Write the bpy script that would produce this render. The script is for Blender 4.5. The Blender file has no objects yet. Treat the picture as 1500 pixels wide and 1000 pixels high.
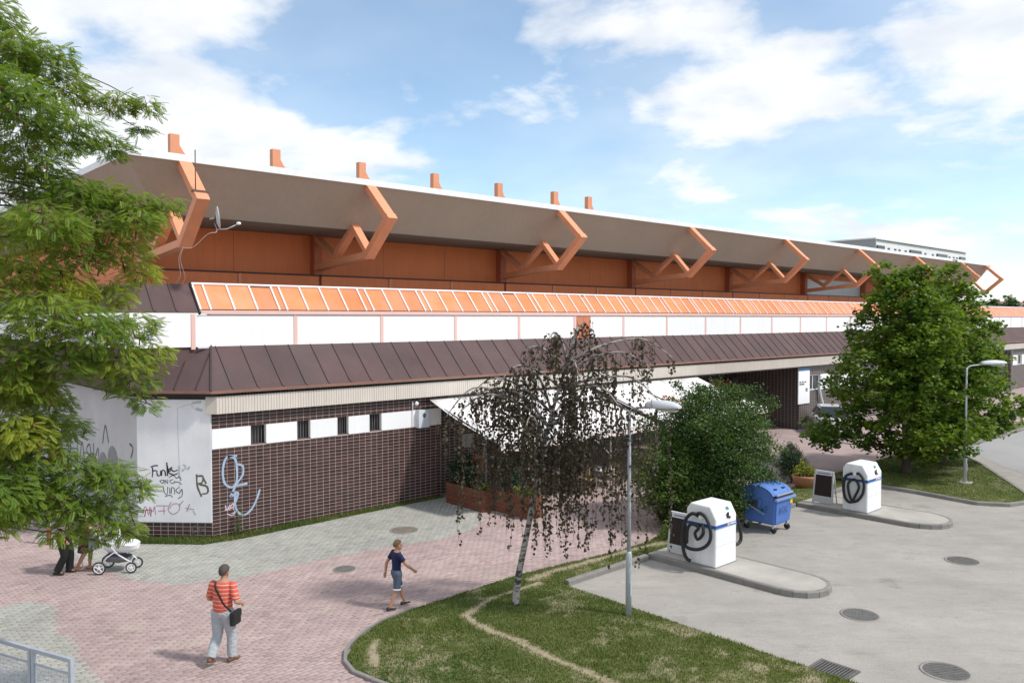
import bpy, bmesh, math, random
import numpy as np
from mathutils import Vector, Matrix

R = math.radians
scene = bpy.context.scene
COL = scene.collection

# ------------------------------------------------------------------ camera
cam_d = bpy.data.cameras.new("camera")
cam = bpy.data.objects.new("camera", cam_d)
COL.objects.link(cam)
cam.location = (0, 0, 6.2)
PITCH, YAW = 1.655, 47.589          # degrees below level, facade direction to the right of the view
cam.rotation_euler = (R(90 - PITCH), 0, R(YAW - 90))
cam_d.sensor_width = 36
cam_d.lens = 36 * 1177 / 1500
cam_d.clip_end = 4000
scene.camera = cam

# ------------------------------------------------------------------ sun and sky
SUN_EL, SUN_DIR = R(50), Vector((0.50, -0.866, 0)).normalized()
sun_d = bpy.data.lights.new("sun", 'SUN')
sun = bpy.data.objects.new("sun", sun_d)
COL.objects.link(sun)
sun_d.energy = 2.6
sun_d.angle = R(5.0)
sun_d.color = (1.0, 0.955, 0.89)
to_sun = SUN_DIR * math.cos(SUN_EL) + Vector((0, 0, math.sin(SUN_EL)))
sun.rotation_euler = to_sun.to_track_quat('Z', 'Y').to_euler()
sun.location = (0, 0, 60)

world = bpy.data.worlds.new("World")
scene.world = world
world.use_nodes = True
wn, wl = world.node_tree.nodes, world.node_tree.links
wn.clear()
def W(t, **k):
    n = wn.new(t)
    for a, b in k.items():
        setattr(n, a, b)
    return n
w_out = W('ShaderNodeOutputWorld')
w_bg = W('ShaderNodeBackground')
w_bg.inputs['Strength'].default_value = 0.15
sky = W('ShaderNodeTexSky', sky_type='NISHITA', sun_disc=False)
sky.sun_elevation = SUN_EL
sky.sun_rotation = math.atan2(SUN_DIR.x, SUN_DIR.y)
sky.air_density = 0.9
sky.dust_density = 0.2
sky.ozone_density = 1.0
CLOUD_AT, CLOUD_ROT = (8.4, 2.2, 0.0), 71
# cumulus layer: a noise field on a flat cloud deck seen in perspective, over a thin high veil
tc = W('ShaderNodeTexCoord')
sep = W('ShaderNodeSeparateXYZ')
wl.new(tc.outputs['Generated'], sep.inputs[0])
zc = W('ShaderNodeMath', operation='MAXIMUM'); zc.inputs[1].default_value = 0.0
wl.new(sep.outputs['Z'], zc.inputs[0])
za = W('ShaderNodeMath', operation='ADD'); za.inputs[1].default_value = 0.22
wl.new(zc.outputs[0], za.inputs[0])
dx = W('ShaderNodeMath', operation='DIVIDE'); dy = W('ShaderNodeMath', operation='DIVIDE')
wl.new(sep.outputs['X'], dx.inputs[0]); wl.new(za.outputs[0], dx.inputs[1])
wl.new(sep.outputs['Y'], dy.inputs[0]); wl.new(za.outputs[0], dy.inputs[1])
cmb = W('ShaderNodeCombineXYZ')
wl.new(dx.outputs[0], cmb.inputs[0]); wl.new(dy.outputs[0], cmb.inputs[1])
cmap = W('ShaderNodeMapping')
cmap.inputs['Location'].default_value = CLOUD_AT
cmap.inputs['Rotation'].default_value = (0, 0, R(CLOUD_ROT))
wl.new(cmb.outputs[0], cmap.inputs[0])
def wnoise(scale, detail, rough, dist=0.0):
    n = W('ShaderNodeTexNoise'); n.inputs['Scale'].default_value = scale; n.inputs['Detail'].default_value = detail
    n.inputs['Roughness'].default_value = rough; n.inputs['Distortion'].default_value = dist
    wl.new(cmap.outputs[0], n.inputs['Vector'])
    return n.outputs['Fac']
def wmath(op, a, b):
    n = W('ShaderNodeMath', operation=op)
    for i, v in enumerate((a, b)):
        if isinstance(v, (int, float)): n.inputs[i].default_value = v
        else: wl.new(v, n.inputs[i])
    return n.outputs[0]
def wramp(fac, p0, p1, c0, c1):
    r = W('ShaderNodeValToRGB'); r.color_ramp.interpolation = 'EASE'
    r.color_ramp.elements[0].position = p0; r.color_ramp.elements[0].color = (*c0, 1)
    r.color_ramp.elements[1].position = p1; r.color_ramp.elements[1].color = (*c1, 1)
    wl.new(fac, r.inputs[0])
    return r.outputs[0]
big = wnoise(0.75, 2, 0.4)
puff = wnoise(1.9, 10, 0.56, 0.15)
field = wmath('ADD', wmath('MULTIPLY', big, 0.55), wmath('MULTIPLY', puff, 0.45))
cover = wramp(field, 0.442, 0.522, (0, 0, 0), (1, 1, 1))
veil = wmath('MULTIPLY', wramp(wnoise(0.6, 5, 0.6), 0.3, 0.75, (0.10, 0.10, 0.10), (0.42, 0.42, 0.42)), 1.0)
fac = wmath('MAXIMUM', wmath('MULTIPLY', cover, 0.93), veil)
cc = wramp(wnoise(3.4, 6, 0.55), 0.3, 0.66, (4.3, 4.5, 4.8), (5.7, 5.7, 5.7))
mixc = W('ShaderNodeMix', data_type='RGBA')
wl.new(fac, mixc.inputs['Factor'])
tint = W('ShaderNodeVectorMath', operation='MULTIPLY'); tint.inputs[1].default_value = (0.90, 1.0, 0.98)
wl.new(sky.outputs[0], tint.inputs[0]); wl.new(tint.outputs[0], mixc.inputs[6]); wl.new(cc, mixc.inputs[7])
wl.new(mixc.outputs[2], w_bg.inputs['Color'])
wl.new(w_bg.outputs[0], w_out.inputs[0])

scene.view_settings.view_transform = 'Standard'
scene.view_settings.look = 'None'
scene.view_settings.gamma = 1
scene.view_settings.exposure = 0.42
scene.view_settings.use_curve_mapping = False

# ------------------------------------------------------------------ materials
MATS = {}
def srgb(*c):
    return tuple(((v / 255) / 12.92 if v / 255 <= 0.04045 else ((v / 255 + 0.055) / 1.055) ** 2.4) for v in c)

def pm(name, col, rough=0.7, var=0.12, scale=3.0, fine=0.0, fine_scale=60.0, bump=0.0, metal=0.0, col2=None, spec=0.4,
       island=0.0, streak=0.0, coat=0.0):
    """principled material: colour with soft blotches, fine grain, optional streaks down the surface, per-piece variation"""
    if name in MATS:
        return MATS[name]
    m = bpy.data.materials.new(name)
    m.use_nodes = True
    nt = m.node_tree; N, L = nt.nodes, nt.links
    b = N['Principled BSDF']
    b.inputs['Roughness'].default_value = rough
    b.inputs['Metallic'].default_value = metal
    b.inputs['Specular IOR Level'].default_value = spec
    b.inputs['Coat Weight'].default_value = coat
    geo = N.new('ShaderNodeNewGeometry')
    rgb = N.new('ShaderNodeRGB'); rgb.outputs[0].default_value = (*col, 1)
    cur = rgb.outputs[0]
    def mul(cur, fac_socket, lo, hi):
        mr = N.new('ShaderNodeMapRange')
        mr.inputs['From Min'].default_value = 0.25; mr.inputs['From Max'].default_value = 0.75
        mr.inputs['To Min'].default_value = lo; mr.inputs['To Max'].default_value = hi
        L.new(fac_socket, mr.inputs['Value'])
        mx = N.new('ShaderNodeVectorMath'); mx.operation = 'SCALE'
        L.new(cur, mx.inputs[0]); L.new(mr.outputs[0], mx.inputs['Scale'])
        return mx.outputs[0]
    if col2 is not None:
        nz = N.new('ShaderNodeTexNoise'); nz.inputs['Scale'].default_value = scale * 0.6; nz.inputs['Detail'].default_value = 6
        L.new(geo.outputs['Position'], nz.inputs['Vector'])
        rp = N.new('ShaderNodeValToRGB'); rp.color_ramp.elements[0].position = 0.42; rp.color_ramp.elements[1].position = 0.62
        L.new(nz.outputs['Fac'], rp.inputs[0])
        mx = N.new('ShaderNodeMix'); mx.data_type = 'RGBA'
        mx.inputs[7].default_value = (*col2, 1)
        L.new(rp.outputs[0], mx.inputs['Factor']); L.new(cur, mx.inputs[6])
        cur = mx.outputs[2]
    if var:
        nz = N.new('ShaderNodeTexNoise'); nz.inputs['Scale'].default_value = scale; nz.inputs['Detail'].default_value = 7
        nz.inputs['Roughness'].default_value = 0.62
        L.new(geo.outputs['Position'], nz.inputs['Vector'])
        cur = mul(cur, nz.outputs['Fac'], 1 - var, 1 + var)
    if streak:
        mp = N.new('ShaderNodeMapping'); mp.inputs['Scale'].default_value = (7, 7, 0.5)
        L.new(geo.outputs['Position'], mp.inputs[0])
        nz = N.new('ShaderNodeTexNoise'); nz.inputs['Scale'].default_value = 1.0; nz.inputs['Detail'].default_value = 5
        L.new(mp.outputs[0], nz.inputs['Vector'])
        cur = mul(cur, nz.outputs['Fac'], 1 - streak, 1 + streak * 0.4)
    if fine:
        nz = N.new('ShaderNodeTexNoise'); nz.inputs['Scale'].default_value = fine_scale; nz.inputs['Detail'].default_value = 3
        L.new(geo.outputs['Position'], nz.inputs['Vector'])
        cur = mul(cur, nz.outputs['Fac'], 1 - fine, 1 + fine)
    if island:
        mr = N.new('ShaderNodeMapRange'); mr.inputs['To Min'].default_value = 1 - island; mr.inputs['To Max'].default_value = 1 + island
        oi = N.new('ShaderNodeObjectInfo')
        ad = N.new('ShaderNodeMath'); ad.operation = 'ADD'
        fr = N.new('ShaderNodeMath'); fr.operation = 'FRACT'
        L.new(geo.outputs['Random Per Island'], ad.inputs[0]); L.new(oi.outputs['Random'], ad.inputs[1])
        L.new(ad.outputs[0], fr.inputs[0]); L.new(fr.outputs[0], mr.inputs['Value'])
        mx = N.new('ShaderNodeVectorMath'); mx.operation = 'SCALE'
        L.new(cur, mx.inputs[0]); L.new(mr.outputs[0], mx.inputs['Scale'])
        cur = mx.outputs[0]
    L.new(cur, b.inputs['Base Color'])
    if bump:
        nz = N.new('ShaderNodeTexNoise'); nz.inputs['Scale'].default_value = fine_scale; nz.inputs['Detail'].default_value = 4
        L.new(geo.outputs['Position'], nz.inputs['Vector'])
        bp = N.new('ShaderNodeBump'); bp.inputs['Strength'].default_value = bump; bp.inputs['Distance'].default_value = 0.01
        L.new(nz.outputs['Fac'], bp.inputs['Height']); L.new(bp.outputs[0], b.inputs['Normal'])
    MATS[name] = m
    return m

def leaf_mat(name, dark, light, trans=0.35, rough=0.5):
    """leaf colour runs from dark to light with the per-leaf attribute; part of the light passes through"""
    m = bpy.data.materials.new(name); m.use_nodes = True
    nt = m.node_tree; N, L = nt.nodes, nt.links
    b = N['Principled BSDF']; out = N['Material Output']
    b.inputs['Roughness'].default_value = rough; b.inputs['Specular IOR Level'].default_value = 0.35
    at = N.new('ShaderNodeAttribute'); at.attribute_name = 'var'
    mx = N.new('ShaderNodeMix'); mx.data_type = 'RGBA'
    mx.inputs[6].default_value = (*dark, 1); mx.inputs[7].default_value = (*light, 1)
    L.new(at.outputs['Fac'], mx.inputs['Factor'])
    L.new(mx.outputs[2], b.inputs['Base Color'])
    tr = N.new('ShaderNodeBsdfTranslucent')
    sc = N.new('ShaderNodeVectorMath'); sc.operation = 'MULTIPLY'; sc.inputs[1].default_value = (1.25, 1.25, 0.6)
    L.new(mx.outputs[2], sc.inputs[0]); L.new(sc.outputs[0], tr.inputs[0])
    ms = N.new('ShaderNodeMixShader'); ms.inputs[0].default_value = trans
    L.new(b.outputs[0], ms.inputs[1]); L.new(tr.outputs[0], ms.inputs[2]); L.new(ms.outputs[0], out.inputs[0])
    MATS[name] = m
    return m

# ------------------------------------------------------------------ objects
def world_loc(o):
    v = Vector((0, 0, 0))
    while o is not None:
        v = v + o.location
        o = o.parent
    return v

def tag(o, label=None, cat=None, group=None, kind=None):
    if label: o['label'] = label
    if cat: o['category'] = cat
    if group: o['group'] = group
    if kind: o['kind'] = kind
    return o

def thing(name, loc, label, cat, group=None, rz=0.0):
    o = bpy.data.objects.new(name, None)
    o.empty_display_size = 0.2
    COL.objects.link(o)
    o.location = loc; o.rotation_euler = (0, 0, rz)
    return tag(o, label, cat, group)

def link_mesh(name, me, parent=None, loc=None):
    o = bpy.data.objects.new(name, me)
    COL.objects.link(o)
    if parent is not None: o.parent = parent
    if loc is not None: o.location = loc
    return o

class MB:
    """collects boxes, beams, tubes and sheets; build() links them as one mesh object"""
    def __init__(self):
        self.v = []; self.f = []; self.m = []; self.sm = []
    def add(self, vs, fs, mi=0, smooth=False):
        o = len(self.v)
        self.v += [tuple(p) for p in vs]
        for f in fs:
            self.f.append(tuple(i + o for i in f)); self.m.append(mi); self.sm.append(smooth)
        return self
    def box(self, x0, x1, y0, y1, z0, z1, mi=0):
        vs = [(x0, y0, z0), (x1, y0, z0), (x1, y1, z0), (x0, y1, z0), (x0, y0, z1), (x1, y0, z1), (x1, y1, z1), (x0, y1, z1)]
        return self.add(vs, [(0, 3, 2, 1), (4, 5, 6, 7), (0, 1, 5, 4), (1, 2, 6, 5), (2, 3, 7, 6), (3, 0, 4, 7)], mi)
    def rbox(self, x0, x1, y0, y1, z0, z1, r=0.02, mi=0):
        """box with all its edges rounded off by one chamfer"""
        bm = bmesh.new()
        bmesh.ops.create_cube(bm, size=1)
        for v in bm.verts:
            v.co = Vector(((x0 + x1) / 2 + v.co.x * (x1 - x0), (y0 + y1) / 2 + v.co.y * (y1 - y0), (z0 + z1) / 2 + v.co.z * (z1 - z0)))
        bmesh.ops.bevel(bm, geom=list(bm.edges), offset=r, segments=2, affect='EDGES', profile=0.6)
        return self.bm(bm, mi)
    def bm(self, bm, mi=0, smooth=False, free=True):
        bm.verts.index_update()
        self.add([v.co[:] for v in bm.verts], [[v.index for v in f.verts] for f in bm.faces], mi, smooth)
        if free: bm.free()
        return self
    def beam(self, a, b, w, h, up=(0, 0, 1), mi=0, ext=0.0):
        a, b = Vector(a), Vector(b)
        d = (b - a).normalized(); a = a - d * ext; b = b + d * ext
        s = d.cross(Vector(up))
        if s.length < 1e-4: s = d.cross(Vector((1, 0, 0)))
        s.normalize(); u = s.cross(d).normalized()
        s *= w / 2; u *= h / 2
        vs = [a - s - u, a + s - u, a + s + u, a - s + u, b - s - u, b + s - u, b + s + u, b - s + u]
        return self.add(vs, [(0, 1, 2, 3), (7, 6, 5, 4), (1, 0, 4, 5), (2, 1, 5, 6), (3, 2, 6, 7), (0, 3, 7, 4)], mi)
    def tube(self, pts, r, n=8, mi=0, cap=True, smooth=True):
        pts = [Vector(p) for p in pts]
        rs = r if isinstance(r, (list, tuple)) else [r] * len(pts)
        o = len(self.v); prev = None
        for i, p in enumerate(pts):
            d = (pts[min(i + 1, len(pts) - 1)] - pts[max(i - 1, 0)])
            if d.length < 1e-9: d = Vector((0, 0, 1))
            d.normalize()
            if prev is None:
                s = d.cross(Vector((0, 0, 1)))
                if s.length < 1e-3: s = d.cross(Vector((1, 0, 0)))
            else:
                s = prev - d * prev.dot(d)
                if s.length < 1e-4: s = d.cross(Vector((1, 0, 0)))
            s.normalize(); prev = s; u = d.cross(s)
            for k in range(n):
                t = 2 * math.pi * k / n
                self.v.append(tuple(p + (s * math.cos(t) + u * math.sin(t)) * rs[i]))
        for i in range(len(pts) - 1):
            for k in range(n):
                a = o + i * n + k; b = o + i * n + (k + 1) % n
                self.f.append((a, b, b + n, a + n)); self.m.append(mi); self.sm.append(smooth)
        if cap:
            self.f.append(tuple(o + k for k in range(n))[::-1]); self.m.append(mi); self.sm.append(False)
            e = o + (len(pts) - 1) * n
            self.f.append(tuple(e + k for k in range(n))); self.m.append(mi); self.sm.append(False)
        return self
    def lathe(self, prof, c=(0, 0, 0), n=16, mi=0, smooth=True, axis='z'):
        """prof: list of (r, h) from bottom to top"""
        o = len(self.v)
        for r, h in prof:
            for k in range(n):
                t = 2 * math.pi * k / n
                p = (r * math.cos(t), r * math.sin(t), h)
                if axis == 'x': p = (p[2], p[0], p[1])
                elif axis == 'y': p = (p[1], p[2], p[0])
                self.v.append((c[0] + p[0], c[1] + p[1], c[2] + p[2]))
        for i in range(len(prof) - 1):
            for k in range(n):
                a = o + i * n + k; b = o + i * n + (k + 1) % n
                self.f.append((a, b, b + n, a + n)); self.m.append(mi); self.sm.append(smooth)
        self.f.append(tuple(o + k for k in range(n))[::-1]); self.m.append(mi); self.sm.append(False)
        e = o + (len(prof) - 1) * n
        self.f.append(tuple(e + k for k in range(n))); self.m.append(mi); self.sm.append(False)
        return self
    def prism(self, poly, z0, z1, mi=0):
        """closed outline in plan (counter-clockwise), raised from z0 to z1"""
        n = len(poly)
        vs = [(x, y, z0) for x, y in poly] + [(x, y, z1) for x, y in poly]
        fs = [tuple(range(n))[::-1], tuple(range(n, 2 * n))] + [(i, (i + 1) % n, n + (i + 1) % n, n + i) for i in range(n)]
        return self.add(vs, fs, mi)
    def prism_x(self, prof, x0, x1, mi=0):
        """closed outline in (y, z), carried from x0 to x1"""
        n = len(prof)
        vs = [(x0, y, z) for y, z in prof] + [(x1, y, z) for y, z in prof]
        fs = [tuple(range(n)), tuple(range(n, 2 * n))[::-1]] + [((i + 1) % n, i, n + i, n + (i + 1) % n) for i in range(n)]
        return self.add(vs, fs, mi)
    def xf(self, M):
        self.v = [tuple(M @ Vector(p)) for p in self.v]
        return self
    def mesh(self, name, mats, off=None):
        me = bpy.data.meshes.new(name)
        v = self.v
        if off is not None: v = [(p[0] - off[0], p[1] - off[1], p[2] - off[2]) for p in v]
        me.from_pydata(v, [], self.f)
        for mt in (mats if isinstance(mats, (list, tuple)) else [mats]): me.materials.append(mt)
        me.polygons.foreach_set('material_index', self.m)
        me.polygons.foreach_set('use_smooth', self.sm)
        me.update()
        return me
    def build(self, name, mats, parent=None, label=None, fix=True, local=False):
        off = None if (local or parent is None) else world_loc(parent)
        me = self.mesh(name, mats, off)
        if fix:
            bm = bmesh.new(); bm.from_mesh(me)
            bmesh.ops.recalc_face_normals(bm, faces=bm.faces)
            bm.to_mesh(me); bm.free()
        o = link_mesh(name, me, parent)
        if label: o['label'] = label
        return o

def copy_tree(o, parent=None):
    c = o.copy(); COL.objects.link(c)
    if parent is not None: c.parent = parent
    for ch in list(o.children): copy_tree(ch, c)
    return c

def np_mesh(name, V, F, mats, var=None, smooth=False):
    """mesh from numpy arrays; F is (n,3) or (n,4)"""
    me = bpy.data.meshes.new(name)
    V = np.ascontiguousarray(V, dtype=np.float32); F = np.ascontiguousarray(F, dtype=np.int32)
    nv, nf, k = len(V), len(F), F.shape[1]
    me.vertices.add(nv); me.vertices.foreach_set('co', V.ravel())
    me.loops.add(nf * k); me.loops.foreach_set('vertex_index', F.ravel())
    me.polygons.add(nf)
    me.polygons.foreach_set('loop_start', np.arange(0, nf * k, k, dtype=np.int32))
    me.polygons.foreach_set('loop_total', np.full(nf, k, dtype=np.int32))
    if smooth: me.polygons.foreach_set('use_smooth', np.ones(nf, dtype=bool))
    for mt in (mats if isinstance(mats, (list, tuple)) else [mats]): me.materials.append(mt)
    if var is not None:
        a = me.attributes.new('var', 'FLOAT', 'POINT')
        a.data.foreach_set('value', np.ascontiguousarray(var, dtype=np.float32))
    me.update(calc_edges=True)
    return me

def inside(P, poly):
    """numpy point-in-polygon"""
    x, y = P[:, 0], P[:, 1]
    r = np.zeros(len(P), bool); n = len(poly); j = n - 1
    for i in range(n):
        xi, yi = poly[i]; xj, yj = poly[j]
        c = ((yi > y) != (yj > y)) & (x < (xj - xi) * (y - yi) / (yj - yi + 1e-12) + xi)
        r ^= c; j = i
    return r

def seg_dist(P, line):
    """distance of points to a polyline"""
    d = np.full(len(P), 1e9)
    for (ax, ay), (bx, by) in zip(line[:-1], line[1:]):
        vx, vy = bx - ax, by - ay; L2 = vx * vx + vy * vy
        t = np.clip(((P[:, 0] - ax) * vx + (P[:, 1] - ay) * vy) / L2, 0, 1)
        d = np.minimum(d, np.hypot(P[:, 0] - ax - t * vx, P[:, 1] - ay - t * vy))
    return d

def vnoise(P, scale, seed=0):
    """smooth value noise in plan, 0..1"""
    rs = np.random.RandomState(seed); T = rs.rand(64, 64)
    q = P[:, :2] * scale; i = np.floor(q).astype(int); f = q - i; f = f * f * (3 - 2 * f)
    g = lambda a, b: T[(i[:, 0] + a) % 64, (i[:, 1] + b) % 64]
    return (g(0, 0) * (1 - f[:, 0]) + g(1, 0) * f[:, 0]) * (1 - f[:, 1]) + (g(0, 1) * (1 - f[:, 0]) + g(1, 1) * f[:, 0]) * f[:, 1]

def smooth_line(pts, n=6, closed=False):
    """Catmull-Rom through 2-D or 3-D points"""
    P = [np.array(p, float) for p in pts]; out = []; m = len(P)
    rng = range(m if closed else m - 1)
    for i in rng:
        if closed: p0, p1, p2, p3 = P[i - 1], P[i], P[(i + 1) % m], P[(i + 2) % m]
        else: p0, p1, p2, p3 = P[max(i - 1, 0)], P[i], P[i + 1], P[min(i + 2, m - 1)]
        for k in range(n):
            t = k / n
            out.append(tuple(0.5 * ((2 * p1) + (p2 - p0) * t + (2 * p0 - 5 * p1 + 4 * p2 - p3) * t * t + (3 * p1 - p0 - 3 * p2 + p3) * t ** 3)))
    if not closed: out.append(tuple(P[-1]))
    return out

# ================================================================== ground, pavement, parking, lawns
rng = np.random.RandomState(7)
random.seed(5)

def sheet(name, poly, z, m, kind='structure', parent=None):
    bm = bmesh.new()
    f = bm.faces.new([bm.verts.new((x, y, z)) for x, y in poly])
    if f.normal.z < 0: f.normal_flip()
    bmesh.ops.triangulate(bm, faces=bm.faces)
    me = bpy.data.meshes.new(name); bm.normal_update()
    for f in bm.faces:
        if f.normal.z < 0: f.normal_flip()
    bm.to_mesh(me); bm.free(); me.materials.append(m)
    o = link_mesh(name, me, parent)
    if kind: o['kind'] = kind
    return o

ground_m = pm('field_earth', (0.10, 0.12, 0.05), 0.95, 0.3, 0.15, 0.2, 3.0)
sheet('ground', [(-1500, -1500), (1500, -1500), (1500, 1500), (-1500, 1500)], -0.10, ground_m)

def brick_ground(name, a, b, mortar):
    m = bpy.data.materials.new(name); m.use_nodes = True
    N, L = m.node_tree.nodes, m.node_tree.links
    bs = N['Principled BSDF']; bs.inputs['Roughness'].default_value = 0.9
    geo = N.new('ShaderNodeNewGeometry')
    br = N.new('ShaderNodeTexBrick')
    br.inputs['Scale'].default_value = 1.0; br.inputs['Brick Width'].default_value = 0.206; br.inputs['Row Height'].default_value = 0.106
    br.inputs['Mortar Size'].default_value = 0.004
    br.inputs['Color1'].default_value = (*a, 1); br.inputs['Color2'].default_value = (*b, 1); br.inputs['Mortar'].default_value = (*mortar, 1)
    L.new(geo.outputs['Position'], br.inputs['Vector'])
    nz = N.new('ShaderNodeTexNoise'); nz.inputs['Scale'].default_value = 0.5; nz.inputs['Detail'].default_value = 7
    L.new(geo.outputs['Position'], nz.inputs['Vector'])
    mr = N.new('ShaderNodeMapRange'); mr.inputs['From Min'].default_value = 0.3; mr.inputs['From Max'].default_value = 0.7
    mr.inputs['To Min'].default_value = 0.84; mr.inputs['To Max'].default_value = 1.12
    L.new(nz.outputs['Fac'], mr.inputs['Value'])
    sc = N.new('ShaderNodeVectorMath'); sc.operation = 'SCALE'
    L.new(br.outputs['Color'], sc.inputs[0]); L.new(mr.outputs[0], sc.inputs['Scale'])
    L.new(sc.outputs[0], bs.inputs['Base Color'])
    return m

PINK, PINK2 = (0.415, 0.315, 0.30), (0.38, 0.29, 0.275)
GREY, GREY2 = (0.375, 0.37, 0.335), (0.35, 0.345, 0.305)
pink_sheet = brick_ground('pink_paving', PINK, PINK2, (0.26, 0.21, 0.19))

def paver_mat(name, a, stain):
    """concrete pavers: each block its own shade, broad stains and pale worn tracks across many blocks"""
    m = bpy.data.materials.new(name); m.use_nodes = True
    N, L = m.node_tree.nodes, m.node_tree.links
    bs = N['Principled BSDF']; bs.inputs['Roughness'].default_value = 0.88; bs.inputs['Specular IOR Level'].default_value = 0.25
    geo = N.new('ShaderNodeNewGeometry'); oi = N.new('ShaderNodeObjectInfo')
    ad = N.new('ShaderNodeMath'); ad.operation = 'ADD'; fr = N.new('ShaderNodeMath'); fr.operation = 'FRACT'
    L.new(geo.outputs['Random Per Island'], ad.inputs[0]); L.new(oi.outputs['Random'], ad.inputs[1]); L.new(ad.outputs[0], fr.inputs[0])
    rp = N.new('ShaderNodeValToRGB')
    e = rp.color_ramp.elements
    e[0].position = 0.0; e[0].color = (*[c * 0.80 for c in a], 1)
    e[1].position = 1.0; e[1].color = (*[c * 1.13 for c in a], 1)
    for p, k in ((0.06, 0.90), (0.5, 1.0), (0.93, 1.06)):
        n = e.new(p); n.color = (*[c * k for c in a], 1)
    L.new(fr.outputs[0], rp.inputs[0]); cur = rp.outputs[0]
    for sc_, lo, hi, det in ((0.35, 0.86, 1.10, 8), (2.2, 0.90, 1.08, 6), (70, 0.86, 1.12, 2)):
        nz = N.new('ShaderNodeTexNoise'); nz.inputs['Scale'].default_value = sc_; nz.inputs['Detail'].default_value = det
        nz.inputs['Roughness'].default_value = 0.6
        L.new(geo.outputs['Position'], nz.inputs['Vector'])
        mr = N.new('ShaderNodeMapRange'); mr.inputs['From Min'].default_value = 0.3; mr.inputs['From Max'].default_value = 0.7
        mr.inputs['To Min'].default_value = lo; mr.inputs['To Max'].default_value = hi
        L.new(nz.outputs['Fac'], mr.inputs['Value'])
        s = N.new('ShaderNodeVectorMath'); s.operation = 'SCALE'
        L.new(cur, s.inputs[0]); L.new(mr.outputs[0], s.inputs['Scale']); cur = s.outputs[0]
    nz = N.new('ShaderNodeTexNoise'); nz.inputs['Scale'].default_value = 0.8; nz.inputs['Detail'].default_value = 5
    mp = N.new('ShaderNodeMapping'); mp.inputs['Location'].default_value = (13, 4, 0)
    L.new(geo.outputs['Position'], mp.inputs[0]); L.new(mp.outputs[0], nz.inputs['Vector'])
    r2 = N.new('ShaderNodeValToRGB'); r2.color_ramp.elements[0].position = 0.58; r2.color_ramp.elements[1].position = 0.76
    r2.color_ramp.elements[1].color = (0.55, 0.55, 0.55, 1)
    L.new(nz.outputs['Fac'], r2.inputs[0])
    mx = N.new('ShaderNodeMix'); mx.data_type = 'RGBA'; mx.inputs[7].default_value = (*stain, 1)
    L.new(r2.outputs[0], mx.inputs['Factor']); L.new(cur, mx.inputs[6])
    L.new(mx.outputs[2], bs.inputs['Base Color'])
    return m
pink_m = paver_mat('pink_paver', PINK, (0.46, 0.40, 0.34))
grey_m = paver_mat('grey_paver', GREY, (0.46, 0.43, 0.33))

pavement = sheet('pavement', [(-40, -40), (140, -40), (140, 70), (-40, 70)], -0.014, pink_sheet)

def asphalt_mat():
    m = bpy.data.materials.new('worn_asphalt'); m.use_nodes = True
    N, L = m.node_tree.nodes, m.node_tree.links
    bs = N['Principled BSDF']; bs.inputs['Roughness'].default_value = 0.9; bs.inputs['Specular IOR Level'].default_value = 0.25
    geo = N.new('ShaderNodeNewGeometry')
    rgb = N.new('ShaderNodeRGB'); rgb.outputs[0].default_value = (0.345, 0.321, 0.292, 1); cur = rgb.outputs[0]
    def layer(cur, scale, stretch, lo, hi, a=0.3, b=0.7, det=7):
        m0 = N.new('ShaderNodeMapping'); m0.inputs['Rotation'].default_value = (0, 0, 0.72)
        mp = N.new('ShaderNodeMapping'); mp.inputs['Scale'].default_value = stretch
        L.new(geo.outputs['Position'], m0.inputs[0]); L.new(m0.outputs[0], mp.inputs[0])
        nz = N.new('ShaderNodeTexNoise'); nz.inputs['Scale'].default_value = scale; nz.inputs['Detail'].default_value = det
        nz.inputs['Roughness'].default_value = 0.65
        L.new(mp.outputs[0], nz.inputs['Vector'])
        mr = N.new('ShaderNodeMapRange'); mr.inputs['From Min'].default_value = a; mr.inputs['From Max'].default_value = b
        mr.inputs['To Min'].default_value = lo; mr.inputs['To Max'].default_value = hi
        L.new(nz.outputs['Fac'], mr.inputs['Value'])
        s = N.new('ShaderNodeVectorMath'); s.operation = 'SCALE'
        L.new(cur, s.inputs[0]); L.new(mr.outputs[0], s.inputs['Scale'])
        return s.outputs[0]
    cur = layer(cur, 0.30, (1, 1, 1), 0.84, 1.12)
    cur = layer(cur, 1.1, (0.7, 1.5, 1), 0.90, 1.07)
    cur = layer(cur, 2.2, (0.5, 1.7, 1), 0.86, 1.02, 0.28, 0.46)
    cur = layer(cur, 5.5, (1, 1, 1), 0.72, 1.0, 0.26, 0.36)
    cur = layer(cur, 0.9, (1, 1, 1), 0.72, 1.0, 0.29, 0.40, det=9)
    cur = layer(cur, 14, (0.25, 2.5, 1), 0.66, 1.0, 0.30, 0.42)
    cur = layer(cur, 45, (1, 1, 1), 0.82, 1.16, det=3)
    L.new(cur, bs.inputs['Base Color'])
    return m
asph = asphalt_mat()
sheet('parking', [(13.4, -40), (140, -40), (140, 13.62), (29.7, 13.62), (29.7, 13.2), (25, 13.12), (21, 12.98), (16.5, 12.76), (13.4, 12.74)], -0.004, asph)
sheet('road', [(31.4, -40), (140, -40), (140, 13.62), (41.5, 13.62), (38, 11), (33, 7), (31.4, 3)], 0.0, pm('road_asphalt', (0.31, 0.305, 0.30), 0.9, 0.12, 0.4, 0.15, 60))

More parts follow.
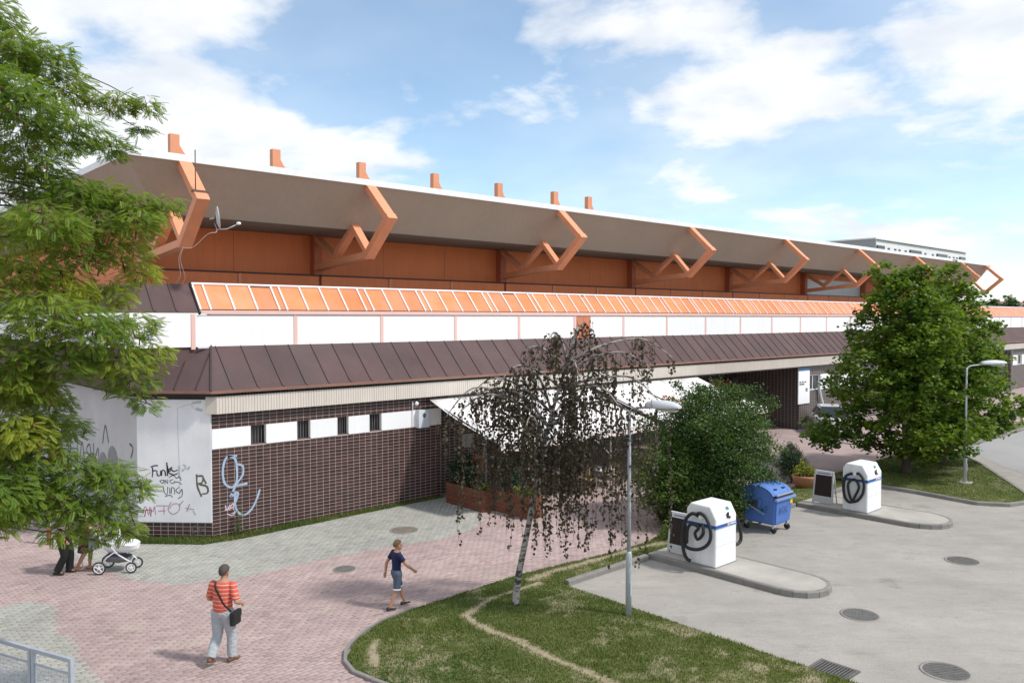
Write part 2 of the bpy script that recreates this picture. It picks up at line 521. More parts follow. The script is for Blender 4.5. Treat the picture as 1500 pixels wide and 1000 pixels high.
LAWN = [(7.47, 11.45), (7.34, 12.0), (7.53, 12.7), (8.05, 13.27), (8.97, 13.74), (9.94, 13.9), (11.74, 14.01), (13.07, 14.06), (14.58, 13.92),
        (15.97, 13.76), (17.64, 13.71), (19.6, 14.3), (22, 14.5), (26, 14.6), (29.7, 14.6), (29.7, 13.24), (25, 13.16), (21, 13.02), (18, 12.9),
        (16.5, 12.8), (13.36, 12.8), (13.36, 4), (13.36, -8), (9.0, -8), (8.2, 2), (7.7, 9.5)]
MAPLE_LAWN = [(29.72, 14.6), (29.72, 13.2), (29.72, 11.3), (29.40, 9.3), (29.58, 8.75), (30.2, 8.25), (31.1, 8.2), (32.2, 8.65), (34.3, 9.88), (36.8, 11.36),
              (38.6, 12.55), (39.9, 13.35), (40.6, 14.0), (39.5, 14.7), (35, 14.8)]
STRIP_LAWN = [(42.6, 13.78), (60, 13.8), (120, 13.8), (120, 15.0), (60, 14.9), (46, 14.5)]
WALL_VERGE = [(7.2, 23.9), (7.05, 23.3), (8.5, 21.85), (9.6, 21.7), (12, 21.85), (15, 21.98), (17.0, 22.05), (17.0, 22.2), (8.95, 22.2), (7.45, 23.7), (7.45, 40), (7.2, 40)]
DIRT = [([(12.9, 13.2), (12.25, 13.2), (11.45, 13.2), (10.83, 12.95), (10.35, 12.75), (10.22, 12.3), (10.2, 11.7), (10.26, 11.0), (10.2, 10.2), (10.25, 9.4), (10.2, 8.2), (10.1, 5)], 0.13),
        ([(17.9, 13.35), (16.9, 13.5), (15.69, 13.55), (13.91, 13.62), (13.0, 13.55)], 0.20),
        ([(12.55, 9.9), (12.9, 9.2), (12.9, 8.3), (12.7, 7.6), (12.9, 6.6), (12.9, 4)], 0.5),
        ([(7.7, 12.0), (8.0, 12.6), (8.3, 12.9)], 0.13)]

def soil_mat():
    m = bpy.data.materials.new('lawn_soil'); m.use_nodes = True
    N, L = m.node_tree.nodes, m.node_tree.links
    bs = N['Principled BSDF']; bs.inputs['Roughness'].default_value = 0.95; bs.inputs['Specular IOR Level'].default_value = 0.15
    at = N.new('ShaderNodeAttribute'); at.attribute_name = 'var'
    geo = N.new('ShaderNodeNewGeometry')
    nz = N.new('ShaderNodeTexNoise'); nz.inputs['Scale'].default_value = 9; nz.inputs['Detail'].default_value = 8; nz.inputs['Roughness'].default_value = 0.7
    L.new(geo.outputs['Position'], nz.inputs['Vector'])
    g = N.new('ShaderNodeValToRGB'); g.color_ramp.elements[0].color = (0.075, 0.095, 0.03, 1); g.color_ramp.elements[1].color = (0.17, 0.18, 0.065, 1)
    g.color_ramp.elements[0].position = 0.35; g.color_ramp.elements[1].position = 0.65
    d = N.new('ShaderNodeValToRGB'); d.color_ramp.elements[0].color = (0.235, 0.19, 0.125, 1); d.color_ramp.elements[1].color = (0.385, 0.325, 0.235, 1)
    d.color_ramp.elements[0].position = 0.35; d.color_ramp.elements[1].position = 0.65
    L.new(nz.outputs['Fac'], g.inputs[0]); L.new(nz.outputs['Fac'], d.inputs[0])
    mx = N.new('ShaderNodeMix'); mx.data_type = 'RGBA'
    L.new(at.outputs['Fac'], mx.inputs['Factor']); L.new(g.outputs[0], mx.inputs[6]); L.new(d.outputs[0], mx.inputs[7])
    L.new(mx.outputs[2], bs.inputs['Base Color'])
    return m
soil_m = soil_mat()

def dirt_amount(P):
    d = np.zeros(len(P))
    for k, (line, w) in enumerate(DIRT):
        wob = 0.35 + 0.8 * vnoise(P, 1.7, 3) + 0.5 * vnoise(P, 6.0, 4)
        a_ = np.clip(1.35 - seg_dist(P, line) / (w * wob), 0, 1)
        if k == 2: a_ = a_ * np.clip((vnoise(P, 2.3, 16) - 0.42) * 4, 0, 0.8)      # broken dry patches, no path
        d = np.maximum(d, a_)
    patch = vnoise(P, 0.9, 11) * 0.5 + vnoise(P, 2.9, 12) * 0.5
    d = np.maximum(d, np.clip((patch - 0.66) * 3, 0, 0.45))
    d = np.maximum(d, np.clip((vnoise(P, 4.7, 14) * 0.6 + vnoise(P, 1.3, 15) * 0.4 - 0.60) * 4, 0, 0.55))
    return d

def swell(Q, edge, hump):
    return hump * np.clip(edge / 0.8, 0, 1) * (0.6 + 0.8 * vnoise(Q, 0.8, 21))

def lawn(name, poly, z, cell, hump=0.0, dirt=True):
    P = np.array(poly); x0, y0 = P.min(0); x1, y1 = P.max(0)
    nx, ny = int((x1 - x0) / cell) + 2, int((y1 - y0) / cell) + 2
    gx, gy = np.meshgrid(x0 + np.arange(nx) * cell, y0 + np.arange(ny) * cell, indexing='ij')
    Q = np.stack([gx.ravel(), gy.ravel()], 1)
    ins = inside(Q, poly)
    edge = seg_dist(Q, poly + [poly[0]])
    h = z + swell(Q, edge, hump)
    V = np.concatenate([Q, h[:, None]], 1)
    ix = np.arange(nx * ny).reshape(nx, ny)
    F = np.stack([ix[:-1, :-1].ravel(), ix[1:, :-1].ravel(), ix[1:, 1:].ravel(), ix[:-1, 1:].ravel()], 1)
    F = F[ins[F].all(1)]
    dv = dirt_amount(Q) if dirt else np.zeros(len(Q))
    me = np_mesh(name, V, F, soil_m, dv)
    o = link_mesh(name, me); o['kind'] = 'structure'
    base = sheet(name + '_edge', poly, z - 0.006, soil_m)
    return o

lawn('lawn', LAWN, 0.03, 0.12, 0.05)
lawn('verge', MAPLE_LAWN, 0.10, 0.2, 0.04)
lawn('roadside_verge', STRIP_LAWN, 0.08, 0.4)
lawn('wall_verge', WALL_VERGE, 0.012, 0.08)

def blades(name, polys, n_per_m2, hmin, hmax, seed, z, near=None, use_dirt=True, parent=None, label=None):
    rs = np.random.RandomState(seed)
    allV, allF, allC = [], [], []; o = 0
    for poly, zz in zip(polys, z):
        P = np.array(poly); x0, y0 = P.min(0); x1, y1 = P.max(0)
        if near: x0, y0, x1, y1 = max(x0, near[0]), max(y0, near[1]), min(x1, near[2]), min(y1, near[3])
        n = int((x1 - x0) * (y1 - y0) * n_per_m2)
        Q = np.stack([rs.uniform(x0, x1, n), rs.uniform(y0, y1, n)], 1)
        Q = Q[inside(Q, poly)]
        d = dirt_amount(Q) if use_dirt else np.zeros(len(Q))
        Q = Q[rs.rand(len(Q)) > d * 1.02 - 0.05]
        tuft = vnoise(Q, 3.1, 31) * 0.6 + vnoise(Q, 0.7, 32) * 0.4
        n = len(Q)
        h = rs.uniform(hmin, hmax, n) * (0.45 + 1.0 * tuft)
        a = rs.uniform(0, 2 * np.pi, n); lean = rs.uniform(0.1, 0.9, n) * h
        w = rs.uniform(0.006, 0.012, n)
        b = np.stack([Q[:, 0], Q[:, 1], zz[0] - 0.004 + swell(Q, seg_dist(Q, list(zz[2]) + [zz[2][0]]), zz[1])], 1)
        s = np.stack([-np.sin(a) * w, np.cos(a) * w, np.zeros(n)], 1)
        t = b + np.stack([np.cos(a) * lean, np.sin(a) * lean, h], 1)
        V = np.stack([b - s, b + s, t], 1).reshape(-1, 3)
        allV.append(V); allF.append(np.arange(3 * n).reshape(n, 3) + o); o += 3 * n
        c = np.clip(0.15 + 0.75 * vnoise(Q, 0.55, 33) * 0.9 + 0.3 * (rs.rand(n) - 0.5), 0, 1)
        allC.append(np.repeat(c, 3))
    me = np_mesh(name, np.concatenate(allV), np.concatenate(allF), grass_m, np.concatenate(allC))
    ob = link_mesh(name, me); tag(ob, label, 'grass', kind='stuff')
    return ob
grass_m = leaf_mat('grass_blade', (0.060, 0.118, 0.022), (0.19, 0.215, 0.055), 0.3, 0.6)
blades('lawn_grass', [LAWN], 2600, 0.02, 0.065, 3, [(0.03, 0.05, LAWN)], near=(7, 3, 21, 15), label='short patchy lawn grass round the leaning birch, worn to bare soil in places')
blades('verge_grass', [MAPLE_LAWN, [p for p in LAWN if p[0] > 17]], 700, 0.03, 0.08, 4, [(0.10, 0.04, MAPLE_LAWN), (0.03, 0.05, LAWN)], use_dirt=False, label='grass on the kerbed verge under the two round-crowned trees')
blades('wall_grass', [WALL_VERGE], 2600, 0.03, 0.13, 5, [(0.012, 0.0, WALL_VERGE)], use_dirt=False, label='thin line of grass and moss along the foot of the tiled wall')

# ---- pavers: real blocks over the near part of the pavement
GREY1 = [(6.15, 19.9), (6.64, 19.06), (7.7, 18.49), (8.88, 18.45), (10.23, 18.51), (11.95, 18.28), (13.53, 17.93), (14.88, 18.07), (16.1, 18.9), (16.6, 20.0),
         (17.2, 22.2), (7, 22.9), (6.8, 24.0), (6.8, 30), (5.4, 30), (5.3, 25.6), (5.6, 22.5)]
GREY2 = [(3.1, 20.0), (3.92, 20.07), (4.29, 19.45), (3.95, 17.7), (4.08, 17.12), (3.97, 15.96), (3.96, 14.67), (4.0, 12), (-3.5, 12), (-3.5, 19.4)]
PX0, PX1, PY0, PY1 = -3.0, 20.5, 11.0, 26.5
cols = np.arange(PX0, PX1, 0.206); rows = np.arange(PY0, PY1, 0.106)
cx, ry = np.meshgrid(np.arange(len(cols)), np.arange(len(rows)), indexing='ij')
PC = np.stack([PX0 + (cx + 0.5 * (ry % 2)).ravel() * 0.206, PY0 + ry.ravel() * 0.106], 1)
HALL_FOOT = [(7.4, 60), (7.4, 23.7), (8.9, 22.2), (120, 22.2), (120, 60)]
keep = ~inside(PC, LAWN) & ~inside(PC, HALL_FOOT) & ~inside(PC, [(13.3, -40), (140, -40), (140, 13), (13.3, 12.9)])
PC = PC[keep]
PC = PC + rng.normal(0, 0.0012, PC.shape)
isgrey = inside(PC, GREY1) | inside(PC, GREY2)
hx, hy = 0.0995, 0.0498
def paver_geo(C, rs):
    n = len(C)
    dz = np.abs(rs.normal(0, 0.0016, n))[:, None]
    tilt = rs.normal(0, 0.0012, (n, 2))
    top = []
    for sx, sy in ((-1, -1), (1, -1), (1, 1), (-1, 1)):
        z = -0.001 - dz[:, 0] + tilt[:, 0] * sx + tilt[:, 1] * sy
        top.append(np.stack([C[:, 0] + sx * (hx - 0.003), C[:, 1] + sy * (hy - 0.003), z], 1))
    mid = [np.stack([C[:, 0] + sx * hx, C[:, 1] + sy * hy, t[:, 2] - 0.004], 1) for (sx, sy), t in zip(((-1, -1), (1, -1), (1, 1), (-1, 1)), top)]
    V = np.stack(top + mid, 1).reshape(-1, 3)
    f = np.array([[0, 1, 2, 3], [4, 5, 1, 0], [5, 6, 2, 1], [6, 7, 3, 2], [7, 4, 0, 3]])
    F = (f[None] + (np.arange(n) * 8)[:, None, None]).reshape(-1, 4)
    return V, F
near_d = np.hypot(PC[:, 0] - 5.9, (PC[:, 1] - 13.0))
order = np.argsort(near_d)
single = order[:300]; rest = order[300:]
pv = MB(); V1, F1 = paver_geo(np.zeros((1, 2)), np.random.RandomState(1))
pv_me = [np_mesh('paver', V1, F1, pink_m), np_mesh('paver', V1, F1, grey_m)]
for i in single:
    o = link_mesh('paver', pv_me[int(isgrey[i])], pavement, (PC[i, 0], PC[i, 1], float(-abs(rng.normal(0, 0.001)))))
    o.rotation_euler = (float(rng.normal(0, 0.006)), float(rng.normal(0, 0.004)), 0)
for sel, mm, nm in ((rest[~isgrey[rest]], pink_m, 'pink_pavers'), (rest[isgrey[rest]], grey_m, 'grey_pavers')):
    V, F = paver_geo(PC[sel], rng)
    o = link_mesh(nm, np_mesh(nm, V, F, mm), pavement); o['kind'] = 'stuff'

# ---- kerbs
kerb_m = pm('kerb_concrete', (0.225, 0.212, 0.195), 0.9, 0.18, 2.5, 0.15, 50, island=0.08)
slab_m = pm('island_concrete', (0.42, 0.395, 0.355), 0.9, 0.14, 1.2, 0.14, 45, col2=(0.34, 0.32, 0.29))
kerbs = bpy.data.objects.new('kerb', None); COL.objects.link(kerbs); kerbs['kind'] = 'structure'
def kerb_line(pts, w=0.13, z0=-0.05, z1=0.12, step=1.0, side=1, gap=0.006, parent=None):
    """stones laid end to end along a line; side=1 puts the body to the left of the travel direction"""
    pts = [Vector((p[0], p[1], 0)) for p in pts]
    seg = [0.0]
    for a, b in zip(pts[:-1], pts[1:]): seg.append(seg[-1] + (b - a).length)
    tot = seg[-1]; n = max(1, round(tot / step)); st = tot / n
    def at(s):
        s = min(max(s, 0), tot - 1e-6)
        for i in range(len(pts) - 1):
            if seg[i + 1] >= s:
                t = (s - seg[i]) / (seg[i + 1] - seg[i]); return pts[i].lerp(pts[i + 1], t)
        return pts[-1]
    for k in range(n):
        a, b = at(k * st + gap / 2), at((k + 1) * st - gap / 2)
        d = (b - a).normalized(); nrm = Vector((-d.y, d.x, 0)) * side
        zz = z1 + random.uniform(-0.005, 0.005); c = min(0.02, w * 0.2)
        prof = [(0, z0), (0, zz - c), (c, zz), (w, zz), (w, z0)]
        vs = [a + nrm * u + Vector((0, 0, z)) for u, z in prof] + [b + nrm * u + Vector((0, 0, z)) for u, z in prof]
        m = MB().add(vs, [(0, 1, 2, 3, 4), (9, 8, 7, 6, 5), (1, 0, 5, 6), (2, 1, 6, 7), (3, 2, 7, 8), (4, 3, 8, 9)])
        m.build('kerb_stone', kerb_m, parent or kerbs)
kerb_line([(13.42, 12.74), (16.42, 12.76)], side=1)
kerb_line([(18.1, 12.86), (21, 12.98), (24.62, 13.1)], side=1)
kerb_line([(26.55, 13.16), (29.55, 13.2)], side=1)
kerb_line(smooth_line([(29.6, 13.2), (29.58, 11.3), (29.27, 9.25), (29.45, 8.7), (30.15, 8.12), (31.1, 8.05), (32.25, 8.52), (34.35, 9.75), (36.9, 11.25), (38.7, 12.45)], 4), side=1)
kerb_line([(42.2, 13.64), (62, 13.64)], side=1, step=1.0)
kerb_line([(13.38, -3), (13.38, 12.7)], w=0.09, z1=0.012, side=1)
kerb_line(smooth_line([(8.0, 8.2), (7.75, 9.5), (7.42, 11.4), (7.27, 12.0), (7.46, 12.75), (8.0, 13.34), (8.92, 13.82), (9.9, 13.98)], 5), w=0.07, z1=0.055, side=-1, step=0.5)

def island(cx_, r, y_end, y_back):
    """raised tongue of concrete with a rounded tip and its own kerb stones"""
    arc = [(cx_ - r * math.cos(t), y_end + r * (1 - math.sin(t))) for t in np.linspace(0, math.pi, 13)]
    pts = [(cx_ - r, y_back)] + arc + [(cx_ + r, y_back)]
    i = MB(); w = 0.11
    inner = [(cx_ - r + w, y_back)] + [(cx_ - (r - w) * math.cos(t), y_end + r - (r - w) * math.sin(t)) for t in np.linspace(0, math.pi, 13)] + [(cx_ + r - w, y_back)]
    i.prism(inner, -0.05, 0.135)
    o = i.build('pavement_island', slab_m); o['kind'] = 'structure'
    kerb_line([pts[0], arc[0]], w=w - 0.004, z1=0.14, side=1, parent=o)
    kerb_line(arc, w=w - 0.004, z1=0.14, side=1, step=0.32, gap=0.012, parent=o)
    kerb_line([arc[-1], pts[-1]], w=w - 0.004, z1=0.14, side=1, parent=o)
    return o
island(17.26, 0.77, 8.38, 12.84)
island(25.6, 0.90, 8.68, 13.1)

# ---- manhole covers and the drain grate
iron = pm('cast_iron', (0.15, 0.143, 0.135), 0.65, 0.25, 6, 0.3, 60, metal=0.3)
ring_m = pm('cover_ring', (0.26, 0.24, 0.22), 0.85, 0.2, 4, 0.2, 60)
def cover(x, y, r, label, squash=1.0, mt=iron, rm=ring_m, z=-0.004):
    t = thing('manhole_cover', (x, y, z), label, 'manhole cover')
    m = MB().lathe([(r * 1.16, -0.03), (r * 1.16, 0.010), (r * 1.02, 0.013), (r * 1.02, 0.004)], n=28)
    m.build('ring', rm, t, local=True)
    m = MB().lathe([(r, -0.02), (r, 0.011)], n=28)
    m.build('plate', mt, t, local=True)
    s = MB()
    for k in range(-4, 5):
        yy = k * r * 0.2; hw = math.sqrt(max(r * r * 0.86 - yy * yy, 0))
        if hw > 0.05:
            s.box(-hw, hw, yy - r * 0.05, yy + r * 0.05, 0.0112, 0.017)
    s.build('ribs', mt, t, local=True)
    t.rotation_euler = (0, 0, random.uniform(0, 3))
cover(22.27, 7.28, 0.36, 'round iron manhole cover on the asphalt facing the second kerbed island')
cover(16.61, 7.38, 0.34, 'round iron manhole cover just off the tip of the first kerbed island')
cover(15.03, 5.16, 0.36, 'round iron manhole cover beside the slotted drain grate')
pav_ring = pm('cover_paved', (0.24, 0.22, 0.19), 0.9, 0.2, 4, 0.2, 50)
cover(13.43, 19.39, 0.36, 'round rusty manhole cover on grey pavers near the plant boxes', mt=pm('rusty_iron', (0.20, 0.17, 0.14), 0.85, 0.3, 5, 0.3, 60), rm=pav_ring, z=-0.002)
cover(10.24, 17.35, 0.25, 'small dark manhole cover in the pink pavers at the edge of the grey band', mt=pm('dull_iron', (0.17, 0.16, 0.15), 0.85, 0.3, 5, 0.3, 60), rm=pav_ring, z=-0.002)
t = thing('drain_grate', (13.62, 6.52, 0.0), 'slotted iron drain grate set in asphalt at the lawn edge', 'drain', rz=R(0))
MB().box(-0.30, 0.30, -0.36, 0.36, -0.02, 0.004).build('pit', pm('drain_dark', (0.02, 0.02, 0.02), 0.9, 0.0), t, local=True)
fr = MB()
for s in (-1, 1):
    fr.box(s * 0.27 - 0.03, s * 0.27 + 0.03, -0.36, 0.36, 0.005, 0.016)
    fr.box(-0.24, 0.24, s * 0.33 - 0.03, s * 0.33 + 0.03, 0.005, 0.016)
fr.build('frame', iron, t, local=True)
for k in range(11):
    MB().box(-0.24, 0.24, -0.272 + k * 0.0545 - 0.013, -0.272 + k * 0.0545 + 0.013, 0.006, 0.014).build('bar', iron, t, local=True)

# ================================================================== the market hall
YW, YF = 22.2, 22.0                       # tiled wall and fascia planes
XE = 112.0                                # far end of the modelled front
hall = thing('market_hall', (8.9, 22.2, 0), 'long hall with dark tiled walls, brown metal roof and orange trusses', 'market hall')

grout_m = pm('pale_grout', (0.54, 0.51, 0.48), 0.9, 0.2, 3, 0.1, 60)
tile_m = pm('brown_tile', (0.062, 0.027, 0.023), 0.38, 0.18, 1.5, 0.1, 40, island=0.28, spec=0.45)
white_m = pm('white_panel', (0.86, 0.86, 0.86), 0.6, 0.04, 0.7, streak=0.04)
dirty_white = pm('dirty_white_wall', (0.82, 0.825, 0.835), 0.8, 0.06, 1.3, 0.03, 25, streak=0.025, col2=(0.76, 0.765, 0.775))
grey_wall = pm('grey_render', (0.50, 0.50, 0.51), 0.85, 0.10, 0.8, 0.06, 25, streak=0.05)
brown_roof = pm('brown_metal_roof', (0.118, 0.076, 0.075), 0.75, 0.14, 0.9, 0.06, 30, spec=0.15, island=0.07, col2=(0.104, 0.073, 0.072))
seam_m = pm('roof_seam', (0.060, 0.040, 0.040), 0.55, 0.1, 2)
gutter_m = pm('copper_brown_gutter', (0.26, 0.13, 0.095), 0.5, 0.2, 2)
fascia_m = pm('cream_metal', (0.66, 0.60, 0.53), 0.6, 0.06, 0.8, streak=0.10)
dark_m = pm('near_black_trim', (0.035, 0.03, 0.03), 0.7, 0.1, 2)  # near-black trim shared by eaves, rails, rafters, handles and slots
orange_m = pm('orange_paint', (0.75, 0.31, 0.165), 0.55, 0.08, 1.2, 0.03, 30, streak=0.06)
orange_wall = pm('orange_wall_panel', (0.80, 0.225, 0.08), 0.6, 0.08, 0.7, streak=0.08, island=0.05)
salmon_m = pm('salmon_paint', (0.78, 0.50, 0.44), 0.6, 0.06, 1.0)
pane_m = pm('orange_glazing', (0.80, 0.255, 0.105), 0.6, 0.14, 1.4, spec=0.2, island=0.10, col2=(0.82, 0.285, 0.15))
alu_m = pm('white_aluminium', (0.80, 0.79, 0.78), 0.45, 0.05, 2)
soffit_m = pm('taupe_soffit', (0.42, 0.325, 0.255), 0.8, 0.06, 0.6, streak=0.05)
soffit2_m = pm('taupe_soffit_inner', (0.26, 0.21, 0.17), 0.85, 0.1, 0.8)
edge_m = pm('white_roof_edge', (0.80, 0.81, 0.83), 0.5, 0.05, 1.5, streak=0.06)
glass_m = pm('dark_window_glass', (0.03, 0.032, 0.035), 0.12, 0.1, 3, spec=0.6)
flat_roof_m = pm('grey_roof_felt', (0.20, 0.20, 0.20), 0.9, 0.15, 1)

def off_line(d):
    """wall line of the corner (end wall, chamfer, front) moved outwards by d"""
    k = math.tan(R(22.5)) * d
    return [(7.4 - d, 60.0), (7.4 - d, 23.7 - k), (8.9 - k, 22.2 - d)]

# --- tiled front wall, X 8.9 .. 17.1, with four small windows in a white strip
WIN = [(10.04, 10.52), (11.50, 11.95), (12.87, 13.28), (14.04, 14.51)]
WX1 = 16.94
wall = MB()
wall.box(8.9, WX1, YW + 0.007, YW + 0.35, -0.05, 2.53)
wall.box(8.9, WX1, YW + 0.007, YW + 0.35, 3.10, 4.05)
xs = [8.9] + [v for w in WIN for v in w] + [WX1]
for i in range(0, len(xs), 2):
    wall.box(xs[i], xs[i + 1], YW + 0.03, YW + 0.35, 2.531, 3.099)
wall_o = wall.build('wall', grout_m, hall)
tw, th, gp = 0.217, 0.1042, 0.0105
tiles = []
ncol = int((WX1 - 8.9) / tw)
for c in range(ncol):
    x0 = 8.905 + c * tw
    for r_ in range(24):
        tiles.append((x0, 0.02 + r_ * th, tw - gp, th - gp))
    for r_ in range(6):
        tiles.append((x0, 3.105 + r_ * th, tw - gp, th - gp))
tmp = MB()
def tile_geo(m, x, z, w, h, y=YW):
    c = 0.004
    vs = [(x, y + 0.028, z), (x + w, y + 0.028, z), (x + w, y + 0.028, z + h), (x, y + 0.028, z + h),
          (x, y + c, z), (x + w, y + c, z), (x + w, y + c, z + h), (x, y + c, z + h),
          (x + c, y, z + c), (x + w - c, y, z + c), (x + w - c, y, z + h - c), (x + c, y, z + h - c)]
    fs = [(8, 9, 10, 11), (4, 5, 9, 8), (5, 6, 10, 9), (6, 7, 11, 10), (7, 4, 8, 11), (0, 1, 5, 4), (1, 2, 6, 5), (2, 3, 7, 6), (3, 0, 4, 7)]
    m.add(vs, fs)
one = MB(); tile_geo(one, 0, 0, tw - gp, th - gp, 0.0)
tile_me = one.mesh('tile', tile_m)
hl = world_loc(hall)
for x, z, w, h in tiles[:300]:
    o = link_mesh('tile', tile_me, wall_o, (x - hl.x, YW - hl.y + random.uniform(-0.001, 0.001), z))
rest_m = MB()
for x, z, w, h in tiles[300:]: tile_geo(rest_m, x, z, w, h)
o = rest_m.build('tiling', tile_m, wall_o, fix=False); o['kind'] = 'stuff'

for i in range(0, len(xs), 2):
    MB().box(xs[i] + 0.004, xs[i + 1] - 0.004, YW - 0.012, YW + 0.027, 2.535, 3.095).build('white_strip_panel', white_m, hall)
frame_m = pm('window_frame_brown', (0.07, 0.05, 0.045), 0.6, 0.15, 4)
def small_window(x0, x1, z0, z1, y, bars=4):
    w = MB().box(x0, x1, y + 0.22, y + 0.26, z0, z1).build('window', glass_m, hall)
    fr = MB(); t = 0.035
    fr.box(x0, x0 + t, y + 0.15, y + 0.21, z0, z1); fr.box(x1 - t, x1, y + 0.15, y + 0.21, z0, z1)
    fr.box(x0 + t, x1 - t, y + 0.15, y + 0.21, z1 - t, z1); fr.box(x0 + t, x1 - t, y + 0.15, y + 0.21, z0, z0 + t)
    fr.build('frame', frame_m, w)
    for k in range(bars):
        xx = x0 + (x1 - x0) * (k + 1) / (bars + 1)
        MB().box(xx - 0.008, xx + 0.008, y + 0.12, y + 0.14, z0 + 0.02, z1 - 0.02).build('bar', pm('bar_grey', (0.16, 0.15, 0.15), 0.5, 0.1, 3), w)
    MB().box(x0, x1, y + 0.03, y + 0.145, z0, z0 + 0.02).build('sill', pm('sill_brown', (0.16, 0.10, 0.09), 0.7, 0.2, 3), w)
for x0, x1 in WIN:
    small_window(x0, x1, 2.533, 3.098, YW)
    # white reveals on both cheeks of the opening
    MB().box(x1 - 0.012, x1 + 0.003, YW - 0.011, YW + 0.118, 2.556, 3.094).build('reveal', white_m, hall)

# --- chamfered corner: tiled plinth below, white rendered panel above
A, B = Vector((8.9, 22.2, 0)), Vector((7.4, 23.7, 0))
dch = (A - B).normalized(); nch = Vector((-dch.y, dch.x, 0)) * -1      # outward normal
if nch.x > 0: nch = -nch
Lch = (A - B).length
def on_ch(u, z, out=0.0): return B + dch * u + nch * out + Vector((0, 0, z))
def ch_box(m, u0, u1, o0, o1, z0, z1):
    vs = [on_ch(u0, z0, o0), on_ch(u1, z0, o0), on_ch(u1, z0, o1), on_ch(u0, z0, o1), on_ch(u0, z1, o0), on_ch(u1, z1, o0), on_ch(u1, z1, o1), on_ch(u0, z1, o1)]
    return m.add(vs, [(0, 3, 2, 1), (4, 5, 6, 7), (0, 1, 5, 4), (1, 2, 6, 5), (2, 3, 7, 6), (3, 0, 4, 7)])
plinth = ch_box(MB(), 0, Lch, -0.3, -0.007, -0.05, 0.47).build('plinth', grout_m, hall)
for r_ in range(4):
    for c in range(int(Lch / 0.212)):
        m = MB(); ch_box(m, c * 0.212 + 0.006, c * 0.212 + 0.198, -0.028, 0.0, 0.02 + r_ * 0.112, 0.02 + r_ * 0.112 + 0.096)
        m.build('tile', tile_m, plinth)
ch_box(MB(), 0.0, Lch - 0.01, -0.3, 0.035, 0.48, 3.93).build('corner_panel', dirty_white, hall, label='white rendered corner panel with graffiti and grey cracks')
ch_box(MB(), 0.0, Lch + 0.03, -0.3, 0.02, 3.94, 4.12).build('corner_trim', dark_m, hall)
# end wall running back
MB().box(7.4, 7.7, 23.7, 60, -0.05, 4.1).build('end_wall', grey_wall, hall, label='grey rendered end wall with grey and dark red graffiti')
stain_m = pm('graffiti_overpaint', (0.25, 0.25, 0.255), 0.85, 0.12, 4)
def round_patch(y0, y1, z0, z1, mt, name='overpainted_patch', x=7.394):
    pts = [(y0, z0), (y1, z0)] + [((y0 + y1) / 2 + (y1 - y0) / 2 * math.cos(t), z1 - (y1 - y0) / 2 + (y1 - y0) / 2 * math.sin(t)) for t in np.linspace(0, math.pi, 9)]
    MB().add([(x, a, b) for a, b in pts], [tuple(range(len(pts)))]).build(name, mt, hall, fix=False)
round_patch(24.6, 25.5, 1.0, 1.95, stain_m); round_patch(25.5, 26.5, 0.95, 2.35, stain_m, x=7.392); round_patch(26.5, 27.4, 0.9, 2.05, stain_m)
round_patch(31.5, 34.0, 0.9, 2.1, pm('red_spray', (0.25, 0.03, 0.04), 0.8, 0.25, 5, 0.2, 12))

# --- fascia of ribbed cream metal over the front
def ribbed(x0, x1, y, z0, z1, pitch=0.085, depth=0.014):
    n = max(2, int((x1 - x0) / pitch)); m = MB()
    vs = []
    for i in range(n + 1):
        for s_, dd in ((0.0, 0), (0.62, 0), (0.72, depth), (0.9, depth)):
            x = x0 + (i + s_) * (x1 - x0) / n
            if x > x1 + 1e-6: break
            vs.append((x, y + dd))
    k = len(vs)
    V = [(x, yy, z0) for x, yy in vs] + [(x, yy, z1) for x, yy in vs]
    m.add(V, [(i, i + 1, k + i + 1, k + i) for i in range(k - 1)])
    m.box(x0, x1, y + depth + 0.004, y + 0.05, z0, z1)
    return m
xf = 8.97
while xf < XE:
    x1 = min(xf + 3.0, XE)
    ribbed(xf, x1 - 0.006, YF, 3.53, 4.13).build('fascia', fascia_m, hall, fix=False)
    xf = x1
# short return of the fascia at the chamfer
rt = MB(); a = Vector((8.966, YF, 0)); b = a + Vector((-0.22, 0.22, 0))
rt.add([a + Vector((0, 0, 3.53)), b + Vector((0, 0, 3.53)), b + Vector((0, 0, 4.13)), a + Vector((0, 0, 4.13))] + [v + Vector((0.05, 0.05, 0)) for v in (a + Vector((0, 0, 3.53)), b + Vector((0, 0, 3.53)), b + Vector((0, 0, 4.13)), a + Vector((0, 0, 4.13)))],
       [(0, 1, 2, 3), (7, 6, 5, 4), (0, 4, 5, 1), (1, 5, 6, 2), (2, 6, 7, 3), (3, 7, 4, 0)])
rt.build('fascia', fascia_m, hall)
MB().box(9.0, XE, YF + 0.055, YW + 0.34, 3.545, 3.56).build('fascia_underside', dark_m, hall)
MB().box(17.1, XE, YF + 0.001, YF + 0.10, 3.47, 3.526).build('fascia_drip', dark_m, hall)

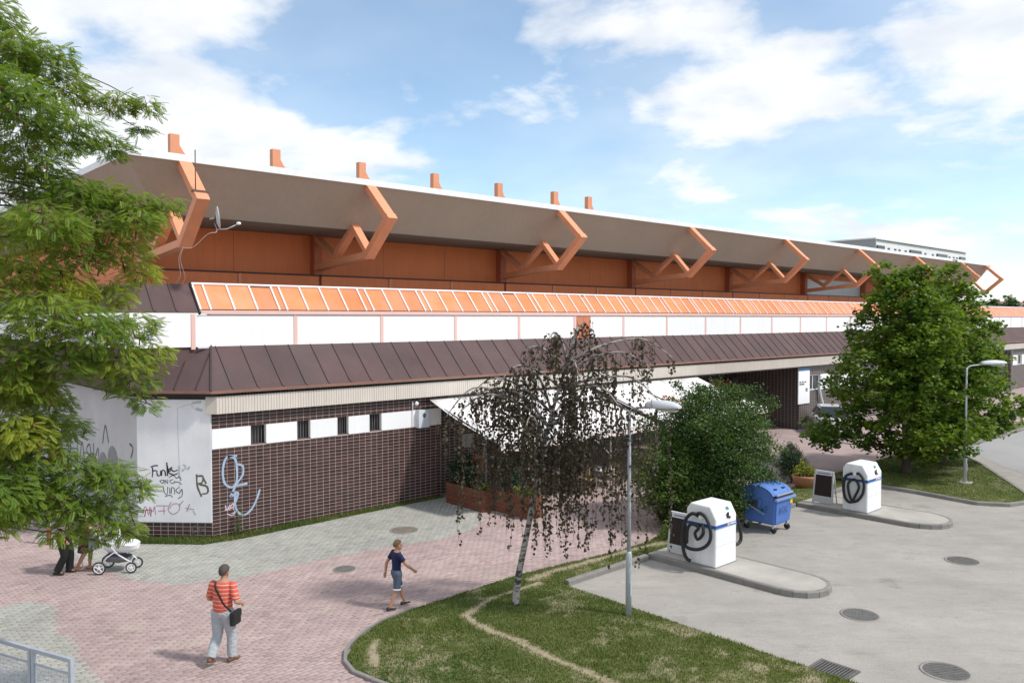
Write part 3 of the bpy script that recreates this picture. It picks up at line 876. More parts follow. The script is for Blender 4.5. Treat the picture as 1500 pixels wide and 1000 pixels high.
# --- skirt roof: metal sheets at 45 degrees with standing seams, wrapping the corner
ZG, ZT, RUN = 4.16, 5.38, 1.20
def skirt_sheet(p0, p1, q1, q0, thick=0.02):
    vs = [p0, p1, q1, q0]; n = (Vector(p1) - Vector(p0)).cross(Vector(q0) - Vector(p0)).normalized() * thick
    w = [Vector(v) - n for v in vs]
    return MB().add(vs + w, [(0, 1, 2, 3), (7, 6, 5, 4), (0, 4, 5, 1), (1, 5, 6, 2), (2, 6, 7, 3), (3, 7, 4, 0)])
def seam(p, q, w=0.03, h=0.035):
    return MB().beam(p, q, w, h)
lo, hi = off_line(0.2 + 0.02), off_line(0.22 - RUN)
lo = [(x, y) for x, y in lo]; hi = [(x, y) for x, y in hi]
roof_part = hall
flare = 0.12
def roof_run(P0, P1, Q1, Q0, pitch=0.76, start=0.30, maxn=200):
    """sheets between lower edge P0-P1 and upper edge Q0-Q1; seams run square to the eaves"""
    P0, P1, Q0, Q1 = [Vector((*p, 0)) for p in (P0, P1, Q0, Q1)]
    d = (P1 - P0).normalized(); L_ = (P1 - P0).length
    a0 = (Q0 - P0).dot(d); a1 = (Q1 - P0).dot(d); inn = (Q0 - P0) - d * a0
    cuts = [s for s in np.arange(start, max(L_, a1) - 0.15, pitch) if s > min(0, a0) + 0.15]
    def low(s): return P0 + d * s + Vector((0, 0, ZG))
    def high(s): return P0 + d * s + inn + Vector((0, 0, ZT))
    def clip(s):
        """seam at s cut by the hips: returns its lower and upper points"""
        t0, t1 = 0.0, 1.0
        if a0 > 0 and s < a0: t1 = s / a0 if a0 else 1
        if a0 < 0 and s < 0: t0 = s / a0
        if a1 < L_ and s > a1: t1 = (L_ - s) / (L_ - a1)
        if a1 > L_ and s > L_: t0 = (s - L_) / (a1 - L_)
        return t0, t1
    edges = [min(0, a0)] + list(cuts) + [max(L_, a1)]
    for s0, s1 in zip(edges[:-1], edges[1:]):
        # polygon of this sheet inside the trapezoid
        poly = []
        for s in (s0, s1):
            t0, t1 = clip(min(max(s, min(0, a0)), max(L_, a1)))
            poly.append((s, t0, t1))
        pts = []
        def pt(s, t): return P0 + d * s + inn * t + Vector((0, 0, ZG + (ZT - ZG) * t))
        (sa, ta0, ta1), (sb, tb0, tb1) = poly
        low_pts = [pt(sa, ta0)]
        if sa < 0 < sb: low_pts.append(pt(0, 0))
        if sa < L_ < sb: low_pts.append(pt(L_, 0))
        low_pts.append(pt(sb, tb0))
        up_pts = [pt(sa, ta1)]
        if sa < a0 < sb: up_pts.append(pt(a0, 1))
        if sa < a1 < sb: up_pts.append(pt(a1, 1))
        up_pts.append(pt(sb, tb1))
        loop = low_pts + up_pts[::-1]
        clean = []
        for p in loop:
            if not clean or (p - clean[-1]).length > 1e-3: clean.append(p)
        if (clean[0] - clean[-1]).length < 1e-3: clean.pop()
        if len(clean) < 3: continue
        n = (clean[1] - clean[0]).cross(clean[-1] - clean[0]).normalized() * 0.02
        k = len(clean)
        sh = MB().add(clean + [p - n for p in clean], [tuple(range(k)), tuple(range(2 * k - 1, k - 1, -1))] + [(i, k + i, k + (i + 1) % k, (i + 1) % k) for i in range(k)])
        sh.build('roof_sheet', brown_roof, hall)
    for s in cuts:
        t0, t1 = clip(s)
        def pt(s, t): return P0 + d * s + inn * t + Vector((0, 0, ZG + (ZT - ZG) * t))
        if t1 - t0 > 0.15:
            up = (inn.normalized() * -1 + Vector((0, 0, 1))).normalized()
            MB().beam(pt(s, t0 + 0.06) + up * 0.012, pt(s, t1) + up * 0.012, 0.020, 0.028, up=up).build('seam', seam_m, hall)
            # the seam is folded over sideways at the eaves
            MB().beam(pt(s, t0 + 0.06) + up * 0.010, pt(s + 0.07, t0 + 0.01) + up * 0.010, 0.018, 0.016, up=up).build('seam', seam_m, hall)
roof_run(lo[0], lo[1], hi[1], hi[0], pitch=0.9, start=30.0)
roof_run(lo[1], lo[2], hi[2], hi[1], pitch=0.62, start=0.60)
FAR = 70.0
roof_run(lo[2], (FAR, lo[2][1]), (FAR, hi[2][1]), hi[2], pitch=0.763, start=0.62)
MB().add([(FAR, lo[2][1], ZG), (XE, lo[2][1], ZG), (XE, hi[2][1], ZT), (FAR, hi[2][1], ZT)], [(0, 1, 2, 3)]).build('roof_sheet', brown_roof, hall)
# hips and gutter
hp = MB()
for p, q in ((lo[1], hi[1]), (lo[2], hi[2])):
    hp.beam((*p, ZG + 0.02), (*q, ZT + 0.02), 0.05, 0.05)
hp.build('hip_cap', seam_m, hall)
gt = MB(); gl = off_line(0.26)
pts = [(gl[0][0], 40), gl[1], gl[2], (XE, gl[2][1])]
for p, q in zip(pts[:-1], pts[1:]):
    gt.beam((*p, ZG - 0.012), (*q, ZG - 0.012), 0.07, 0.07, ext=0.012)
gt.build('gutter', gutter_m, hall)
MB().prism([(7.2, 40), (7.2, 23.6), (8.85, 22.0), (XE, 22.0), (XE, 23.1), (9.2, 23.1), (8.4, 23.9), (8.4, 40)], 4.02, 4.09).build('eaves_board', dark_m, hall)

# --- white clerestory band with salmon posts
BL = off_line(0.22 - RUN - 0.05)          # band wall line
yb = BL[2][1]; ZB0, ZB1 = 5.30, 6.32
MB().box(BL[2][0], XE, yb + 0.03, yb + 0.3, ZB0, ZB1).build('band_wall', salmon_m, hall)
PX = [8.81 + 3.197 * k for k in range(0, 40)]
prev = BL[2][0] - 0.02
for k, x in enumerate(PX):
    if x > XE - 0.4: break
    MB().box(x - 0.06, x + 0.06, yb - 0.015, yb + 0.028, ZB0, ZB1 - 0.005).build('post', salmon_m, hall)
    nxt = PX[k + 1]
    if k == 5:    # orange double door in this bay
        MB().box(x + 0.065, x + 0.10, yb, yb + 0.029, 5.37, 6.29).build('band_panel', white_m, hall)
        d = MB().box(x + 0.12, x + 0.98, yb - 0.01, yb + 0.028, 5.37, 6.25).build('door', pm('orange_door', (0.62, 0.22, 0.11), 0.5, 0.08, 2), hall, label='orange double door in the white band')
        MB().box(x + 0.545, x + 0.555, yb - 0.014, yb - 0.008, 5.38, 6.24).build('door_joint', dark_m, d)
        MB().box(x + 0.50, x + 0.52, yb - 0.03, yb - 0.008, 5.75, 5.87).build('handle', dark_m, d)
        MB().box(x + 1.0, nxt - 0.065, yb, yb + 0.029, 5.37, 6.29).build('band_panel', white_m, hall)
    else:
        MB().box(x + 0.065, min(nxt, XE) - 0.065, yb, yb + 0.029, 5.37, 6.29).build('band_panel', white_m, hall)
# band round the corner
def wall_seg(p, q, z0, z1, t=0.06):
    p, q = Vector((*p, 0)), Vector((*q, 0)); d = (q - p).normalized(); n = Vector((-d.y, d.x, 0)) * t
    vs = [p, q, q + n, p + n]
    return MB().add([v + Vector((0, 0, z0)) for v in vs] + [v + Vector((0, 0, z1)) for v in vs],
                    [(0, 3, 2, 1), (4, 5, 6, 7), (0, 1, 5, 4), (1, 2, 6, 5), (2, 3, 7, 6), (3, 0, 4, 7)])
XL = 6.9                                  # the band and the flank above it run on past the chamfer
MB().box(XL, 8.744, yb, yb + 0.06, 5.37, 6.29).build('band_panel', white_m, hall)
MB().box(XL, XL + 0.06, yb + 0.061, 60, 5.37, 6.29).build('band_panel', white_m, hall)
MB().box(XL + 0.02, BL[2][0] + 0.4, yb + 0.062, yb + 0.1, 4.15, 5.36).build('band_base', brown_roof, hall)
MB().box(XL + 0.02, XL + 0.06, yb + 0.101, 60, 4.15, 5.36).build('band_base', brown_roof, hall)
MB().box(BL[2][0] - 0.4, XE, yb - 0.05, yb - 0.018, 5.325, 5.372).build('flashing', pm('pale_flashing', (0.62, 0.65, 0.68), 0.4, 0.08, 2), hall)

# --- orange glazing sloping back above the band
ZP0, ZP1, PR = 6.44, 7.20, 0.66
MB().box(9.0, XE, yb - 0.05, yb + 0.1, 6.325, 6.43).build('glazing_sill', salmon_m, hall)
x = 9.02; k = 0
bay = 3.197
xs_m = []
while x < XE - 1:
    w = 0.30 if k % 9 in (0, 4) else 0.715
    if k % 9 == 4: w = 0.26
    xs_m.append((x, w)); x += w; k += 1
sl = Vector((0, PR, ZP1 - ZP0)); nn = Vector((0, -(ZP1 - ZP0), PR)).normalized()
def gp_(x, t, o=0.0): return Vector((x, yb - 0.02, ZP0)) + sl * t + nn * o
fw_m = MB()
for i, (x, w) in enumerate(xs_m):
    if x < 75:
        top = 0.93 if i in (3, 20, 27) else 0.985
        jit = random.uniform(-0.004, 0.004)
        vs = [gp_(x + 0.02, 0.03, jit), gp_(x + w - 0.02, 0.03, -jit), gp_(x + w - 0.02, top, jit), gp_(x + 0.02, top, -jit)]
        MB().add(vs + [v - nn * 0.012 for v in vs], [(0, 1, 2, 3), (7, 6, 5, 4), (0, 4, 5, 1), (1, 5, 6, 2), (2, 6, 7, 3), (3, 7, 4, 0)]).build('pane', pane_m, hall)
        MB().beam(gp_(x, 0.0, 0.015), gp_(x, 1.0, 0.015), 0.05, 0.05, up=nn).build('mullion', alu_m, hall)
xe = xs_m[-1][0]
x75 = [x for x, w in xs_m if x >= 75][0]
vs = [gp_(x75, 0.0), gp_(xe, 0.0), gp_(xe, 1), gp_(x75, 1)]
MB().add(vs, [(0, 1, 2, 3)]).build('pane', pane_m, hall)
far_m = MB()
for x, w in xs_m:
    if x >= 75: far_m.beam(gp_(x, 0, 0.015), gp_(x, 1, 0.015), 0.05, 0.05, up=nn)
o = far_m.build('mullions', alu_m, hall); o['kind'] = 'stuff'
tr = MB(); tr.beam(gp_(9.0, 1.0, 0.02), gp_(xe, 1.0, 0.02), 0.06, 0.06, up=nn); tr.build('top_rail', alu_m, hall)
MB().beam(gp_(9.02, 0.0, -0.03), gp_(xe, 0.0, -0.03), 0.03, 0.05, up=nn).build('bottom_rail', dark_m, hall)
vs = [gp_(9.0, 0.0, -0.06), gp_(xe, 0.0, -0.06), gp_(xe, 1.05, -0.06), gp_(9.0, 1.05, -0.06)]
MB().add(vs + [v - nn * 0.04 for v in vs], [(0, 1, 2, 3), (7, 6, 5, 4), (0, 4, 5, 1), (1, 5, 6, 2), (2, 6, 7, 3), (3, 7, 4, 0)]).build('glazing_backing', pm('backing_brown', (0.22, 0.10, 0.06), 0.8, 0.2, 2), hall)
# brown metal flank left of the glazing, wrapping the corner
fl_lo, fl_hi = off_line(0.22 - RUN - 0.02), off_line(0.22 - RUN - 0.02 - 0.72)
ZGs, ZTs = ZG, ZT
ZG, ZT = 6.36, 7.20
yl_, yh_ = fl_lo[2][1], fl_hi[2][1]
roof_run((XL - 0.05, 60), (XL - 0.05, yl_), (XL + 0.67, yh_), (XL + 0.67, 60), pitch=0.9, start=30.0)
roof_run((XL - 0.05, yl_), (8.985, yl_), (8.985, yh_), (XL + 0.67, yh_), pitch=0.62, start=0.25)
ZG, ZT = ZGs, ZTs
MB().beam((8.99, fl_lo[2][1] - 0.02, 6.33), (8.99, fl_hi[2][1], 7.25), 0.05, 0.10).build('flank_trim', dark_m, hall)
# terrace between glazing and upper wall
MB().prism([(XL + 0.6, 60), (XL + 0.6, 24.0), (9.6, 24.0), (XE, 24.0), (XE, 28.2), (12, 28.2), (12, 60)], 7.14, 7.19).build('terrace', flat_roof_m, hall)
MB().box(9.3, XE, 23.92, 24.0, 7.17, 7.26).build('terrace_edge', pm('lead_flashing', (0.13, 0.13, 0.135), 0.6, 0.15, 2), hall)

# --- upper wall, columns, parapet rail
YU = 27.97
COLX = [8.9] + [15.25 + 9.45 * k for k in range(7)] + [77.9]
for a_, b_ in zip(COLX[:-1], COLX[1:]):
    n = 3 if b_ - a_ > 7 else 2
    for j in range(n):
        xa, xb = a_ + (b_ - a_) * j / n, a_ + (b_ - a_) * (j + 1) / n
        special = abs(a_ - (15.25 + 9.45 * 4)) < 0.1
        if special:
            MB().box(xa + 0.01, xb - 0.01, YU, YU + 0.25, 7.19, 7.78).build('upper_wall_panel', orange_wall, hall)
            MB().box(xa + 0.01, xb - 0.01, YU + 0.05, YU + 0.25, 7.79, 8.98).build('upper_wall_panel', pm('white_upper_glazing', (0.75, 0.76, 0.77), 0.5, 0.06, 2), hall)
            MB().box(xa + 0.01, xb - 0.01, YU, YU + 0.25, 8.99, 9.34).build('upper_wall_panel', orange_wall, hall)
        else:
            MB().box(xa + 0.006, xb - 0.006, YU, YU + 0.25, 7.19, 9.34).build('upper_wall_panel', orange_wall, hall)
        MB().box(xa + 0.06, xb - 0.06, 27.50, 27.58, 7.19, 7.78).build('parapet_panel', orange_wall, hall)
        MB().box(xa + 0.02, xb - 0.02, 27.47, 27.61, 7.80, 7.85).build('parapet_cap', pm('brown_cap', (0.10, 0.045, 0.035), 0.6, 0.1, 2), hall)
        if j: MB().box(xa - 0.05, xa + 0.05, 27.46, 27.62, 7.19, 7.79).build('parapet_post', orange_m, hall)
MB().box(8.9, 9.2, YU, 60, 7.19, 9.3).build('upper_end_wall', orange_wall, hall)

col_m = pm('brown_red_column', (0.48, 0.135, 0.065), 0.6, 0.1, 1.5)
TW = 0.30
def truss(x):
    t = MB().box(x - 0.17, x + 0.17, 27.62, 27.96, 7.19, 9.33).build('column', col_m, hall)
    T, E_, B0, P_, B1, C0, C1 = (x, 24.0, 10.72), (x, 22.75, 9.55), (x, 24.02, 8.42), (x, 25.0, 9.45), (x, 26.35, 8.44), (x, 27.75, 9.28), (x, 27.64, 8.12)
    def strut(a_, b_, w, h, nm, e=0.0):
        MB().beam(a_, b_, w, h, up=(1, 0, 0), ext=e).build(nm, orange_m, t)
    # beam(): 'w' lies in the truss plane, 'h' along the building
    strut(E_, T, 0.21, 0.37, 'outer_strut', 0.10)
    strut(B0, E_, 0.23, 0.372, 'outer_strut', 0.12)
    strut(B0, P_, 0.17, 0.30, 'web_strut', 0.06)
    strut(P_, B1, 0.17, 0.302, 'web_strut', 0.06)
    strut(B1, C0, 0.17, 0.30, 'web_strut', 0.06)
    MB().beam((x, 24.12, 8.40), C1, 0.22, 0.36, up=(1, 0, 0)).build('bottom_chord', orange_m, t)
    return t
for x in COLX: truss(x)

# --- canopy: steep soffit outside, flat soffit inside, white edge, roof rising behind
EX0, EX1 = 7.3, 79.0
Zs0, Zs1 = 10.78, 9.36
def hipquad(y0, z0, y1, z1, mt, name):
    d = y1 - y0
    vs = [(EX0, y0, z0), (EX1, y0, z0), (EX1, y1, z1), (EX0 + d, y1, z1)]
    MB().add(vs, [(0, 1, 2, 3)]).build(name, mt, hall, fix=False)
    vs = [(EX0, 60, z0), (EX0, y0, z0), (EX0 + d, y1, z1), (EX0 + d, 60, z1)]
    MB().add(vs, [(0, 1, 2, 3)]).build(name, mt, hall, fix=False)
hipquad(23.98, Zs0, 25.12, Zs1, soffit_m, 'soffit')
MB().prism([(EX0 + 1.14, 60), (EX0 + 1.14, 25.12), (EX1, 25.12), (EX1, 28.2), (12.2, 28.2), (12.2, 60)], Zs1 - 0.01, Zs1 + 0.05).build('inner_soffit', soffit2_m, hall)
ed = MB()
ed.box(EX0 - 0.02, EX1, 23.90, 24.02, Zs0 - 0.005, Zs0 + 0.20)
ed.box(EX0 - 0.02, EX0 + 0.10, 24.021, 60, Zs0 - 0.003, Zs0 + 0.198)
ed.build('roof_edge', edge_m, hall)
MB().add([(EX0 + 0.1, 24.02, 10.94), (EX1, 24.02, 10.94), (EX1, 36, 12.62), (EX0 + 9, 36, 12.62), (EX0 + 0.1, 60, 10.94), (EX0 + 9, 60, 12.62), (EX1, 60, 12.62)],
         [(0, 1, 2, 3), (0, 3, 5, 4), (3, 2, 6, 5)]).build('roof', flat_roof_m, hall)
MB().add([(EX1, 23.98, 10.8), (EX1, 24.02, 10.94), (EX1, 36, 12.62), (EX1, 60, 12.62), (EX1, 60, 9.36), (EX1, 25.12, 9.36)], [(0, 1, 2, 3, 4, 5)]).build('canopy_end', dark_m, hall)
for x in [12.9 + 4.725 * k for k in range(6)] + [12.9 + 4.725 * 5 + 3.2]:
    f_ = MB().box(x - 0.2, x + 0.2, 35.85, 36.15, 12.4, 14.2).build('roof_fin', orange_m, hall)
    c = [(0.202, 13.80), (0.42, 13.45), (0.75, 13.15), (1.25, 12.85), (1.25, 12.3), (0.202, 12.3)]
    n_ = len(c)
    MB().add([(x + a_, 35.92, b_) for a_, b_ in c] + [(x + a_, 36.08, b_) for a_, b_ in c], [tuple(range(n_)), tuple(range(2 * n_ - 1, n_ - 1, -1))] + [(i, n_ + i, n_ + (i + 1) % n_, (i + 1) % n_) for i in range(n_)]).build('gusset', orange_m, f_)
# ================================================================== café recess, far block, graffiti, fittings
def tile_sheet_mat(name, w, h):
    """small dark tiles seen from far off: brick texture without offset on the wall plane"""
    m = bpy.data.materials.new(name); m.use_nodes = True
    N, L = m.node_tree.nodes, m.node_tree.links
    bs = N['Principled BSDF']; bs.inputs['Roughness'].default_value = 0.45
    geo = N.new('ShaderNodeNewGeometry'); sp = N.new('ShaderNodeSeparateXYZ'); L.new(geo.outputs['Position'], sp.inputs[0])
    ad = N.new('ShaderNodeMath'); ad.operation = 'ADD'; L.new(sp.outputs['X'], ad.inputs[0]); L.new(sp.outputs['Y'], ad.inputs[1])
    cb = N.new('ShaderNodeCombineXYZ'); L.new(ad.outputs[0], cb.inputs[0]); L.new(sp.outputs['Z'], cb.inputs[1])
    br = N.new('ShaderNodeTexBrick'); br.offset = 0.0
    br.inputs['Scale'].default_value = 1; br.inputs['Brick Width'].default_value = w; br.inputs['Row Height'].default_value = h
    br.inputs['Mortar Size'].default_value = 0.0075
    br.inputs['Color1'].default_value = (0.05, 0.025, 0.021, 1); br.inputs['Color2'].default_value = (0.036, 0.019, 0.017, 1)
    br.inputs['Mortar'].default_value = (0.45, 0.43, 0.41, 1)
    L.new(cb.outputs[0], br.inputs['Vector']); L.new(br.outputs['Color'], bs.inputs['Base Color'])
    return m
far_tile = tile_sheet_mat('far_brown_tile', 0.217, 0.104)
XB = 42.0
# side cheek of the tiled wall at the recess, back shopfront, far tiled block
MB().box(WX1 - 0.3, WX1 + 0.02, YW + 0.36, 27.0, -0.05, 3.53).build('recess_side_wall', far_tile, hall)
MB().box(XB, 112, YW, YW + 0.3, -0.05, 2.10).build('far_wall', far_tile, hall)
MB().box(XB, 112, YW, YW + 0.3, 2.98, 3.54).build('far_wall', far_tile, hall)
MB().box(XB, XB + 0.3, YW + 0.301, 27.0, -0.05, 3.54).build('recess_side_wall', far_tile, hall)
x = XB; k = 0
fw_glass = pm('far_window_glass', (0.05, 0.055, 0.06), 0.1, 0.1, 2, spec=0.6)
while x < 111.5:
    w = 1.25
    if k == 0: w = 1.15
    if k % 2 == 0:
        MB().box(x, x + w - 0.006, YW - 0.01, YW + 0.3, 2.105, 2.975).build('white_strip_panel', white_m if k else far_tile, hall)
    else:
        wn_ = MB().box(x, x + w - 0.006, YW + 0.12, YW + 0.2, 2.105, 2.975).build('window', fw_glass, hall)
        f2 = MB()
        for a_ in (x + 0.02, x + w * 0.36, x + w - 0.06): f2.box(a_, a_ + 0.045, YW + 0.07, YW + 0.115, 2.11, 2.97)
        f2.box(x + 0.02, x + w - 0.02, YW + 0.072, YW + 0.113, 2.11, 2.16); f2.box(x + 0.02, x + w - 0.02, YW + 0.072, YW + 0.113, 2.92, 2.97)
        f2.build('frame', white_m, wn_)
    x += w; k += 1
MB().box(WX1 + 0.02, XB, 26.2, 26.5, -0.05, 0.5).build('shopfront_plinth', far_tile, hall)
MB().box(WX1 + 0.02, XB, 26.2, 26.5, 2.7, 3.54).build('shopfront_header', pm('dark_header', (0.06, 0.045, 0.045), 0.6, 0.15, 2), hall)
for i in range(16):
    xa = WX1 + 0.1 + i * 1.55
    s_ = MB().box(xa + 0.05, xa + 1.5, 26.3, 26.34, 0.5, 2.7).build('shop_window', glass_m, hall)
    MB().box(xa - 0.03, xa + 0.04, 26.22, 26.36, 0.5, 2.7).build('frame', pm('dull_aluminium', (0.32, 0.31, 0.30), 0.5, 0.1, 3), s_)
MB().prism([(WX1 - 0.2, 22.3), (XB + 0.2, 22.3), (XB + 0.2, 26.6), (WX1 - 0.2, 26.6)], 3.562, 3.62).build('recess_ceiling', pm('recess_ceiling_brown', (0.12, 0.10, 0.09), 0.9, 0.1, 1), hall)
for xx in (36.5, 38.4, 40.1):
    g_ = MB().box(xx, xx + 1.3, 26.12, 26.19, 2.95, 3.4).build('vent_grille', pm('grille_grey', (0.42, 0.41, 0.40), 0.6, 0.1, 2), hall)
    for j in range(6): MB().box(xx + 0.1 + j * 0.19, xx + 0.2 + j * 0.19, 26.10, 26.118, 2.98, 3.37).build('slot', dark_m, g_)
MB().box(38.0, 41.4, 26.12, 26.19, 2.25, 2.6).build('shop_sign', pm('magenta_sign', (0.30, 0.03, 0.08), 0.6, 0.1, 2), hall, label='dark magenta shop sign strip in the shaded recess')
MB().box(35.2, 37.4, 25.9, 26.0, 1.2, 2.7).build('green_banner', pm('lime_banner', (0.35, 0.42, 0.05), 0.7, 0.15, 2), hall, label='lime green banner in the shaded recess')
# white notice board with a blue head on the far corner
sg = MB().box(41.75, 43.02, YW - 0.07, YW - 0.02, 1.42, 3.44).build('notice_board', white_m, hall, label='tall white notice board with a blue strip on top')
MB().box(41.75, 43.02, YW - 0.074, YW - 0.071, 3.26, 3.44).build('blue_strip', pm('sign_blue', (0.10, 0.22, 0.42), 0.5, 0.1, 2), sg)
tx = MB()
for j, (a_, b_, z_) in enumerate(((41.85, 42.05, 2.60), (42.12, 42.32, 2.60), (42.4, 42.6, 2.60), (41.85, 42.4, 2.48), (42.55, 42.78, 2.20), (42.55, 42.78, 2.10))):
    tx.box(a_, b_, YW - 0.074, YW - 0.071, z_, z_ + 0.07)
tx.build('print', pm('print_black', (0.04, 0.04, 0.05), 0.7, 0.0), sg)
MB().tube(smooth_line([(44.05, YW - 0.1, 2.55), (44.1, YW - 0.12, 2.0), (44.35, YW - 0.2, 1.2), (44.75, YW - 0.35, 0.5), (45.2, YW - 0.5, 0.05)], 5), 0.09, 10).build('hose', pm('pale_duct', (0.55, 0.58, 0.58), 0.6, 0.1, 3), hall, label='pale flexible duct hanging down the far tiled wall')
MB().box(77.2, 77.55, YW - 0.5, YW - 0.002, 0, 3.5).build('pier', far_tile, hall)

# wall box, lamp ball and conduit beside the windows
bx = MB().rbox(15.86, 16.30, YW - 0.20, YW - 0.014, 2.50, 3.10, 0.012).build('meter_box', pm('pale_blue_grey_box', (0.62, 0.66, 0.70), 0.5, 0.05, 3), hall, label='pale grey meter box on the white strip')
MB().add([(16.08 + 0.07 * math.cos(t), YW - 0.203, 2.92 + 0.085 * math.sin(t)) for t in np.linspace(0, 2 * math.pi, 13)[:-1]], [tuple(range(12))]).build('emblem', pm('emblem_dark', (0.12, 0.11, 0.08), 0.6, 0.2, 20), bx, fix=False)
MB().box(15.70, 15.74, YW - 0.05, YW - 0.014, 2.55, 3.40).build('conduit', alu_m, hall)
MB().lathe([(0.01, -0.075), (0.055, -0.05), (0.075, 0), (0.055, 0.05), (0.01, 0.075)], (15.82, YW - 0.12, 3.33), 14).build('lamp_globe', white_m, hall)

# ---- graffiti: sprayed strokes lying on the wall faces
def ribbon(m, pts, w, plane, out):
    """flat stroke along 2-D points (u, z) on a wall plane"""
    P = [Vector((p[0], p[1])) for p in (smooth_line(pts, 4) if len(pts) > 2 else pts)]
    L_, R_ = [], []
    for i, p in enumerate(P):
        d = (P[min(i + 1, len(P) - 1)] - P[max(i - 1, 0)])
        if d.length < 1e-6: d = Vector((1, 0))
        d.normalize(); n = Vector((-d.y, d.x)) * w / 2 * (0.8 + 0.4 * random.random())
        L_.append(p + n); R_.append(p - n)
    k = len(P)
    m.add([plane(p.x, p.y, out) for p in L_] + [plane(p.x, p.y, out) for p in R_], [(i, i + 1, k + i + 1, k + i) for i in range(k - 1)])
def ch_plane(x, y, out):     # strokes drawn on the corner panel, 52 units to the metre
    return on_ch((x - 202) / 51.9, 3.93 - (y - 585) / 52.2, out)
def fr_plane(x, y, out):
    return Vector((8.93 + (x - 312) * 0.0199, YW - out, 6.2 - (y - 466) / 51.4))
def end_plane(x, y, out): return Vector((7.4 - out, x, y))
def graffiti(strokes, w, plane, out, mt, name='graffiti'):
    m = MB()
    if plane is not end_plane: w *= 52
    for i, s_ in enumerate(strokes): ribbon(m, s_, w, plane, out + 0.0004 * i)
    m.build(name, mt, hall, fix=False)
blk = pm('spray_black', (0.018, 0.018, 0.02), 0.7, 0.0)
graffiti([[(224, 699), (225, 690), (224, 684)], [(222, 684), (228, 682), (233, 682)], [(224, 690), (230, 689)],
          [(231, 689), (232, 696), (236, 696), (237, 689)], [(238, 697), (239, 689), (243, 690), (244, 697)],
          [(246, 677), (247, 697)], [(254, 684), (247, 690), (255, 695), (262, 693)], [(252, 686), (256, 690), (262, 688)], [(246, 680), (249, 690), (253, 687)]], 0.034, ch_plane, 0.037, blk)
graffiti([[(236, 704), (241, 703), (239, 708), (235, 704)], [(243, 709), (243, 703), (247, 708), (247, 702)], [(255, 702), (250, 704), (254, 708), (258, 706)],
          [(240, 712), (242, 721), (246, 724), (247, 713)], [(250, 714), (250, 723)], [(252, 723), (253, 714), (257, 716), (257, 724)], [(264, 713), (259, 718), (264, 722), (268, 716), (268, 726), (262, 730)],
          [(249, 699), (256, 696), (260, 700), (265, 698), (267, 704)], [(256, 705), (263, 706), (268, 709)], [(243, 727), (250, 725), (254, 728)]], 0.019, ch_plane, 0.037, blk)
graffiti([[(204, 702), (207, 711), (210, 706), (213, 710), (216, 699)], [(212, 718), (218, 715), (223, 718), (229, 721)], [(209, 699), (211, 706)]], 0.015, ch_plane, 0.037, blk)
graffiti([[(290, 694), (291, 712), (297, 727)], [(290, 697), (299, 697), (298, 706), (292, 708)], [(294, 709), (305, 712), (306, 721), (298, 723)], [(300, 700), (304, 708)]], 0.05, ch_plane, 0.037, pm('spray_brown', (0.13, 0.115, 0.085), 0.8, 0.15, 8))
pink_sp = pm('spray_pink', (0.45, 0.19, 0.34), 0.8, 0.15, 8)
graffiti([[(209, 754), (213, 742), (218, 755)], [(219, 753), (220, 743), (224, 750), (227, 742), (228, 754)], [(229, 741), (247, 741)], [(232, 749), (243, 748)], [(241, 742), (241, 754)],
          [(252, 735), (247, 746), (254, 753), (263, 748), (264, 739), (255, 738), (249, 745)], [(263, 741), (270, 733)], [(273, 744), (286, 746)], [(279, 738), (275, 749)], [(284, 748), (288, 754)]], 0.022, ch_plane, 0.037, pink_sp)
graffiti([[(209, 749), (216, 747), (223, 748)], [(212, 757), (214, 748)], [(221, 757), (222, 747)]], 0.026, ch_plane, 0.0375, pm('spray_red', (0.42, 0.08, 0.10), 0.8, 0.1, 8))
graffiti([[(283, 782), (282, 772), (290, 770), (290, 778), (284, 779)], [(292, 781), (293, 771), (298, 777), (302, 770)], [(285, 785), (297, 784)]], 0.02, ch_plane, 0.004, pm('spray_grey', (0.20, 0.20, 0.20), 0.8, 0.1, 8))
graffiti([[(263, 596), (263, 640), (265, 700), (264, 730)], [(265, 597), (280, 592), (296, 590)], [(283, 593), (290, 600), (299, 602)]], 0.010, ch_plane, 0.036, pm('crack_grey', (0.33, 0.33, 0.33), 0.9, 0.1, 8), 'crack')
graffiti([[(268, 690), (274, 684), (270, 680)], [(276, 688), (280, 683)], [(264, 682), (264, 700)], [(285, 590), (298, 588)], [(290, 598), (300, 601)]], 0.06, ch_plane, 0.0362, pm('smudge_grey', (0.50, 0.51, 0.52), 0.9, 0.1, 8), 'smudge')
blue_sp = pm('spray_blue_white', (0.34, 0.43, 0.56), 0.75, 0.12, 8)
graffiti([[(347, 668), (332, 668), (326, 685), (328, 705), (338, 713), (346, 705), (346, 680), (342, 670), (333, 667)], [(346, 680), (355, 684), (355, 697), (345, 710), (340, 720)],
          [(341, 712), (362, 711)], [(339, 722), (337, 727), (348, 722), (344, 735)], [(344, 720), (343, 738), (348, 752), (357, 757), (368, 750), (376, 736), (381, 722)]], 0.062, fr_plane, 0.005, blue_sp)
graffiti([[(329, 738), (331, 746), (336, 738)], [(334, 746), (340, 737), (341, 747)], [(328, 745), (342, 743)], [(331, 751), (340, 755), (343, 748)], [(338, 752), (344, 750)]], 0.03, fr_plane, 0.005, pm('spray_pale_pink', (0.60, 0.47, 0.55), 0.8, 0.1, 8))
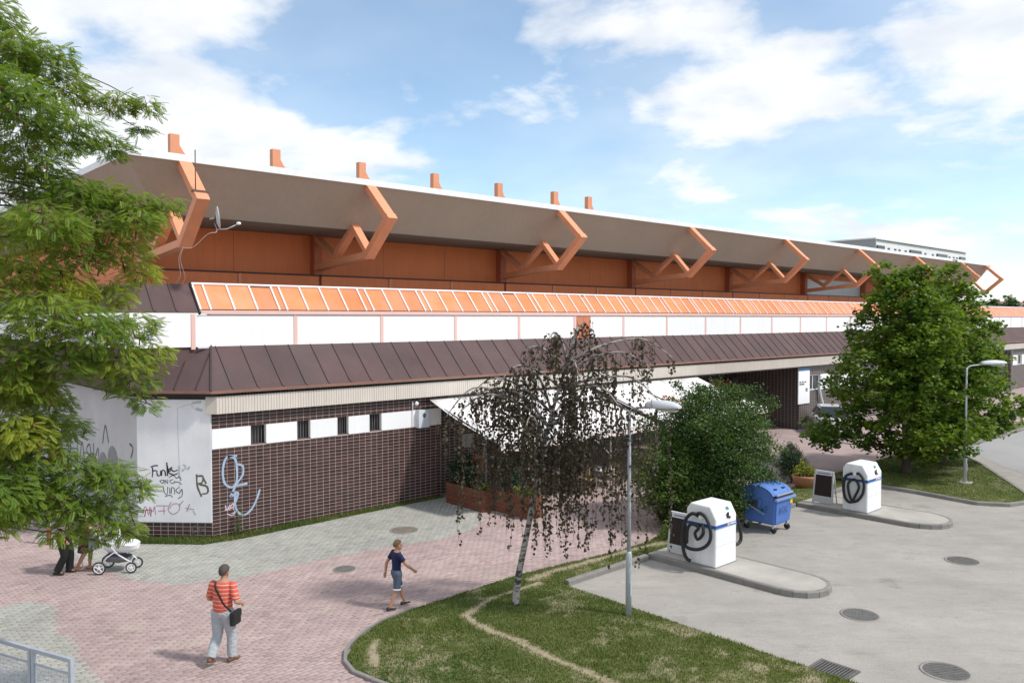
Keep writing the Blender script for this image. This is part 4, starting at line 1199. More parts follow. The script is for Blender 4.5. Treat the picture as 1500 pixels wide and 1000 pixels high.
graffiti([[(27.4, 1.5), (27.5, 2.1), (27.9, 1.7), (28.0, 2.2)], [(28.3, 1.4), (28.4, 2.1), (28.8, 1.9), (28.4, 1.7)], [(29.0, 1.4), (29.3, 2.1), (29.6, 1.4)], [(29.9, 2.1), (29.9, 1.4), (30.4, 1.5)], [(30.6, 2.2), (30.9, 1.5), (31.2, 2.2)],
          [(27.0, 2.3), (26.7, 2.9), (26.4, 2.4)], [(24.3, 2.2), (24.1, 2.5), (24.4, 2.6)], [(27.2, 1.1), (28.4, 1.3), (29.4, 1.1), (30.8, 1.2)]], 0.06, end_plane, 0.006, pm('spray_dark_grey', (0.10, 0.10, 0.11), 0.8, 0.2, 8))

# ---- satellite dish and its mast on the first truss (things of their own)
steel = pm('galvanised_steel', (0.48, 0.50, 0.52), 0.45, 0.12, 4, 0.06, 40, metal=0.35)
d = thing('satellite_dish', (9.14, 22.78, 9.0), 'pale grey satellite dish with feed arm fixed to the first orange truss', 'satellite dish')
dm = MB(); nrm = Vector((0.95, -0.33, 0.12)).normalized()
prof = [(0.0, 0.0), (0.12, 0.008), (0.20, 0.03), (0.28, 0.058), (0.33, 0.082)]
q = nrm.to_track_quat('Z', 'Y').to_matrix().to_4x4()
m = MB(); n = 20
for r_, h in prof[1:]:
    for k in range(n): m.v.append((r_ * math.cos(2 * math.pi * k / n), r_ * math.sin(2 * math.pi * k / n), h))
for i in range(len(prof) - 2):
    for k in range(n): m.f.append((i * n + k, i * n + (k + 1) % n, (i + 1) * n + (k + 1) % n, (i + 1) * n + k)); m.m.append(0); m.sm.append(True)
m.f.append(tuple(range(n))); m.m.append(0); m.sm.append(True)
m.xf(Matrix.Translation((0.12, -0.12, 0.05)) @ q)
dish = m.build('reflector', pm('dish_grey', (0.55, 0.57, 0.58), 0.5, 0.06, 3), d, local=True, fix=False)
so = dish.modifiers.new('thick', 'SOLIDIFY'); so.thickness = 0.012
MB().tube([(0.13, -0.13, -0.28), (0.36, -0.36, -0.26), (0.60, -0.52, -0.12)], 0.016, 8).build('feed_arm', steel, d, local=True)
MB().lathe([(0.03, -0.06), (0.045, 0.0), (0.035, 0.05)], (0.62, -0.54, -0.10), 10, axis='x').build('feed_horn', white_m, d, local=True)
MB().tube([(0.0, 0.0, 0.02), (0.05, -0.05, 0.04), (0.11, -0.11, 0.05)], 0.025, 8).build('bracket', steel, d, local=True)
MB().tube(smooth_line([(0.1, -0.1, -0.1), (0.1, -0.25, -0.35), (-0.1, -0.1, -0.42), (-0.25, 0.6, -0.75), (-0.35, 1.2, -0.72)], 5), 0.006, 6).build('cable', alu_m, d, local=True)
ms_ = thing('antenna_mast', (8.78, 22.86, 9.72), 'thin dark antenna mast clamped to the first orange truss', 'mast')
MB().tube([(0, 0, -0.05), (0, 0, 1.22)], 0.017, 8).build('pole', pm('mast_dark', (0.10, 0.07, 0.06), 0.6, 0.1, 3), ms_, local=True)
MB().box(-0.10, 0.36, -0.05, 0.05, 0.03, 0.10).build('clamp', pm('rusty_clamp', (0.13, 0.08, 0.06), 0.7, 0.2, 6), ms_, local=True)
cb = thing('hanging_cable', (8.9, 23.9, 8.26), 'thin grey cables drooping from the first truss down the orange wall', 'cable')
MB().tube(smooth_line([(-0.1, 0.0, 0.02), (-0.05, 0.5, -0.3), (0.35, 1.5, -0.75), (0.75, 3.3, -1.06)], 5), 0.007, 5).build('strand', alu_m, cb, local=True)
MB().tube(smooth_line([(-0.1, 0.0, 0.02), (0.0, 0.5, -0.35), (0.5, 1.5, -0.8), (0.95, 3.3, -1.06)], 5), 0.006, 5).build('strand', alu_m, cb, local=True)

# ---- awnings over the café terrace
fabric = pm('awning_cream', (0.84, 0.82, 0.80), 0.85, 0.04, 0.9, 0.03, 30)
val_m = pm('awning_valance', (0.80, 0.70, 0.66), 0.85, 0.06, 1.2)
def awning(x0, x1, label, stripes=False):
    yb_, zb_, yf_, zf_ = 21.93, 3.44, 18.3, 2.33
    t = thing('awning', (x0, yb_, 0), label, 'awning', 'cream awnings over the terrace')
    n = max(3, int((x1 - x0) / 1.3)); st = (x1 - x0) / n
    for i in range(n):
        a_, b_ = x0 + i * st, x0 + (i + 1) * st
        m = MB(); k = 8; vs = []
        for j in range(k + 1):
            tt = j / k
            y = yb_ + (yf_ - yb_) * tt; z = zb_ + (zf_ - zb_) * tt - 0.10 * math.sin(math.pi * tt)
            for u in (0, 0.5, 1): vs.append((a_ + (b_ - a_) * u, y, z - 0.025 * math.sin(math.pi * u) * math.sin(math.pi * tt)))
        m.add(vs, [(j * 3 + u, j * 3 + u + 1, j * 3 + u + 4, j * 3 + u + 3) for j in range(k) for u in (0, 1)], 0, True)
        o = m.build('fabric_panel', fabric, t, fix=False)
        so = o.modifiers.new('thick', 'SOLIDIFY'); so.thickness = 0.006
        v = MB(); pts = []
        for u in np.linspace(0, 1, 9): pts.append((a_ + (b_ - a_) * u, zf_ - 0.24 - 0.03 * abs(math.sin(u * math.pi * 3))))
        kk = len(pts)
        v.add([(p[0], yf_ - 0.012, zf_ - 0.005) for p in pts] + [(p[0], yf_ - 0.03, p[1]) for p in pts], [(j, j + 1, kk + j + 1, kk + j) for j in range(kk - 1)])
        o = v.build('valance', val_m, t, fix=False)
        so = o.modifiers.new('thick', 'SOLIDIFY'); so.thickness = 0.004
    MB().tube([(x0, yf_, zf_ - 0.035), (x1, yf_, zf_ - 0.035)], 0.03, 8).build('front_bar', alu_m, t)
    MB().box(x0, x1, yb_ - 0.02, yb_ + 0.06, zb_ - 0.06, zb_ + 0.03).build('back_box', dark_m, t)
    for a_ in np.linspace(x0 + 0.1, x1 - 0.1, 4):
        MB().beam((a_, yb_, zb_ - 0.07), (a_, yf_ + 0.02, zf_ - 0.10), 0.04, 0.05).build('rafter', dark_m, t)
        if a_ > 18: MB().box(a_ - 0.022, a_ + 0.022, yf_ + 0.01, yf_ + 0.054, 0, zf_ - 0.09).build('post', pm('dull_aluminium', (0.32, 0.31, 0.30), 0.5, 0.1, 3), t)
    if stripes:
        rd = pm('awning_red', (0.70, 0.22, 0.20), 0.8, 0.1, 3)
        m = MB()
        for dx_ in (0.0, 0.55):
            def ap(x, tt): return Vector((x, yb_ + (yf_ - yb_) * tt, zb_ + (zf_ - zb_) * tt - 0.10 * math.sin(math.pi * tt) + 0.012))
            xx = x0 + 2.6 + dx_
            m.add([ap(xx, 0.42), ap(xx + 0.16, 0.42), ap(xx + 0.16, 0.72), ap(xx, 0.72)], [(0, 1, 2, 3)])
        m.build('red_stripe', rd, t, fix=False)
    return t
awning(16.25, 24.05, 'wide cream awning starting beside the tiled wall, over the plant boxes')
awning(24.45, 31.8, 'cream awning with two red stripes behind the dark green shrub', True)
# shaded tiled return beside the terrace with a notice, and the grey posts of the wind screen
MB().box(WX1 + 0.03, 19.2, 22.55, 22.8, -0.05, 3.53).build('wall_return', far_tile, hall)
MB().box(18.1, 18.7, 22.51, 22.545, 1.52, 2.02).build('notice', pm('grey_notice', (0.52, 0.52, 0.50), 0.7, 0.12, 6), hall)
for px_, py_, pz_ in ((17.72, 20.75, 3.0), (17.62, 19.5, 2.6)):
    w_ = thing('screen_post', (px_, py_, 0), ['grey square post behind the plant box, closer to the tiled wall', 'grey square post behind the plant box, at the open terrace corner'][int(py_ < 20)], 'post', 'grey terrace posts')
    MB().box(-0.045, 0.045, -0.045, 0.045, 0.0, pz_ - 0.05).build('shaft', MATS['dull_aluminium'], w_, local=True)
    MB().box(-0.08, 0.08, -0.08, 0.08, 0.0, 0.012).build('base_plate', steel, w_, local=True)
# ================================================================== street things
conc_m = slab_m
paint_w = pm('white_cabinet_paint', (0.80, 0.81, 0.82), 0.45, 0.06, 1.6, 0.03, 30, streak=0.10, spec=0.4)
rubber = pm('black_rubber', (0.018, 0.018, 0.019), 0.55, 0.1, 5)
blue_band = pm('blue_band', (0.03, 0.09, 0.33), 0.4, 0.05, 3)
def vacuum(x0, y0, wx, wy, label, loopset):
    """car vacuum station: white cabinet with bevelled head, blue band and black suction hoses"""
    z0 = 0.136; H_ = 1.5
    t = thing('vacuum_station', (x0, y0, z0), label, 'vacuum station', 'vacuum stations on the islands')
    m = MB()
    prof = [(0, 0), (wy, 0), (wy, H_ - 0.16), (wy - 0.12, H_), (0.16, H_ - 0.02), (0.0, H_ - 0.30)]
    # cabinet: outline in (y, z), narrowed at the head in x
    def ring(x, s, top): return [(x, y, z if z < 1.0 else z - top) for y, z in prof]
    a_ = ring(0.03, 0, 0.05); b_ = ring(0.0, 0, 0.10); c_ = ring(wx, 0, 0.10); d_ = ring(wx - 0.03, 0, 0.05)
    bm = bmesh.new()
    vs = [bm.verts.new((x, y, z)) for x in (0.0, wx) for y, z in prof]
    n = len(prof)
    bm.faces.new(vs[:n]); bm.faces.new(vs[n:][::-1])
    for i in range(n): bm.faces.new((vs[(i + 1) % n], vs[i], vs[n + i], vs[n + (i + 1) % n]))
    bmesh.ops.recalc_face_normals(bm, faces=bm.faces)
    bmesh.ops.bevel(bm, geom=[e for e in bm.edges if max(v.co.z for v in e.verts) > 0.5], offset=0.045, segments=3, affect='EDGES', profile=0.55)
    m.bm(bm)
    body = m.build('cabinet', paint_w, t, local=True)
    zb = 0.96
    MB().box(-0.004, wx + 0.004, -0.004, wy + 0.004, zb, zb + 0.075).build('blue_band', blue_band, t, local=True)
    MB().box(-0.006, wx + 0.006, -0.006, wy + 0.006, zb - 0.022, zb - 0.006).build('blue_line', pm('band_teal', (0.20, 0.42, 0.50), 0.4, 0.0), t, local=True)
    MB().add([(wx * 0.60 + 0.05 * math.cos(u), -0.0075, zb + 0.04 + 0.05 * math.sin(u)) for u in np.linspace(0, 2 * math.pi, 13)[:-1]], [tuple(range(12))]).build('round_mark', pm('mark_red_white', (0.65, 0.40, 0.38), 0.5, 0.2, 30), t, local=True, fix=False)
    tx = MB()
    for k in range(6): tx.box(wx * 0.68 + k * 0.042, wx * 0.68 + k * 0.042 + 0.030, -0.0075, -0.0055, zb + 0.022, zb + 0.062)
    tx.build('lettering', white_m, t, local=True)
    # coin slot panel and sticker on the front
    MB().box(wx * 0.52, wx * 0.60, -0.02, 0.0, 1.16, 1.30).build('coin_slot', rubber, t, local=True)
    MB().box(wx * 0.61, wx * 0.68, -0.016, 0.0, 1.14, 1.19).build('coin_return', rubber, t, local=True)
    MB().add([(wx * 0.62, 0.060, 1.335), (wx * 0.74, 0.060, 1.335), (wx * 0.74, 0.098, 1.405), (wx * 0.62, 0.098, 1.405)], [(0, 1, 2, 3)]).build('sticker', pm('green_sticker', (0.05, 0.25, 0.18), 0.5, 0.1, 5), t, local=True, fix=False)
    MB().box(-0.006, wx + 0.008, -0.008, wy + 0.006, 0.0, 0.03).build('foot', pm('cabinet_foot', (0.30, 0.29, 0.28), 0.7, 0.1, 3), t, local=True)
    MB().box(wx * 0.02, wx * 0.98, -0.003, -0.0005, 0.515, 0.522).build('door_gap', pm('gap_grey', (0.5, 0.5, 0.5), 0.6, 0), t, local=True)
    for pts, r_ in loopset:
        MB().tube(smooth_line([(p[0], p[1], p[2]) for p in pts], 6), r_, 10).build('hose', rubber, t, local=True)
    MB().lathe([(0.05, -0.09), (0.05, 0.0)], (0.0, wy * 0.45, 1.20), 12, axis='x').build('hose_holder', paint_w, t, local=True)
    return t
h = 0.043
loops1 = [([(-0.04, 0.52, 1.22), (-0.10, 0.40, 1.30), (-0.13, 0.20, 1.24), (-0.15, 0.06, 1.0), (-0.16, 0.04, 0.75), (-0.17, 0.16, 0.55), (-0.18, 0.40, 0.42), (-0.17, 0.66, 0.40), (-0.14, 0.80, 0.44)], h),
          ([(-0.03, 0.46, 1.20), (-0.10, 0.60, 1.26), (-0.14, 0.76, 1.10), (-0.16, 0.84, 0.8), (-0.17, 0.84, 0.5), (-0.18, 0.78, 0.25), (-0.16, 0.70, 0.12), (-0.12, 0.62, 0.08)], h),
          ([(-0.03, 0.42, 0.98), (-0.09, 0.32, 1.02), (-0.13, 0.26, 0.86), (-0.13, 0.34, 0.72), (-0.13, 0.44, 0.66), (-0.13, 0.5, 0.8), (-0.13, 0.40, 0.95), (-0.13, 0.60, 1.0), (-0.13, 0.72, 0.85), (-0.13, 0.74, 0.5)], h * 0.9),
          ([(0.93, 0.12, 1.15), (1.06, 0.10, 1.08), (1.16, 0.08, 0.85), (1.22, 0.06, 0.60), (1.20, 0.06, 0.45), (1.08, 0.08, 0.38), (0.94, 0.12, 0.40)], h)]
vacuum(16.66, 10.93, 0.92, 0.85, 'white vacuum station with looped black hoses on the kerbed island with the near mat board', loops1)
loops2 = [([(-0.02, 0.40, 1.18), (-0.08, 0.22, 1.22), (-0.09, 0.08, 1.0), (-0.09, 0.10, 0.65), (-0.09, 0.25, 0.40), (-0.09, 0.40, 0.32), (-0.09, 0.55, 0.30), (-0.09, 0.68, 0.45), (-0.09, 0.72, 0.8), (-0.09, 0.64, 1.1), (-0.05, 0.46, 1.2)], h),
          ([(-0.03, 0.42, 1.02), (-0.10, 0.30, 1.0), (-0.12, 0.22, 0.8), (-0.12, 0.34, 0.5), (-0.12, 0.42, 0.36), (-0.12, 0.52, 0.55), (-0.12, 0.56, 0.85), (-0.08, 0.46, 1.02)], h * 0.9)]
vacuum(24.86, 10.86, 1.02, 0.80, 'white vacuum station on the kerbed island nearer the round-crowned trees', loops2)

def mat_board(x, y0, y1, label):
    """leaning stand with a dark rubber panel in a pale metal frame"""
    t = thing('mat_board', (x, y0, 0.136), label, 'stand board', 'mat boards on the islands')
    w = y1 - y0; Hh = 1.06; lean = 0.13; tp = 0.03
    def pt(u, v, o=0.0):      # u across, v up the board, o out towards -x
        return Vector((0.10 + lean * v / Hh - o, w - (tp * v / Hh) - u * (w - 2 * tp * v / Hh) / w, v))
    def slab(u0, u1, v0, v1, o0, o1):
        vs = [pt(u0, v0, o0), pt(u1, v0, o0), pt(u1, v1, o0), pt(u0, v1, o0), pt(u0, v0, o1), pt(u1, v0, o1), pt(u1, v1, o1), pt(u0, v1, o1)]
        return MB().add(vs, [(0, 1, 2, 3), (7, 6, 5, 4), (0, 4, 5, 1), (1, 5, 6, 2), (2, 6, 7, 3), (3, 7, 4, 0)])
    fm = pm('board_frame_grey', (0.52, 0.52, 0.51), 0.5, 0.08, 3)
    slab(0.05, w - 0.05, 0.24, 0.92, 0.0, 0.03).build('dark_panel', pm('dark_brown_mat', (0.028, 0.018, 0.015), 0.8, 0.2, 6, 0.3, 40), t, local=True)
    for a_ in (0.0, w - 0.05): slab(a_, a_ + 0.05, 0.0, Hh, -0.005, 0.05).build('frame_upright', fm, t, local=True)
    slab(0.05, w - 0.05, 0.92, Hh, -0.004, 0.048).build('header', pm('header_pale', (0.66, 0.67, 0.68), 0.5, 0.05, 3), t, local=True)
    slab(0.12, w - 0.12, 0.96, 1.0, 0.049, 0.052).build('header_line', pm('header_blue', (0.22, 0.25, 0.38), 0.5, 0), t, local=True)
    slab(0.05, w - 0.05, 0.03, 0.24, -0.004, 0.046).build('kick_plate', fm, t, local=True)
    for a_ in (0.03, w - 0.03):
        MB().beam((0.22, a_, Hh - 0.1), (0.42, a_, 0.0), 0.03, 0.03).build('rear_leg', fm, t, local=True)
mat_board(16.88, 11.90, 12.58, 'grey framed dark mat board behind the hosed station, by the dirt path')
mat_board(25.10, 12.12, 12.82, 'grey framed dark mat board beside the terracotta flower tub')

# ---- blue container with barrel lid
bin_m = pm('blue_plastic', (0.075, 0.17, 0.47), 0.5, 0.08, 1.5, 0.04, 30, streak=0.10, spec=0.4)
bin_d = pm('blue_plastic_lid', (0.10, 0.21, 0.53), 0.45, 0.08, 1.5, streak=0.06)
wheel_m = pm('caster_black', (0.03, 0.03, 0.03), 0.6, 0.1, 5)
t = thing('waste_container', (20.95, 11.75, 0), 'blue plastic wheeled waste container with rounded lid in front of the shrub', 'waste container')
WX, WY = 1.0, 1.15
def taper(z): return 0.07 * (1 - (z - 0.24) / 0.8)
vs = []
for z in (0.24, 1.03):
    k = max(taper(z), 0)
    vs += [(k, k, z), (WX - k, k, z), (WX - k, WY - k, z), (k, WY - k, z)]
bm = bmesh.new(); bv = [bm.verts.new(v) for v in vs]
for f in [(0, 3, 2, 1), (4, 5, 6, 7), (0, 1, 5, 4), (1, 2, 6, 5), (2, 3, 7, 6), (3, 0, 4, 7)]: bm.faces.new([bv[i] for i in f])
bmesh.ops.bevel(bm, geom=list(bm.edges), offset=0.05, segments=3, affect='EDGES')
MB().bm(bm).build('body', bin_m, t, local=True)
# side cheeks carrying the lid (round profile), and the curved lid itself
cy, cz, rr = WY * 0.54, 1.0, 0.56
def arc(r_, a0, a1, n=12): return [(cy - r_ * math.cos(a), cz + r_ * 0.62 * math.sin(a)) for a in np.linspace(a0, a1, n)]
for xx in (0.0, WX - 0.04):
    MB().prism_x([(cy - 0.52, cz - 0.05)] + arc(0.52, 0.1, math.pi - 0.1) + [(cy + 0.52, cz - 0.05)], xx, xx + 0.04).build('side_cheek', bin_m, t, local=True)
outer = arc(0.575, 0.30, math.pi - 0.02, 16); inner = arc(0.545, 0.30, math.pi - 0.02, 16)
MB().prism_x(outer + inner[::-1], -0.03, WX + 0.03).build('lid', bin_d, t, local=True)
for xx in (0.10, 0.90):
    o2 = arc(0.585, 0.34, math.pi - 0.4, 14); i2 = arc(0.574, 0.34, math.pi - 0.4, 14)
    MB().prism_x(o2 + i2[::-1], xx - 0.03, xx + 0.03).build('lid_rib', bin_d, t, local=True)
MB().rbox(-0.05, WX + 0.05, -0.06, 0.03, 0.96, 1.04, 0.02).build('front_rim', pm('blue_plastic_rim', (0.16, 0.25, 0.50), 0.4, 0.05, 3), t, local=True)
MB().box(0.05, WX - 0.05, 0.0, 0.10, 1.045, 1.10).build('slot', dark_m, t, local=True)
MB().box(0.05, WX - 0.05, -0.012, 0.02, 1.105, 1.15).build('lid_lip', pm('lip_grey', (0.32, 0.36, 0.46), 0.4, 0.05, 3), t, local=True)
for xx in (0.28, 0.72): MB().rbox(xx - 0.07, xx + 0.07, 0.16, 0.23, 1.225, 1.265, 0.012).build('lid_handle', wheel_m, t, local=True)
MB().lathe([(0.17, -0.06), (0.17, -0.01), (0.10, 0.0)], (0.02, WY * 0.55, 0.84), 20, axis='x').build('hub', bin_m, t, local=True)
MB().rbox(-0.05, 0.0, WY * 0.48, WY * 0.66, 0.62, 0.92, 0.012).build('hub_plate', pm('hub_dark', (0.05, 0.06, 0.08), 0.6, 0.1, 3), t, local=True)
MB().beam((-0.04, WY * 0.85, 0.80), (-0.04, WY * 0.30, 0.55), 0.05, 0.04, up=(1, 0, 0)).build('foot_lever', pm('lever_blue', (0.20, 0.28, 0.46), 0.4, 0.1, 3), t, local=True)
MB().box(WX - 0.20, WX - 0.07, -0.004, 0.03, 0.80, 0.94).build('yellow_sticker', pm('sticker_yellow', (0.70, 0.50, 0.05), 0.5, 0.1, 5), t, local=True)
lt = MB()
for k, (a_, b_) in enumerate(((0.25, 0.33), (0.37, 0.45), (0.49, 0.57), (0.61, 0.69))):
    lt.box(a_, a_ + 0.018, 0.012, 0.03, 0.55, 0.78); lt.box(b_ - 0.018, b_, 0.012, 0.03, 0.55, 0.78); lt.box(a_ + 0.018, b_ - 0.018, 0.012, 0.03, 0.66 if k % 2 else 0.76, 0.68 if k % 2 else 0.78)
lt.build('moulded_lettering', pm('blue_relief', (0.13, 0.24, 0.52), 0.5, 0.05, 3), t, local=True)
for xx, yy in ((0.12, 0.14), (WX - 0.12, 0.14), (0.12, WY - 0.14), (WX - 0.12, WY - 0.14)):
    c = MB().lathe([(0.045, -0.028), (0.09, -0.022), (0.095, 0), (0.09, 0.022), (0.045, 0.028)], (xx, yy, 0.096), 16, axis='x').build('caster_wheel', wheel_m, t, local=True)
    MB().box(xx - 0.045, xx + 0.045, yy - 0.03, yy + 0.03, 0.14, 0.26).build('caster_fork', steel, c, local=True)

# ---- street lamps
pole_m = pm('lamp_grey_paint', (0.50, 0.53, 0.57), 0.45, 0.08, 2, metal=0.15, streak=0.06)
head_m = pm('lamp_head_grey', (0.60, 0.62, 0.64), 0.4, 0.06, 2)
def lamp(x, y, ang, reach, label, z0, hl=0.80):
    t = thing('street_lamp', (x, y, z0), label, 'street lamp', 'street lamps by the parking')
    MB().lathe([(0.062, -0.1), (0.062, 1.28), (0.055, 1.33), (0.042, 1.36)], n=16).build('base_sleeve', pole_m, t, local=True)
    MB().lathe([(0.041, 1.34), (0.040, 2.6), (0.034, 4.22), (0.026, 4.25)], n=14).build('pole', pole_m, t, local=True)
    MB().box(-0.025, 0.025, -0.068, -0.05, 0.45, 0.72).build('hatch', pm('hatch_grey', (0.42, 0.44, 0.47), 0.5, 0.05, 3), t, local=True)
    dx_, dy_ = math.cos(ang), math.sin(ang)
    MB().tube(smooth_line([(0, 0, 4.15), (dx_ * 0.05, dy_ * 0.05, 4.27), (dx_ * 0.2, dy_ * 0.2, 4.33), (dx_ * (reach - hl * 0.4), dy_ * (reach - hl * 0.4), 4.37)], 4), 0.026, 10).build('arm', pole_m, t, local=True)
    m = MB(); n = 14; ks = 10; o = 0
    for i in range(ks + 1):
        u = i / ks; w = 0.155 * (math.sin(math.pi * min(max(u * 0.86 + 0.09, 0), 1))) ** 0.5; hgt = 0.135 * (math.sin(math.pi * (u * 0.8 + 0.14))) ** 0.6
        c = reach - hl / 2 + hl * u
        for k in range(n):
            a_ = 2 * math.pi * k / n; yy = w * math.cos(a_); zz = hgt * math.sin(a_) * (1.0 if math.sin(a_) > 0 else 0.35)
            m.v.append((dx_ * c - dy_ * yy, dy_ * c + dx_ * yy, 4.39 + 0.03 * u + zz))
    for i in range(ks):
        for k in range(n):
            m.f.append((i * n + k, i * n + (k + 1) % n, (i + 1) * n + (k + 1) % n, (i + 1) * n + k)); m.m.append(0); m.sm.append(True)
    m.f.append(tuple(range(n))); m.m.append(0); m.sm.append(False); m.f.append(tuple(range(ks * n, ks * n + n))); m.m.append(0); m.sm.append(False)
    hd = m.build('lamp_head', head_m, t, local=True)
    g_ = MB(); c0, c1 = reach - hl * 0.15, reach + hl * 0.42
    g_.add([(dx_ * c - dy_ * s_, dy_ * c + dx_ * s_, 4.357) for c, s_ in ((c0, -0.09), (c1, -0.07), (c1, 0.07), (c0, 0.09))] + [(dx_ * c - dy_ * s_, dy_ * c + dx_ * s_, 4.325) for c, s_ in ((c0 + 0.04, -0.06), (c1 - 0.04, -0.05), (c1 - 0.04, 0.05), (c0 + 0.04, 0.06))],
           [(0, 1, 2, 3), (7, 6, 5, 4), (0, 4, 5, 1), (1, 5, 6, 2), (2, 6, 7, 3), (3, 7, 4, 0)])
    g_.build('lens', pm('lamp_lens', (0.55, 0.58, 0.60), 0.2, 0.0), hd, local=True)
lamp(12.85, 10.5, R(-90), 0.85, 'grey lamp post standing in the lawn between birch and parking', 0.05)
lamp(32.25, 10.51, R(-42), 0.98, 'grey lamp post on the kerbed verge beside the round-crowned trees', 0.13, 0.95)
MB().rbox(32.0, 32.5, 10.3, 10.72, 0.05, 0.17, 0.02).build('lamp_footing', conc_m)['kind'] = 'structure'

# ---- red and white bollard
t = thing('bollard', (5.38, 24.73, 0), 'red and white banded bollard by the end wall under the feathery tree', 'bollard')
for k, (z0, z1) in enumerate(((0, 0.46), (0.46, 0.62), (0.62, 0.78), (0.78, 1.0))):
    m = MB().lathe([(0.055, z0 + 0.001), (0.055, z1 - 0.001)] if k < 3 else [(0.055, z0 + 0.001), (0.055, z1 - 0.05), (0.04, z1 - 0.01), (0.01, z1)], n=14)
    m.build('band', pm('bollard_red', (0.42, 0.07, 0.06), 0.5, 0.15, 5) if k in (0, 2) else white_m, t, local=True)

# ---- galvanised mesh railing at the corner of the forecourt
gal = pm('galvanised_tube', (0.42, 0.46, 0.52), 0.5, 0.1, 5, 0.06, 60, metal=0.25)
def rail_panel(a_, b_, label):
    a_, b_ = Vector((*a_, 0)), Vector((*b_, 0)); d_ = (b_ - a_).normalized(); L_ = (b_ - a_).length
    t = thing('railing_panel', tuple(a_), label, 'railing', 'galvanised railing panels')
    def P_(u, z): return d_ * u + Vector((0, 0, z))
    for u in (0.03, L_ - 0.03): MB().beam(P_(u, 0), P_(u, 1.12), 0.06, 0.06, up=d_).build('post', gal, t, local=True)
    for z in (1.09, 0.12): MB().beam(P_(0.062, z), P_(L_ - 0.062, z), 0.05, 0.06).build('rail', gal, t, local=True)
    MB().beam(P_(0.062, 0.88), P_(L_ - 0.062, 0.88), 0.025, 0.03).build('rail', gal, t, local=True)
    w_ = MB(); n = int((L_ - 0.12) / 0.035)
    for i in range(n + 1):
        u = 0.065 + (L_ - 0.13) * i / n
        w_.beam(P_(u, 0.15), P_(u, 0.866), 0.005, 0.005, up=d_)
    for z in np.arange(0.2, 0.86, 0.055): w_.beam(P_(0.065, z), P_(L_ - 0.065, z), 0.004, 0.004)
    o = w_.build('wire_mesh', gal, t, local=True, fix=False)
dr = (Vector((3.13, 13.22)) - Vector((2.5, 14.79))).normalized()
def rp(s): return tuple(Vector((3.15, 13.19)) - dr * s)
rail_panel(rp(0.93), rp(0.0), 'narrow galvanised mesh railing panel at the free end of the railing')
rail_panel(rp(2.45), rp(0.95), 'wide galvanised mesh railing panel under the feathery tree')

